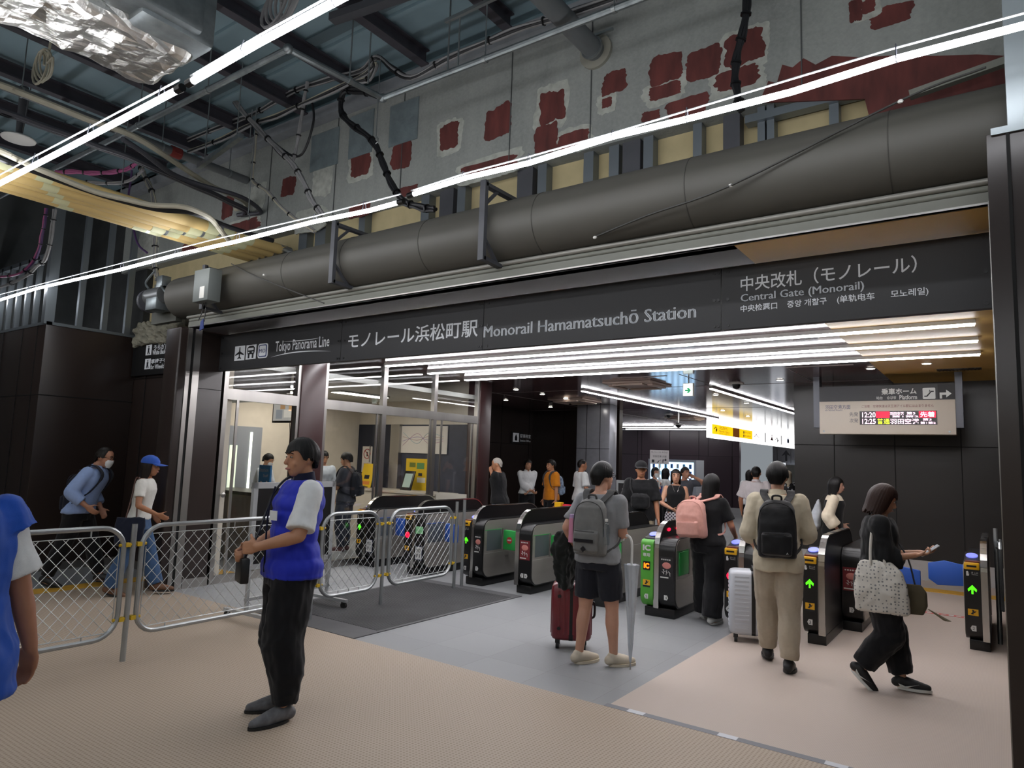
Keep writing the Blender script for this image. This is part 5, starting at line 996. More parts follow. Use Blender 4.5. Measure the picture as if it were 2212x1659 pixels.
class Person:
    def __init__(s, label, x, y, rz, H=1.7, sex='m', sk='b98a6c', vox=.011, lean=(0, 0), head=(0, 0), LA=None, RA=None, LF=None, RF=None, fat=1.0, group=None, curl=(.5, .5), hipx=0, palm=(None, None)):
        s.t = thing('person', label, 'person', (x, y, 0), rz, group); s.k = k = H / 1.7; s.vox = vox; s.sex = sex; s.fat = fat; s.rz = rz; s.seed = int(abs(x * 37 + y * 11)) % 50
        s.lean = V((lean[0], lean[1], 0)); hw = .165 if sex == 'm' else .17; sw = .172 if sex == 'm' else .152; s.sw = sw
        s.hip = V((hipx, 0, 0))
        L = lambda z: s.lean * max(0, (z - .9) / .5) + s.hip * max(0, min(1, (1.15 - abs(z - .95)) ))
        s.off = L
        f = fat; fm = sex == 'f'
        s.rings = [(.80, .125 * f, .1 * f, -.005), (.86, hw * .98 * f, .115 * f, -.012), (.93, hw * f, .115 * f, -.01), (1.02, (.125 if fm else .142) * f, .1 * f, 0), (1.10, (.118 if fm else .14) * f, .095 * f, .004), (1.20, (.132 if fm else .152) * f, .105 * f, .004), (1.29, (.145 if fm else .168) * f, (.118 if fm else .112) * f, .006), (1.36, (.145 if fm else .165), .1, -.002), (1.41, (.115 if fm else .13), .075, -.008), (1.445, .062, .058, -.006)]
        s.N = V((0, -.006, 1.44)) + L(1.44); s.HC = V((0, .018, 1.582)) + L(1.5) + V((0, head[2] if len(head) > 2 else 0, head[3] if len(head) > 3 else 0)); s.hm = Euler((rad(head[1]), 0, rad(head[0])), 'XYZ').to_matrix()
        s.sh = [V((sd * sw, -.005, 1.375)) + L(1.38) for sd in (-1, 1)]; s.hp = [V((sd * .088, 0, .86)) + s.hip for sd in (-1, 1)]
        dA = [V((-sw - .07, .03, .80)), V((sw + .07, .03, .80))]; s.arm = []
        for i, A in enumerate((LA, RA)):
            sd = (-1, 1)[i]
            if A: w = V(A[0]); pole = V(A[1])
            else: w = dA[i]; pole = V((sd * .3, -1, 0))
            e, w = ik(s.sh[i], w, .285, .245, pole); hd = V(A[2]).normalized() if A and len(A) > 2 else (w - e).normalized(); s.arm.append((s.sh[i], e, w, hd))
        dF = [V((-.1, 0, 0)), V((.1, .0, 0))]; s.leg = []
        for i, F in enumerate((LF, RF)):
            F = F or (*dF[i], (8, -8)[i], 0); p = V(F[:3]); yaw = rad(F[3]); pt = rad(F[4]); fd = V((-math.sin(yaw) * math.cos(pt), math.cos(yaw) * math.cos(pt), math.sin(pt)))
            an = p + V((0, 0, .085)) + (V((0, 0, 0)) if not pt else fd * 0); kd = V(F[5]) if len(F) > 5 else V((-math.sin(yaw) * .6, 1, 0)); kn, an = ik(s.hp[i], an, .397, .381, kd); s.leg.append((s.hp[i], kn, an, fd))
        s.body(sk, curl, palm)
    def S(s, p): return V(p) * s.k
    def ringpts(s, add=0, z0=None, z1=9, hem=None, n=24):
        out = []
        R_ = s.rings; zs = [r[0] for r in R_]
        def at_z(z):
            if z <= zs[0]: r = R_[0]; return (z, r[1] * 1.15 + add, r[2] * 1.15 + add, r[3])
            for a, b in zip(R_, R_[1:]):
                if a[0] <= z <= b[0]: t = (z - a[0]) / (b[0] - a[0]); return tuple(a[i] + (b[i] - a[i]) * t + (add if i in (1, 2) else 0) for i in range(4))
            return (R_[-1][0], R_[-1][1] + add, R_[-1][2] + add, R_[-1][3])
        z0 = zs[0] if z0 is None else z0; z1 = min(z1, zs[-1])
        zz = sorted(set([z0, z1] + [z for z in zs if z0 < z < z1]))
        for z in zz:
            q = at_z(z); k = 1.0
            if hem and z < hem[0]: q = (q[0], q[1] + hem[1] * (hem[0] - z), q[2] + hem[1] * (hem[0] - z), q[3])
            o = s.off(z); out.append([s.S(p) for p in ell((o.x, o.y + q[3], q[0]), q[1], q[2], n, 2.3)])
        return out
    def body(s, sk, curl, palm):
        k = s.k; b = MB(); b.loft(s.ringpts()); fm = s.sex == 'f'; f = .5 + .5 * s.fat
        limb(b, [s.S(s.N + V((0, -.012, -.06))), s.S(s.N + V((0, -.004, .02))), s.S(s.HC + V((0, -.012, -.06)))], [.062 * k, .052 * k, .054 * k] if not fm else [.055 * k, .045 * k, .047 * k])
        for a, e, w, hd in s.arm:
            limb(b, [s.S(a), s.S(a.lerp(e, .5)), s.S(e)], [r * k * f for r in ((.056, .05, .04) if not fm else (.047, .042, .034))]); limb(b, [s.S(e), s.S(e.lerp(w, .3)), s.S(w)], [r * k for r in ((.04, .042, .027) if not fm else (.034, .035, .023))])
        for i, (a, e, w, hd) in enumerate(s.arm):
            sd = (-1, 1)[i]; pn = V(palm[i]) if palm[i] else V((-sd, .25, 0)); hand(b, s.S(w), hd, pn, sd * (1 if True else 1), curl[i], k * (1.0 if not fm else .9))
        for a, kn, an, fd in s.leg:
            limb(b, [s.S(a), s.S(a.lerp(kn, .5)), s.S(kn)], [r * k * f for r in (.088, .078, .055)]); limb(b, [s.S(kn), s.S(kn.lerp(an, .3) + V((0, -.012, 0))), s.S(kn.lerp(an, .65)), s.S(an)], [r * k * f for r in (.053, .056, .042, .034)])
            u2 = fd.cross(V((0, 0, 1))).normalized().cross(fd).normalized(); limb(b, [s.S(an + fd * -.03 - u2 * .045), s.S(an + fd * .07 - u2 * .055), s.S(an + fd * .16 - u2 * .062)], [.033 * k, .035 * k, .024 * k])
        # head
        hr = [(-.117, .02, .02, .052), (-.108, .036, .036, .046), (-.09, .047, .052, .038), (-.06, .058, .072, .022), (-.03, .066, .083, .01), (0, .071, .09, .003), (.035, .075, .095, 0), (.07, .071, .09, -.002), (.095, .054, .07, -.004), (.11, .03, .04, -.004), (.115, .012, .016, -.004)]
        T = lambda p: s.S(s.HC + s.hm @ V(p))
        b.loft([[T(p) for p in ell((0, q[3], q[0]), q[1], q[2], 24)] for q in hr])
        b.tube([T((0, .088, .022)), T((0, .1, -.005)), T((0, .112, -.028))], [.008 * k, .011 * k, .014 * k], 8); b.sph(T((0, .11, -.03)), .014 * k, 8)
        for sd in (-1, 1):
            M = s.hm @ Euler((0, sd * .15, sd * -.35)).to_matrix(); b.sph(T((sd * .077, -.008, -.008)), (.01 * k, .02 * k, .033 * k), 10, M)
            b.sph(T((sd * .03, .085, .03)), (.022 * k, .01 * k, .008 * k), 8); b.sph(T((sd * .034, .066, -.035)), (.022 * k, .02 * k, .022 * k), 8)
        b.sph(T((0, .098, -.066)), (.022 * k, .01 * k, .011 * k), 8)
        s.bm = fuse(b, 'body', skin(sk), s.t, s.vox * min(1, .85), 3); s.T = T
    def face(s, eyes=True, brow='14100e'):
        k = s.k; T = s.T
        for sd in (-1, 1):
            o = MB().sph(T((sd * .031, .0875, .008)), (.0135 * k, .006 * k, .0052 * k), 12, s.hm).build('eye', mat('eye_white', 'a89f98', .4), s.t); MB().sph(T((sd * .031, .0925, .008)), (.0066 * k, .0035 * k, .005 * k), 10, s.hm).build('iris', mat('iris_dark', '120c09', .2), o)
            MB().tube([T((sd * .014, .098, .03)), T((sd * .032, .0975, .036)), T((sd * .05, .084, .03))], [.0035 * k, .0045 * k, .002 * k], 6).build('eyebrow', hairmat(), s.t)
        MB().tube([T((-.024, .094, -.066)), T((0, .108, -.064)), T((.024, .094, -.066))], [.003 * k, .0065 * k, .003 * k], 8).build('lips', mat('lips', '96584f', .45), s.t)
    def hair(s, c='0b0a0a', front=.045, side=-.03, back=-.09, long=0, thick=.014, vol=1.0, fringe=0, seed=0):
        """strands laid from the crown down to a hairline: front/side/back give the line's height, long hangs below"""
        k = s.k; T = s.T; na = 96; nr = 16; rr = random.Random(seed + 5); ph = [rr.uniform(-1, 1) for _ in range(na)]; grid = []; inner = []
        for i in range(na):
            a = 2 * PI * i / na; fx, fy = math.sin(a), math.cos(a)      # a=0 front
            fa = abs((a + PI) % (2 * PI) - PI)
            if fa < .75: zl = front - fringe * (1 - fa / .75) * .3 + .006 * ph[i]
            elif fa < 1.25: t = (fa - .75) / .5; zl = front + (side - front) * t * t
            elif fa < 1.95: zl = side + .012 * ph[i]
            else: t = (fa - 1.95) / (PI - 1.95); zl = side + (back - side) * min(1, t * 2)
            if long and fa > 1.0: zl = -long * min(1, (fa - .9) / .45) + .02 * ph[i]
            col = []; ci = []; top = .128 * vol
            for j in range(nr + 1):
                t = j / nr; z = top - (top - zl) * (t ** 1.15); zz = max(z, -.0); w = math.sqrt(max(0, 1 - (max(zz, 0) / (top + .0005)) ** 2)) if z > 0 else 1
                if j == 0: w = .03
                st = 1 + .02 * ph[i] * min(1, t * 2); rx = .087 * vol * w * st; ry = .106 * vol * w * st
                if z < 0 and fa > 1.0:
                    sh = -z; rx *= (1 - min(.18, sh * (.9 if not long else .1))); ry *= (1 - min(.35, sh * (2.2 if not long else .35)))
                bulge = 1 + (.05 * math.sin(PI * min(1, t * 1.2)))
                col.append(T((fx * rx * bulge, fy * ry * bulge - .004, z))); ci.append(T((fx * (rx * bulge - thick * min(1, .2 + t)) * .98, fy * (ry * bulge - thick * min(1, .2 + t)) * .98 - .004, z - .004 if j else z - thick)))
            grid.append(col); inner.append(ci)
        b = MB(); n1 = nr + 1; v = [p for c_ in grid for p in c_] + [p for c_ in inner for p in c_]; f = []; o = na * n1
        for i in range(na):
            i2 = (i + 1) % na
            for j in range(nr): f += [(i * n1 + j, i2 * n1 + j, i2 * n1 + j + 1, i * n1 + j + 1), (o + i * n1 + j + 1, o + i2 * n1 + j + 1, o + i2 * n1 + j, o + i * n1 + j)]
            f.append((i * n1 + nr, i2 * n1 + nr, o + i2 * n1 + nr, o + i * n1 + nr))
        f += [tuple(i * n1 for i in range(na))[::-1], tuple(o + i * n1 for i in range(na))]
        b.add(v, f); return b.build('hair', hairmat(c), s.t, smooth=60)
    def top(s, m, name='shirt', sleeve=.5, loose=.018, hem=.84, flare=.1, armr=1.25, fold=.006, collar=None, neck=1.43, quilt=0):
        k = s.k; b = MB(); b.loft(s.ringpts(loose, hem, neck, (1.1, flare))); fm = s.sex == 'f'
        for i in (0, 1):
            if sleeve > 0: b.sph(s.S(s.sh[i] + V(((.014, -.014)[i], 0, -.014))), (.058 + loose * .8) * k * (.9 if fm else 1), 12)
            else: b.sph(s.S(s.sh[i] + V(((.06, -.06)[i], 0, .006))), (.04 + loose * .7) * k * (.9 if fm else 1), 12)
        for a, e, w, hd in s.arm:
            r0 = (.052 if not fm else .045) + loose; r1 = (.043 if not fm else .037) + loose * armr; r2 = .03 + loose * armr
            if sleeve <= 0: continue
            if sleeve <= .56: q = a.lerp(e, min(1, sleeve / .54)); limb(b, [s.S(a), s.S(a.lerp(q, .5)), s.S(q)], [r0 * k, (r0 * .6 + r1 * .4) * k, r1 * 1.12 * k], 14, False)
            else:
                q = e.lerp(w, (sleeve - .54) / .46); limb(b, [s.S(a), s.S(a.lerp(e, .5)), s.S(e)], [r0 * k, r0 * .97 * k, r1 * k]); limb(b, [s.S(e), s.S(e.lerp(q, .5)), s.S(q)], [r1 * k, (r1 + r2) * .52 * k, r2 * 1.1 * k], 14, False)
        o = fuse(b, name, m, s.t, s.vox * 1.05, 4, fold, 7, s.seed, quilt=quilt)
        if collar: s.collar(collar)
        return o
    def collar(s, m, h=.04):
        k = s.k; c = s.N + V((0, .004, -.012)); pts = [s.S(c + V((.062 * math.cos(a), .06 * math.sin(a), .01 * -math.sin(a)))) for a in [PI / 2 + .35 + (2 * PI - .7) * i / 20 for i in range(21)]]
        b = MB(); v = []; f = []
        for i, p in enumerate(pts):
            q = V((p.x - c.x * k, p.y - c.y * k, 0)).normalized(); v += [p, p + V((0, 0, h * k)) - q * .004, p + V((0, 0, h * k)) + q * .006, p + q * .02 + V((0, 0, -.002))]
        for i in range(20):
            for j in range(4): f.append((i * 4 + j, i * 4 + (j + 1) % 4, i * 4 + 4 + (j + 1) % 4, i * 4 + 4 + j))
        f += [(0, 1, 2, 3), (83, 82, 81, 80)]; b.add(v, f); b.build('collar', m, s.t)
    def pants(s, m, name='trousers', loose=.016, knee=.018, bottom=.02, to=.06, fold=.006, waist=1.0, rise=0):
        """to: height of the hem above the sole, measured along the shin"""
        k = s.k; b = MB(); b.loft(s.ringpts(loose * .8, .80, waist)); f = .5 + .5 * s.fat
        for a, kn, an, fd in s.leg:
            limb(b, [s.S(a + V((0, 0, .03))), s.S(a.lerp(kn, .5)), s.S(kn)], [(.09 * f + loose) * k, (.082 * f + loose + .004) * k, (.058 * f + knee) * k])
            if to is not None and to < .4:
                e = an.lerp(kn, max(0, (to - .05) / .385)) ; e = e + V((0, -.008, 0)); limb(b, [s.S(kn), s.S(kn.lerp(e, .5) + V((0, -.01, 0))), s.S(e)], [(.058 * f + knee) * k, (.056 * f + (knee + bottom) / 2) * k, (.042 + bottom) * k], 14, False)
            elif to is not None: pass
        return fuse(b, name, m, s.t, s.vox * 1.05, 4, fold, 7, s.seed + 3)
    def shorts(s, m, frac=.8, loose=.02, fold=.006):
        k = s.k; b = MB(); b.loft(s.ringpts(loose * .8, .80, 1.0))
        for a, kn, an, fd in s.leg: q = a.lerp(kn, frac); limb(b, [s.S(a + V((0, 0, .03))), s.S(a.lerp(q, .5)), s.S(q)], [(.09 + loose) * k, (.088 + loose) * k, (.078 + loose) * k], 14, False)
        return fuse(b, 'shorts', m, s.t, s.vox, 4, fold, 7, s.seed + 3)
    def skirt(s, m, to=.4, flare=.12, top=1.0):
        k = s.k; zz = [to, (to + .85) / 2, .85, .93, top]; R_ = []
        for z in zz:
            w = .175 + max(0, .9 - z) * flare if z < .93 else (.175 if z < .95 else .14); w2 = .13 + max(0, .9 - z) * flare if z < .95 else .11
            R_.append([s.S(p) for p in ell((s.off(z).x, s.off(z).y, z), w, w2, 24)])
        return fuse(MB().loft(R_), 'skirt', m, s.t, s.vox, 4, .008, 6, s.seed)
    def shoes(s, m, sole, name='shoe', high=.0, w=1.0):
        k = s.k
        for a, kn, an, fd in s.leg:
            up = V((0, 0, 1)); lat = fd.cross(up).normalized(); u2 = lat.cross(fd).normalized(); g = an - u2 * .085
            b = MB(); limb(b, [s.S(g - fd * .045 + u2 * .05), s.S(g + fd * .02 + u2 * .058), s.S(g + fd * .1 + u2 * .042), s.S(g + fd * .185 + u2 * .034)], [.04 * k, .044 * k * w, .041 * k * w, .028 * k]); b.sph(s.S(an - fd * .01 + u2 * (-.01 + high)), .046 * k, 12)
            o = fuse(b, name, m, s.t, .008, 3)
            R_ = []
            for zz in (.0, .022):
                ring = []
                for i in range(24):
                    t = 2 * PI * i / 24; c, sn = math.cos(t), math.sin(t); L = .155 if c > 0 else .1; W = (.046 if c < .2 else .05) * w
                    ring.append(s.S(g + fd * (.06 + c * L) + lat * sn * W + u2 * zz))
                R_.append(ring)
            MB().loft(R_).build('sole', sole, o)
        return
    def W(s, p):
        """local point (m at 1.7 m height) to the place"""
        return s.t.matrix_basis @ (V(p) * s.k) if False else Matrix.Translation(s.t.location) @ Matrix.Rotation(s.rz, 4, 'Z') @ (V(p) * s.k)
def backpack(label, P, m, m2, w=.30, h=.44, d=.15, z=1.0, y=-.13, x=0, straps=True, tilt=0, pocket=True, logo=None, topz=None, cat='backpack', loose=0):
    """rucksack carried by person P: body, pocket, handle, two shoulder straps"""
    t = thing('backpack', label, cat, P.W((0, 0, 0)), P.rz); k = P.k; L = P.off(1.25); R_ = []
    M = Matrix.Translation((x, y + L.y * .8, z)) @ Matrix.Rotation(rad(tilt), 4, 'Y')
    for zz, kw, kd in ((0, .8, .75), (.03, .95, .95), (.2, 1, 1.05), (.6, .98, 1.0), (.85, .86, .8), (.96, .66, .55), (1, .4, .3)):
        R_.append([(M @ p) * k for p in ell((0, -d / 2 * kd, zz * h), w / 2 * kw, d / 2 * kd, 24, 3.2)])
    b = MB().loft(R_); fuse(b, 'main_body', m, t, .009, 3, .006, 8, 3)
    if pocket:
        R_ = [[(M @ p) * k for p in ell((0, -d * kd - .01, .05 * h + zz * h * .45), w * .38 * kw, .035 * kd, 20, 3)] for zz, kw, kd in ((0, .85, .7), (.1, 1, 1), (.8, 1, 1), (1, .85, .6))]
        fuse(MB().loft(R_), 'front_pocket', m, t, .008, 2, .003, 9, 5); MB().tube([(M @ V((sx * w * .3, -d - .042, h * .44))) * k for sx in (-1, -.4, .4, 1)], .004, 6).build('zip', m2, t)
    pts = [(M @ V((sx * w * .47, -d * .75, h * zz))) * k for sx, zz in ((-1, .35), (-.98, .65), (-.78, .86), (-.3, .95), (.3, .95), (.78, .86), (.98, .65), (1, .35))]
    MB().tube(bez(pts, 4), .0045, 6).build('main_zip', m2, t)
    MB().tube(bez([(M @ V(q)) * k for q in ((-.035, -.03, h * .97), (-.03, -.05, h * 1.07), (.03, -.05, h * 1.07), (.035, -.03, h * .97))], 5), .009, 8).build('grab_handle', m2, t)
    if straps:
        for sd in (-1, 1):
            sx = sd * (P.sw * .62); sh = V((sx, 0, 1.43)) + P.off(1.43)
            pts = bez([(M @ V((sd * .06, -.02, h * .93))), sh + V((0, -.075, .0)), sh + V((0, -.02, .035)), sh + V((0, .06, .01)), sh + V((sd * .015, .125, -.1)), V((sd * .15, .1, 1.14)) + P.off(1.14), V((sd * .19, -.02, 1.03)) + P.off(1.03), M @ V((sd * w * .42, -.03, .05 * h))], 5)
            pts = [p * k for p in pts]; bb = MB(); n = len(pts); v = []; f = []
            for i, p in enumerate(pts):
                ww = (.03 if i < n * .6 else .012) * k; lat = V((1, 0, 0)) if i < n * .72 else V((0, .3, 1)).normalized(); dd = (pts[min(i + 1, n - 1)] - pts[max(0, i - 1)]).normalized(); nn = lat.cross(dd).normalized() * .006
                v += [p - lat * ww - nn, p + lat * ww - nn, p + lat * ww + nn, p - lat * ww + nn]
            for i in range(n - 1):
                for j in range(4): f.append((i * 4 + j, i * 4 + (j + 1) % 4, i * 4 + 4 + (j + 1) % 4, i * 4 + 4 + j))
            f += [(0, 1, 2, 3), (n * 4 - 1, n * 4 - 2, n * 4 - 3, n * 4 - 4)]; bb.add(v, f); bb.build('strap', m2, t)
    return t, M
# ================================================================ the people in the photo
def pos(px, d): p = at(px, 1000, D=d); return p.x, p.y
TR_BLK = cloth('trouser_black', '131316', .5); WHT = cloth('shirt_white', 'd6d8d8', .5); SOLEB = mat('sole_black', '141414', .6); SOLEW = mat('sole_white', 'cfcfcb', .5); SH_BLK = mat('shoe_black', '19191b', .55)
# --- man in the blue vest
P = Person('man in blue padded vest over white short-sleeved shirt, standing facing left', -3.79, 2.88, rad(160), 1.76, 'm', 'b07f60', .009, lean=(0, -.04), head=(8, -4), LA=((-.15, .25, 1.05), (-.75, -1, -.1), (.75, .62, -.12)), RA=((.09, .25, 1.0), (.3, -1, -.3), (-.5, .7, -.2)), LF=(-.11, .02, 0, 12, 0), RF=(.1, -.03, 0, -10, 0), curl=(1.15, 1.1), palm=((.72, -.62, -.1), (-.7, -.6, 0)), fat=1.04)
P.hair('0c0b0b', .05, -.01, -.07, vol=1.05, fringe=.05); P.face()
P.top(WHT, 'shirt', .47, .024, .86, .05, 1.5, .005, collar=WHT)
VB = cloth('vest_blue', '2230b4', .7, .6); P.top(VB, 'vest', 0, .03, .85, .1, fold=.006, neck=1.43, quilt=.1); VN = cloth('vest_navy', '15172c', .5); P.collar(VN, .06)
MB().tube(bez([P.S((-.03, .135, 1.40)), P.S((-.035, .168, 1.25)), P.S((-.03, .17, 1.05)), P.S((-.02, .165, .88))], 6), .006, 6).build('vest_zip', VN, P.t)
flat(rect(-.035, 0, .035, .06), P.S((-.11, .156, 1.2)), WHT, P.t, (-1, -.35, 0), (0, 0, 1), .004, 'vest_badge')
b = MB()
for a in range(13): pass
P.pants(TR_BLK, 'trousers', .036, .062, .032, .07, .012); P.shoes(mat('shoe_grey', '5d5d60', .6, var=.5, vs=14), SOLEB, w=1.12)
t = thing('shoulder_bag', 'slim black bag on a strap held before the man in the blue vest', 'bag', P.W((0, 0, 0)), P.rz); k = P.k
MB().loft([[V((x, y, z)) * k for x, y, z in ((-.06, .26, zz), (.08, .26, zz), (.09, .31, zz), (-.05, .31, zz))] for zz in (.82, .97)]).build('pouch', BLACK, t, bevel=.01); MB().tube([p * k for p in bez([(.0, .285, .96), (-.0, .215, 1.1), (.03, .165, 1.24), (.075, .11, 1.36), (.085, .02, 1.455), (.06, -.075, 1.45)], 5)], .008, 6).build('strap', BLACK, t); MB().tube([V((.0 + .02 * math.cos(a), .29, .985 + .02 * math.sin(a))) * k for a in [i * PI / 6 for i in range(13)]], .003, 5).build('clip_ring', STEEL, t)
# --- man in grey with backpack, jacket, umbrella, red suitcase
P = Person('man in grey T-shirt and dark shorts seen from behind, carrying a grey backpack', -2.79, 5.23, rad(4), 1.67, 'm', 'c09078', .009, lean=(0, .03), head=(-22, 0), LA=((-.28, .1, .96), (-.3, -1, -.2)), RA=((.12, .3, 1.07), (.35, -1, -.3), (-.5, .8, .1)), LF=(-.14, -.05, 0, -28, 0), RF=(.13, .06, 0, -38, 0), curl=(1.1, .9), fat=1.06)
P.hair('0d0c0c', .05, .0, -.075, vol=1.06, fringe=.05); P.face()
P.top(cloth('tee_grey', '88898c', .6), 'shirt', .42, .016, .86, .06, 1.4, .009); P.shorts(cloth('shorts_dark', '23242b', .5), .78, .022)
CRO = mat('clog_cream', 'c4b8a4', .6); P.shoes(CRO, CRO, 'clog', w=1.15)
b = MB(); b.tube([P.T((.078, .0, .012)), P.T((.072, .09, .012))], .002, 5); b.tube([P.T((-.078, .0, .012)), P.T((-.072, .09, .012))], .002, 5)
for sd in (-1, 1): b.tube([P.T((sd * .034 + .024 * math.cos(a * PI / 6), .103, .008 + .019 * math.sin(a * PI / 6))) for a in range(13)], .002, 5)
b.build('glasses', BLACK, P.t)
BG = cloth('pack_grey', '6f6f6d', .45, .7); BGD = cloth('pack_strap_grey', '4a4a4a', .3)
t, M = backpack('grey backpack worn by the man in the grey T-shirt', P, BG, BGD, .29, .46, .15, .93, -.12, 0)
flat([(-.025, 0), (0, -.025), (.025, 0), (0, .025)], (M @ V((.0, -.208, .06))) * P.k, BLACK, t, name='patch'); MB().box((M @ V((-.085, -.21, .115))) * P.k, (M @ V((.085, -.2, .14))) * P.k).build('pocket_slot', BLACK, t)
t = thing('water_bottle', 'clear water bottle in the right side pocket of the grey backpack', 'bottle', P.W((.155, -.2, 1.03)), P.rz); MB().loft([[V((r * math.cos(a * PI / 8), r * math.sin(a * PI / 8), z)) for a in range(16)] for r, z in ((.027, 0), (.03, .02), (.03, .12), (.022, .16), (.011, .175), (.011, .19))]).build('bottle', m_glass('bottle_clear', (.9, .94, .95)), t); MB().cyl((0, 0, .185), (0, 0, .205), .013).build('cap', WHITE, t)
t = thing('pink_bottle', 'pink bottle in the left side pocket of the grey backpack', 'bottle', P.W((-.165, -.18, 1.02)), P.rz); MB().cyl((0, 0, 0), (0, 0, .2), .033, .03).build('bottle', mat('bottle_pink', 'c0809a', .4), t); MB().cyl((0, 0, .2), (0, 0, .23), .026).build('cap', mat('bottle_lilac', 'a990b8', .4), t)
t = thing('jacket', 'dark jacket draped over the left forearm of the man in grey', 'jacket', P.W((-.36, .1, .66)), P.rz); b = MB(); b.loft([[V((x * q, y * w, z)) for x, y in ((-.08, -.11), (.07, -.12), (.09, .1), (-.06, .12))] for z, q, w in ((-.08, .5, .6), (.1, .8, .9), (.26, 1.05, 1.1), (.4, .7, .8))]); fuse(b, 'fabric', cloth('jacket_dark', '1d1f1d', .8), t, .012, 3, .025, 11, 4)
t = thing('umbrella', 'furled clear vinyl umbrella hanging at the right hip of the man in grey', 'umbrella', P.W((.28, .06, 0)), P.rz); b = MB(); R_ = []
for z, r in ((.06, .008), (.2, .02), (.5, .034), (.72, .046), (.84, .055)): R_.append([V((r * (1 + .22 * math.cos(a * PI / 2 + z * 5)) * math.cos(a * PI / 12), r * (1 + .22 * math.cos(a * PI / 2 + z * 5)) * math.sin(a * PI / 12), z)) for a in range(24)])
b.loft(R_).build('canopy', mat('vinyl_clear', 'b9bfc6', .15, var=.1), t); MB().cyl((0, 0, .0), (0, 0, 1.0), .006).build('shaft', STEEL, t); MB().tube(bez([(0, 0, .84), (0, 0, 1.0), (-.02, 0, 1.06), (-.06, 0, 1.07), (-.08, 0, 1.03)], 4), .011, 8).build('handle', WHITE, t)
def suitcase(label, x, y, rz, w, d, h, m, ribs, hand=True, band=True):
    t = thing('suitcase', label, 'suitcase', (x, y, 0), rz); z0 = .075
    R_ = [[V((px, py, z0 + zz)) for px, py in rrect(-w / 2 + i, -d / 2 + i, w / 2 - i, d / 2 - i, .05)] for zz, i in ((0, .035), (.012, .012), (.035, .0), (h - .035, .0), (h - .012, .012), (h, .035))]
    sh = MB().loft(R_).build('shell', m, t, smooth=40)
    g = MB()
    for k in range(ribs):
        if ribs > 8: z = z0 + .06 + (h - .12) * k / (ribs - 1); g.box((-w / 2 - .004, -d / 2 + .05, z), (w / 2 + .004, d / 2 - .05, z + .012)).box((-w / 2 + .05, -d / 2 - .004, z), (-.04, d / 2 + .004, z + .012)).box((.04, -d / 2 - .004, z), (w / 2 - .05, d / 2 + .004, z + .012))
        else:
            q = -w / 2 + .07 + (w - .14) * k / (ribs - 1); g.box((q - .008, -d / 2 - .005, z0 + .06), (q + .008, d / 2 + .005, z0 + h - .06)).box((-w / 2 - .005, -d / 2 + .05 + (d - .1) * k / (ribs - 1) - .006, z0 + .06), (w / 2 + .005, -d / 2 + .05 + (d - .1) * k / (ribs - 1) + .006, z0 + h - .06))
    g.build('ribs', m, sh)
    MB().loft([[V((s_ * (w / 2 - i) if False else px, py, pz)) for px, pz in rrect(-w / 2 - .004, z0 - .002, w / 2 + .004, z0 + h + .003, .05)] for py in (-.018, .018)] if False else [[V((px, py, pz)) for py, pz in rrect(-d / 2 - .0045, z0 - .003, d / 2 + .0045, z0 + h + .003, .045)] for px in (-.018, .018)]).build('zip_band', BLACK, t)
    for sx in (-1, 1):
        for sy in (-1, 1):
            o = MB().box((sx * (w / 2 - .06) - .02, sy * (d / 2 - .045) - .016, .05), (sx * (w / 2 - .06) + .02, sy * (d / 2 - .045) + .016, .09)).build('wheel_fork', BLACK, t); MB().cyl((sx * (w / 2 - .06) - .014, sy * (d / 2 - .045), .03), (sx * (w / 2 - .06) + .014, sy * (d / 2 - .045), .03), .03, n=16).build('wheel', RUBBER, o)
    MB().tube(bez([(-.0, -.07, z0 + h), (0, -.06, z0 + h + .03), (0, .06, z0 + h + .03), (0, .07, z0 + h)], 5), .012, 8).build('top_handle', BLACK, t); MB().tube(bez([(w / 2 + .0, 0.06, z0 + h * .35), (w / 2 + .025, .06, z0 + h * .4), (w / 2 + .025, .06, z0 + h * .6), (w / 2, .06, z0 + h * .65)], 4), .011, 8).build('side_handle', BLACK, t)
    for sx in (-1, 1):
        for z in (.22, .78): MB().cyl((sx * w * .3, -d / 2 - .012, z0 + h * z), (sx * w * .3, -d / 2, z0 + h * z), .016, n=12).build('stud', BLACK, t) if ribs <= 8 else None
    if hand:
        for sy in (-.06, .06): MB().cyl((0, sy, z0 + h), (0, sy, hand), .008).build('telescopic_tube', STEEL, t)
        MB().box((-.015, -.08, hand), (.015, .08, hand + .03)).build('pull_handle', BLACK, t, bevel=.008)
    return t
p = at(1226, 1400, Z=0); suitcase('dark red ribbed suitcase on the left of the man in grey', p.x, p.y + .06, rad(28), .36, .25, .50, mat('case_red', '6d1a24', .3, coat=.3), 6, .93)
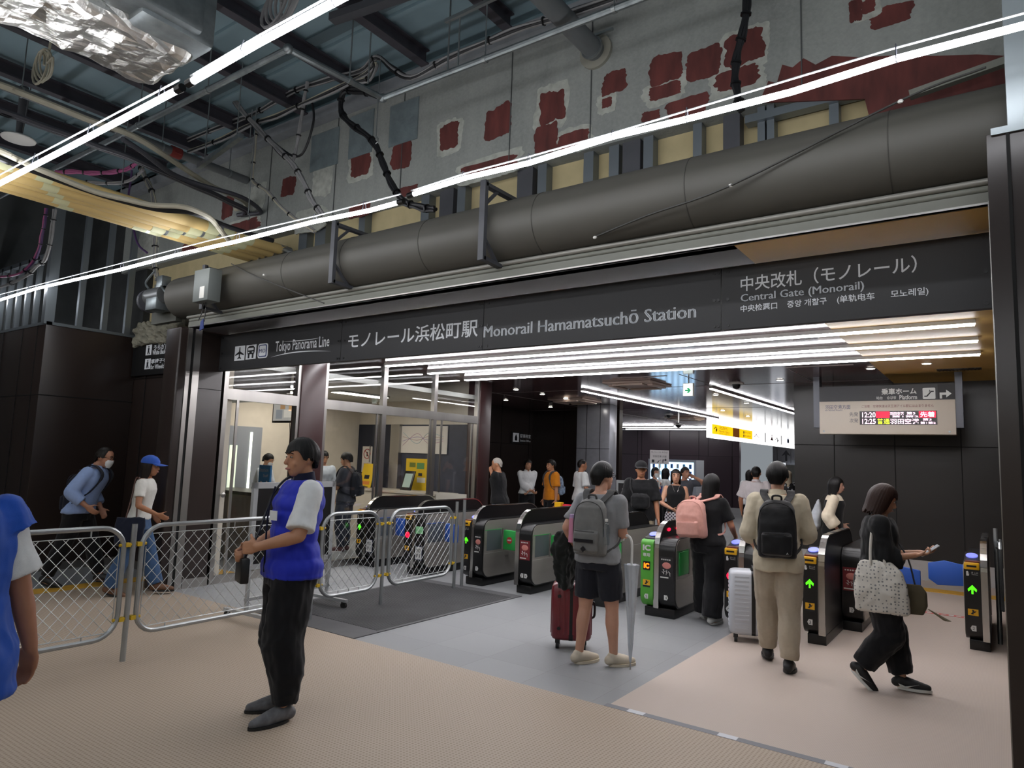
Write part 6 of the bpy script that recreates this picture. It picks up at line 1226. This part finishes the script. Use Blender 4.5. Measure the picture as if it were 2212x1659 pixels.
# --- man in beige with black backpack, white suitcase
P = Person('man in cream overshirt and beige trousers walking away with a black backpack', -1.58, 6.2, rad(13), 1.72, 'm', 'bd8f74', .009, lean=(0, .05), head=(-6, -6), LA=((-.21, .25, .98), (-.3, -1, -.3)), RA=((.16, .3, 1.02), (.55, -1, -.3), (-.5, .8, .1)), LF=(-.09, .2, .0, 4, 0), RF=(.08, -.12, .0, -6, -4), curl=(1.1, .9), fat=1.03)
P.hair('0b0a0a', .045, .0, -.07, vol=1.07, fringe=.05); P.face()
CRM = cloth('overshirt_cream', 'bdb39d', .6); P.top(CRM, 'overshirt', .70, .022, .80, .08, 1.6, .008, collar=CRM); P.pants(cloth('trouser_beige', 'a89c8a', .6), 'trousers', .022, .034, .03, .075, .007); P.shoes(SH_BLK, SOLEB, w=1.1)
BB = cloth('pack_black', '151517', .4, .6); t, M = backpack('black backpack worn by the man in the cream overshirt', P, BB, BB, .31, .47, .16, .92, -.145, 0)
text('A', (M @ V((.07, -.209, .05))) * P.k, .018, .016, TAGW, t, name='logo')
p = at(1625, 1392, Z=0); suitcase('white ribbed suitcase with black zip band beside the man in the cream overshirt', p.x - .03, p.y + .12, rad(20), .44, .27, .60, mat('case_white', 'b9bdc4', .35, coat=.2), 13, 0)
# --- woman with tote bag
P = Person('woman in black blouse and wide black trousers walking right, looking at a phone', -.82, 6.18, rad(-82), 1.57, 'f', 'b98b70', .009, lean=(0, .03), head=(8, -22), LA=((-.05, .33, 1.15), (-.4, -1, -.8), (.3, .9, .15)), RA=((.07, .29, 1.14), (.4, -1, -.9), (-.1, .95, .2)), LF=(-.07, .17, .0, 0, 0), RF=(.08, -.13, .085, 4, -45, (0, 1, 0)), curl=(.9, .95), palm=((0, .0, 1), (0, -.2, 1)))
P.hair('2a1913', .05, -.1, -.12, .15, vol=1.08, fringe=.06); P.face()
BLO = cloth('blouse_black', '17181a', .8); P.top(BLO, 'blouse', .72, .034, .80, .14, 1.5, .012); P.pants(TR_BLK, 'trousers', .04, .055, .05, .09, .012); P.shoes(SH_BLK, SOLEW, w=1.02)
for a, kn, an, fd in P.leg:
    lat = fd.cross(V((0, 0, 1))).normalized(); u2 = lat.cross(fd).normalized(); g = an - u2 * .085
    for sd in (1,):
        c0 = g + lat * .0475 * sd; pts = [(-.03, .05), (.02, .034), (.09, .05), (.12, .062), (.07, .042), (.02, .02), (-.02, .03)]
        flat([(a_ * P.k, b_ * P.k) for a_, b_ in pts], P.S(c0), SOLEW, P.t, fd, u2, .005, 'shoe_mark')
TB = NT('tote_print'); q = TB.n('ShaderNodeTexVoronoi'); q.inputs['Scale'].default_value = 38; q.inputs['Randomness'].default_value = .35; tc = TB.n('ShaderNodeTexCoord'); mp = TB.n('ShaderNodeMapping'); mp.inputs['Scale'].default_value = (0, 1, 1); TB.l(tc.outputs['Object'], mp.inputs[0]); TB.l(mp.outputs[0], q.inputs['Vector']); TB.l(TB.mix(TB.math('LESS_THAN', q.outputs[0], .26), srgb('cfccc4'), srgb('7d7f80')), TB.b.inputs['Base Color']); TB.b.inputs['Roughness'].default_value = .85
t = thing('tote_bag', 'white tote bag with small grey print on the shoulder of the woman in black', 'bag', P.W((.215, .03, 0)), P.rz); k = P.k
b = MB().loft([[V(p) * k for p in ell((0, -.02 + o, z), r, w, 24, 3)] for z, w, r, o in ((.66, .17, .02, .02), (.68, .2, .045, .02), (.85, .195, .06, .01), (1.0, .17, .04, 0), (1.08, .12, .012, -.02))]); fuse(b, 'sack', TB.m, t, .01, 3, .009, 9, 2)
for sy in (-.08, .03): MB().tube([p * k for p in bez([(.015, sy, 1.04), (-.015, sy * .7 - .02, 1.2), (-.05, -.02 + sy * .4, 1.38), (-.09, -.01, 1.435), (-.11, .0, 1.40)], 5)], .011, 8).build('strap', cloth('tote_strap', 'bdb9b0', .3), t)
t = thing('small_bag', 'small khaki bag with a tassel beyond the tote bag', 'bag', P.W((.12, .25, .72)), P.rz); fuse(MB().loft([[V(p) for p in ell((0, 0, z), .03 * r, .1 * r, 16, 3)] for z, r in ((-.05, .7), (.02, 1), (.12, .95), (.17, .6))]), 'pouch', cloth('bag_khaki', '57503f', .5), t, .008, 2); MB().loft([[V(p) for p in ell((.0, .1 + .06 * i, .0 - .035 * i), .006 + .008 * i, .006 + .01 * i, 10)] for i in range(3)]).build('tassel', cloth('tassel_khaki', '6d6450', .8), t); MB().tube([p for p in bez([(0, .02, .16), (-.02, -.02, .35), (-.05, -.1, .5)], 4)], .006, 6).build('strap', CBLK, t)
w_ = P.W(P.arm[1][2] + V((-.03, .1, .035))); t = thing('smartphone', 'white smartphone held by the woman in black', 'phone', w_, P.rz); M = Euler((rad(38), 0, rad(6))).to_matrix().to_4x4(); b = MB().box((-.036, -.075, 0), (.036, .075, .009), M); b.build('case', mat('phone_white', 'c9cacc', .3), t, bevel=.004); MB().box((-.032, -.07, .009), (.032, .07, .0105), M).build('screen', mat('phone_screen', '8d949c', .2, emis=.25), t)
# --- person in blue bib at the left edge
p = at(-108, 1115, D=2.5); P = Person('person in blue sleeveless bib over white sleeves at the left edge, seen from behind', p.x, p.y, rad(92), 1.70, 'm', 'a9765c', .009, lean=(0, .02), RA=((.33, .02, .83), (.5, -1, -.2), (.12, .35, -.95)), curl=(.6, .55), palm=(None, (-.75, -.5, .3)), fat=1.1)
P.hair('15110f', .05, .0, -.07); P.face(); P.top(WHT, 'shirt', .42, .026, .86, .05, 1.6, .006); P.top(cloth('bib_blue', '1f4fae', .7, .7), 'bib', .09, .046, .76, .14, 1.2, fold=.012); P.pants(TR_BLK, 'trousers', .03, .04, .03, .07, .008); P.shoes(SH_BLK, SOLEB)
# --- two people walking along the left recess
P = Person('stooping man in light blue shirt with face mask walking right in the left recess', -8.97, 3.74, rad(-50), 1.66, 'm', 'b07f66', .012, lean=(0, .16), head=(0, -12, .03, -.02), LA=((-.2, .16, .92), (-.4, -1, 0)), RA=((.22, .2, .98), (.5, -1, -.3)), LF=(-.09, .3, 0, 0, 0), RF=(.09, -.24, .03, 0, -18), fat=1.1)
P.hair('17120f', .095, .0, -.07, vol=1.0); P.face(); P.top(cloth('shirt_blue', '8ea4cf', .6), 'shirt', .86, .024, .88, .05, 1.4, .007, collar=MATS['shirt_blue']); P.pants(TR_BLK, 'trousers', .02, .03, .03, .07); P.shoes(SH_BLK, SOLEB)
MB().loft([[P.T(q) for q in ell((0, .05 + o, z), r * .8, .055 * r / .07, 16)] for z, r, o in ((-.115, .03, .02), (-.085, .06, .012), (-.04, .072, .012), (-.015, .06, .022))]).build('face_mask', mat('mask_white', 'd4d6d6', .7), P.t)
b = MB(); b.tube([P.T((.082, -.01, .008)), P.T((.075, .09, .012))], .002, 5)
for sd in (-1, 1): b.tube([P.T((sd * .034 + .024 * math.cos(a * PI / 6), .105, .008 + .018 * math.sin(a * PI / 6))) for a in range(13)], .002, 5)
b.build('glasses', BLACK, P.t)
backpack('navy backpack on the stooping man in the light blue shirt', P, cloth('pack_navy', '1b1e2a', .5), MATS['pack_navy'], .32, .48, .17, .88, -.06, 0)
P = Person('woman in blue cap, white T-shirt and jeans walking right in the left recess', -8.02, 3.98, rad(-45), 1.56, 'f', '9c6a4c', .012, lean=(0, .05), head=(-4, -4), LA=((-.22, .1, .95), (-.4, -1, 0)), RA=((.2, .28, 1.0), (.5, -1, -.4)), LF=(-.08, .26, 0, 0, 0), RF=(.09, -.22, .02, 0, -15))
P.hair('1a1310', .05, -.05, -.1, .2, vol=.99); P.face(); P.top(cloth('tee_white', 'cfcdc6', .5), 'shirt', .34, .014, .92, .03, 1.3, .005); P.pants(cloth('jeans_blue', '3c5678', .5), 'jeans', .014, .026, .045, .06); P.shoes(mat('shoe_tan', '6b4a34', .6), SOLEB)
def cap(P, m, fwd=1, name='cap'):
    R_ = [[P.T((.094 * math.cos(a * PI / 14) * w, .113 * math.sin(a * PI / 14) * w - .004, z)) for a in range(28)] for z, w in ((.035, 1.0), (.06, .99), (.095, .86), (.12, .6), (.136, .25), (.139, .03))]
    o = MB().loft(R_).build(name, m, P.t, smooth=60); v = []; f = []
    for i in range(13):
        a = PI * i / 12; x = .085 * math.cos(a); v += [P.T((x, .075 * math.sin(a) * .5 + .05, .042)), P.T((x * .95, (.1 + .105 * math.sin(a) ** .7), .03 - .01 * abs(math.cos(a)))), P.T((x * .95, (.1 + .105 * math.sin(a) ** .7), .023 - .01 * abs(math.cos(a)))), P.T((x, .075 * math.sin(a) * .5 + .05, .034))]
    for i in range(12):
        for j in range(4): f.append((i * 4 + j, i * 4 + (j + 1) % 4, i * 4 + 4 + (j + 1) % 4, i * 4 + 4 + j))
    f += [(0, 1, 2, 3), (51, 50, 49, 48)]; MB().add(v, f).build('visor', m, o)
cap(P, cloth('cap_blue', '2f54a8', .3))
t = thing('tote_bag', 'navy tote bag hanging at the side of the woman in the blue cap', 'bag', P.W((.2, -.02, .62)), P.rz); fuse(MB().loft([[V(p) * P.k for p in ell((0, 0, z), r, w, 20, 3)] for z, w, r in ((0, .14, .03), (.03, .16, .05), (.25, .17, .05), (.34, .16, .02))]), 'sack', cloth('bag_navy', '171c2c', .6), t, .012, 2, .008, 8, 1)
for sy in (-.06, .06): MB().tube([p * P.k for p in bez([(0, sy, .32), (-.06, sy * .6, .58), (-.1, sy * .3, .81), (-.12, .02, .79)], 5)], .009, 6).build('strap', mat('strap_brown', '4a2c20', .5), t)
# --- woman with the pink backpack
P = Person('woman in black with long dark hair passing the gate, pink backpack on her back', -2.63, 7.45, rad(-6), 1.58, 'f', 'b27c60', .011, lean=(0, .06), head=(-14, -10), LA=((-.12, .33, 1.05), (-.5, -1, -.5)), RA=((.2, .3, .98), (.7, -1, -.5)), LF=(-.09, .1, 0, 0, 0), RF=(.1, -.1, 0, -6, 0), fat=1.1)
P.hair('0d0c0c', .05, -.06, -.1, .34, vol=1.05); P.face(); P.top(cloth('tee_black', '131315', .5), 'shirt', .42, .02, .88, .04, 1.5, .006); P.pants(TR_BLK, 'trousers', .03, .055, .07, .05, .01); P.shoes(mat('shoe_white', 'c6c6c2', .5), SOLEW)
PKM = cloth('pack_pink', 'c9958a', .7, .7); backpack('large boxy pink backpack on the woman in black at the gate', P, PKM, PKM, .36, .44, .2, .96, -.12, -.11, tilt=-3)
# --- people beyond the gates
x, y = pos(1082, 12.8); P = Person('grey-haired man in black T-shirt and jeans with a hand at his chin', x, y, rad(105), 1.68, 'm', 'b5805f', .014, lean=(0, .05), head=(5, -8), LA=((.02, .2, 1.42), (-.4, -.6, -1), (.1, .2, 1)), fat=1.12, curl=(1.0, .5))
P.hair('a29c94', .07, .02, -.06, vol=.98); P.face(); P.top(MATS['tee_black'], 'shirt', .45, .026, .84, .06, 1.5, .006); P.pants(cloth('jeans_grey', '55677d', .4), 'jeans', .02, .03, .03); P.shoes(SH_BLK, SOLEB)
x, y = pos(1140, 15.4); P = Person('person in white long-sleeved shirt and black trousers with folded hands', x, y, rad(-125), 1.67, 'm', 'b98a6c', .014, LA=((.06, .22, .98), (-.6, -1, -.3)), RA=((-.02, .24, 1.0), (.6, -1, -.3)), curl=(.8, .8))
P.hair('120f0e', .045, -.02, -.07, vol=1.04); P.face(); P.top(WHT, 'shirt', .9, .028, .92, .05, 1.6, .007, collar=WHT); P.pants(TR_BLK); P.shoes(SH_BLK, SOLEB)
x, y = pos(1192, 14.6); P = Person('man in orange T-shirt and black shorts with a patterned backpack', x, y, rad(155), 1.68, 'm', 'b5805f', .014, LF=(-.1, .12, 0, 5, 0), RF=(.1, -.1, 0, -5, 0))
P.hair('100e0d', .05, .0, -.07, vol=1.05); P.face(); P.top(cloth('tee_orange', 'd07f1c', .5), 'shirt', .46, .028, .84, .06, 1.5, .007); P.shorts(TR_BLK, .85); P.shoes(SH_BLK, SOLEW); backpack('blue and white patterned backpack on the man in orange', P, mat('pack_floral', '7f93ab', .7, var=.5, vs=22), BGD, .28, .42, .14, .95, -.13, 0)
x, y = pos(1256, 14.5); P = Person('man in white T-shirt and white trousers walking away to the right', x, y, rad(-35), 1.71, 'm', 'b07a5c', .014, LF=(-.09, .15, 0, 0, 0), RF=(.09, -.12, 0, 0, 0), RA=((.2, .2, 1.0), (.6, -1, -.3)))
P.hair('15110f', .06, .03, -.05, vol=.98); P.face(); P.top(WHT, 'shirt', .48, .028, .84, .08, 1.5, .007); P.pants(cloth('trouser_white', 'cfcdc8', .5), 'trousers', .02, .03, .03); P.shoes(mat('shoe_white', 'c6c6c2', .5), SOLEW)
x, y = pos(1385, 10.3); P = Person('stout man in black T-shirt and black cap facing the gates', x, y, rad(-152), 1.70, 'm', 'a97356', .012, LA=((-.25, .12, .86), (-.8, -.6, 0)), RA=((.27, .06, .84), (.5, -1, 0)), fat=1.15, head=(4, 0))
P.hair('0f0d0c', .04, .01, -.06); P.face(); cap(P, cloth('cap_black', '18181a', .3)); P.top(MATS['tee_black'], 'shirt', .5, .03, .83, .05, 1.6, .006); P.pants(cloth('trouser_khaki', '8f8671', .5), 'trousers', .026, .035, .03); P.shoes(SH_BLK, SOLEW)
t = thing('crossbody_bag', 'black crossbody bag on the chest of the stout man in the cap', 'bag', P.W((.02, .2, 1.12)), P.rz); fuse(MB().loft([[V(p) for p in ell((0, 0, z), .14 * r, .05 * r, 20, 3)] for z, r in ((-.11, .7), (-.08, .95), (.06, 1), (.11, .7))]), 'pouch', BB, t, .012, 2, .006, 9, 1); MB().tube(bez([(.1, -.02, .08), (.14, -.08, .22), (.13, -.17, .34)], 4), .012, 6).build('strap', BB, t)
x, y = pos(1460, 10.9); P = Person('woman in black sleeveless top and plaid skirt coming to the gates', x, y, rad(-155), 1.60, 'f', 'b8876c', .012, LA=((-.25, .05, .84), (-.6, -1, 0)), RA=((.06, .26, 1.04), (1, -.3, -.3)), curl=(.5, 1.0), fat=1.05)
P.hair('1a1412', .05, -.04, -.1, .12, vol=1.0); P.face(); P.top(cloth('top_black', '161618', .4), 'top', 0, .012, .98, 0, fold=.003)
PL = NT('plaid_skirt'); b = PL.b; b.inputs['Roughness'].default_value = .9; tc = PL.n('ShaderNodeTexCoord'); sp = PL.n('ShaderNodeSeparateXYZ'); PL.l(tc.outputs['Object'], sp.inputs[0]); f1 = PL.math('SINE', PL.math('MULTIPLY', PL.math('ADD', sp.outputs[0], sp.outputs[2]), 120)); f2 = PL.math('SINE', PL.math('MULTIPLY', PL.math('SUBTRACT', sp.outputs[0], sp.outputs[2]), 120)); PL.l(PL.mix(PL.math('MAXIMUM', PL.math('GREATER_THAN', f1, .4), PL.math('GREATER_THAN', f2, .4)), srgb('2a2830'), srgb('b9b4ba')), b.inputs['Base Color']); P.skirt(PL.m, .3, .1); P.shoes(SH_BLK, SOLEB)
MB().tube(bez([P.S((-.06, .075, 1.43)), P.S((-.03, .118, 1.34)), P.S((0, .13, 1.3)), P.S((.03, .118, 1.34)), P.S((.06, .075, 1.43))], 4), .002, 5).build('necklace', STEEL, P.t)
x, y = pos(1415, 14.3); P = Person('station attendant in face mask and blue vest raising a placard on a pole', x, y, rad(-125), 1.60, 'f', 'c0917a', .014, LA=((.16, .42, 1.36), (-.3, -.4, -1)), RA=((.2, .4, 1.24), (.6, -.5, -1)), curl=(1.2, 1.2)); Q = P
P.hair('100e0d', .045, -.05, -.1, .08); P.face(); P.top(WHT, 'blouse', .46, .02, .9, .04, 1.4, .005); P.top(cloth('vest_attendant', '2b3a8a', .4), 'vest', 0, .028, .9, .0, fold=.004, neck=1.36); P.pants(TR_BLK); P.shoes(SH_BLK, SOLEB)
MB().loft([[P.T(q) for q in ell((0, .05 + o, z), r * .8, .055 * r / .07, 16)] for z, r, o in ((-.115, .03, .02), (-.085, .06, .012), (-.04, .072, .012), (-.015, .06, .022))]).build('face_mask', MATS['mask_white'], P.t)
pp = at(1441, 1003, D=13.9); hx = P.W(P.arm[0][2].lerp(P.arm[1][2], .5) + V((.0, .06, .0))); t = thing('placard', 'white placard reading monorail and Haneda Airport with a right arrow, on a pole', 'placard', (hx.x, hx.y, 0)); U = V((.81, .58, 0)); zc = pp.z
w_ = (at(1462, 990, D=13.9) - at(1421, 990, D=13.9)).length; hh = at(1441, 973, D=13.9).z - zc; D0 = V((0, 0, zc)) - U * w_ * .5
MB().prism(rect(0, 0, w_, hh), lambda a, c, e: D0 + U * a + V((0, 0, c)) + U.cross(V((0, 0, 1))) * e, -.008, .008).build('board', mat('placard_white', 'c9c6c6', .6), t); MB().cyl((0, 0, .75), (0, 0, zc + .1), .012).build('pole', WHITE, t); F0 = U.cross(V((0, 0, 1))) * .009
text('モノレール のりば', D0 + F0 + U * w_ * .06 + V((0, 0, hh * .78)), w_ * .86, hh * .13, PBK, t, U, (0, 0, 1)); text('羽田空港 方面', D0 + F0 + U * w_ * .14 + V((0, 0, hh * .48)), w_ * .72, hh * .14, PBK, t, U, (0, 0, 1))
flat([(a_ * .55, c_ * .55) for a_, c_ in ((0, 0), (.03, 0), (.03, .09), (.1, .09), (.08, .06), (.11, .06), (.16, .105), (.11, .15), (.08, .15), (.1, .12), (0, .12))], D0 + F0 + U * w_ * .66 + V((0, 0, hh * .1)), PBK, t, U, (0, 0, 1), .002, 'arrow'); flat(rect(0, 0, .05, .06), D0 + F0 + U * w_ * .1 + V((0, 0, hh * .1)), PBK, t, U, (0, 0, 1), .002, 'pictogram'); flat([(a_ * .6, c_ * .6) for a_, c_ in ((0, 0), (.04, .0), (.1, .08), (.13, .08), (.13, .1), (.09, .1), (.03, .025), (0, .025))], D0 + F0 + U * w_ * .36 + V((0, 0, hh * .1)), PBK, t, U, (0, 0, 1), .002, 'pictogram')
x, y = pos(1437, 15.5); P = Person('woman with long dark hair in white blouse behind the placard pole', x, y, rad(-40), 1.58, 'f', 'bd8d74', .016, RA=((.1, .3, 1.3), (.5, -.5, -1))); P.hair('120f0e', .05, -.05, -.1, .28); P.face(); P.top(WHT, 'blouse', .46, .02, .9); P.pants(TR_BLK); P.shoes(SH_BLK, SOLEB)
x, y = pos(1479, 13.4); P = Person('person in grey top with a raised arm behind the woman in the plaid skirt', x, y, rad(-120), 1.63, 'm', 'b07f66', .016, LA=((-.12, .16, 1.5), (-.8, 0, -.6))); P.hair('1c1513', .05, .0, -.07); P.face(); P.top(cloth('top_grey', '4d4f56', .4), 'shirt', .4, .02, .86); P.pants(cloth('trouser_pale', 'b8b4a8', .4)); P.shoes(SH_BLK, SOLEB)
x, y = pos(1633, 12.2); P = Person('man in white short-sleeved shirt walking away beyond the gates', x, y, rad(10), 1.68, 'm', 'b07a5c', .014, LA=((-.27, .14, .9), (-.6, -1, 0)), LF=(-.09, .15, 0, 0, 0), RF=(.09, -.12, 0, 0, 0), fat=1.08)
P.hair('100e0d', .06, .03, -.06, vol=1.02); P.face(); P.top(cloth('shirt_pinkwhite', 'cdc5c6', .5), 'shirt', .46, .03, .84, .05, 1.6, .006, collar=MATS['shirt_pinkwhite']); P.pants(TR_BLK); P.shoes(SH_BLK, SOLEB)
x, y = pos(1618, 16); P = Person('person with long dark hair in white walking ahead, left of the man in white shirt', x, y, rad(10), 1.6, 'f', 'b07a5c', .018); P.hair('141110', .05, -.05, -.1, .25); P.face(); P.top(WHT, 'blouse', .9, .02, .85); P.pants(TR_BLK); P.shoes(SH_BLK, SOLEB)
x, y = pos(1701, 14.6); P = Person('woman in cream headscarf and black dotted dress beside the charcoal wall', x, y, rad(20), 1.62, 'f', 'b07a5c', .014); P.face()
fuse(MB().loft([[P.T(q) for q in ell((0, o, z), r, r * 1.1, 20)] for z, r, o in ((-.24, .13, -.02), (-.16, .1, -.02), (-.08, .092, -.014), (0, .1, -.012), (.06, .097, -.012), (.11, .065, -.01), (.128, .02, -.01))]), 'headscarf', cloth('scarf_cream', 'b8a890', .5), P.t, .012, 3)
DT = NT('dotted_black'); q = DT.n('ShaderNodeTexVoronoi'); q.inputs['Scale'].default_value = 14; tc = DT.n('ShaderNodeTexCoord'); DT.l(tc.outputs['Object'], q.inputs['Vector']); DT.l(DT.mix(DT.math('LESS_THAN', q.outputs[0], .3), srgb('141416'), srgb('b9bcc0')), DT.b.inputs['Base Color']); P.top(DT.m, 'dress_top', .9, .03, .84); P.skirt(DT.m, .15, .1); P.shoes(SH_BLK, SOLEB)
x, y = pos(1797, 9.7); P = Person('woman with black bob in cream cape-sleeved blouse walking right beyond the gates', x, y, rad(-82), 1.57, 'f', 'c09480', .012, lean=(0, .03), head=(0, -6), LA=((-.2, .12, .98), (-.4, -1, 0)), RA=((.2, .08, .92), (.5, -1, 0)), LF=(-.08, .18, 0, 0, 0), RF=(.08, -.15, 0, 0, 0))
P.hair('100e0e', .05, -.08, -.11, .14, vol=1.05); P.face(); P.top(cloth('blouse_cream', 'cfc2ac', .6), 'blouse', .86, .028, .95, .0, 2.2, .007); P.collar(MATS['blouse_cream'], .03); P.top(MATS['top_black'], 'vest', 0, .036, .84, .0, fold=.004, neck=1.36); P.pants(TR_BLK, 'trousers', .02, .04, .05); P.shoes(SH_BLK, SOLEB)
t = thing('drawstring_bag', 'pale grey drawstring bag on the back of the woman with the black bob', 'bag', P.W((0, -.17, 1.0)), P.rz); fuse(MB().loft([[V(p) for p in ell((.03, -.02 - .12 * (.35 - z), z), .15 * r, .07 * r, 20, 2.6)] for z, r in ((-.1, .5), (-.05, 1.1), (.1, 1.0), (.25, .6), (.33, .2))]), 'sack', cloth('sack_grey', '9fa3a8', .7), t, .012, 2, .008, 9, 1); MB().tube(bez([(.05, 0, .3), (.08, .06, .4), (.09, .14, .4)], 4), .006, 6).build('cord', CBLK, t)
# --- people in the ticket office
P = Person('young man in dark grey T-shirt at the ticket office counter, behind the glass', -9.22, 8.05, rad(115), 1.68, 'm', 'b98a6c', .014, head=(0, -14), LA=((-.1, .3, 1.05), (-.5, -1, -.5)), RA=((.12, .3, 1.05), (.5, -1, -.5)))
P.hair('0e0d0d', .05, .0, -.06, vol=1.06); P.face(); P.top(cloth('tee_charcoal', '3a3d45', .4), 'shirt', .48, .024, .84); P.pants(cloth('trouser_slate', '2a2f3c', .4), 'trousers', .03, .04, .03); P.shoes(mat('shoe_maroon', '5a3a3c', .6), SOLEW); backpack('black backpack on the young man inside the ticket office', P, cloth('pack_slate', '20232b', .4), MATS['pack_slate'], .28, .42, .14, .95, -.13, 0)
x, y = pos(698, 12.4); P = Person('office clerk in pale shirt standing behind the maroon pillar', x, y, rad(-110), 1.70, 'm', 'b98a6c', .016, head=(0, -14)); P.hair('0e0d0d', .05, .0, -.06); P.face(); P.top(cloth('shirt_pale', 'b4bcc4', .4), 'shirt', .46, .024, .84); P.pants(TR_BLK); P.shoes(SH_BLK, SOLEB)
p = at(560, 1000, X=-10.75); P = Person('office clerk with face mask leaning over the ticket office counter', p.x, p.y - .02, rad(-60), 1.62, 'm', 'b98a6c', .016, lean=(0, .14), head=(0, -22), LA=((-.1, .42, 1.1), (-.5, -1, -.3)), RA=((.12, .42, 1.1), (.5, -1, -.3))); P.hair('0e0d0d', .05, .0, -.06); P.face(); P.top(MATS['shirt_pale'], 'shirt', .46, .024, .84); P.pants(TR_BLK); P.shoes(SH_BLK, SOLEB)
MB().loft([[P.T(q) for q in ell((0, .05 + o, z), r * .8, .055 * r / .07, 16)] for z, r, o in ((-.115, .03, .02), (-.085, .06, .012), (-.04, .072, .012), (-.015, .06, .022))]).build('face_mask', MATS['mask_white'], P.t)
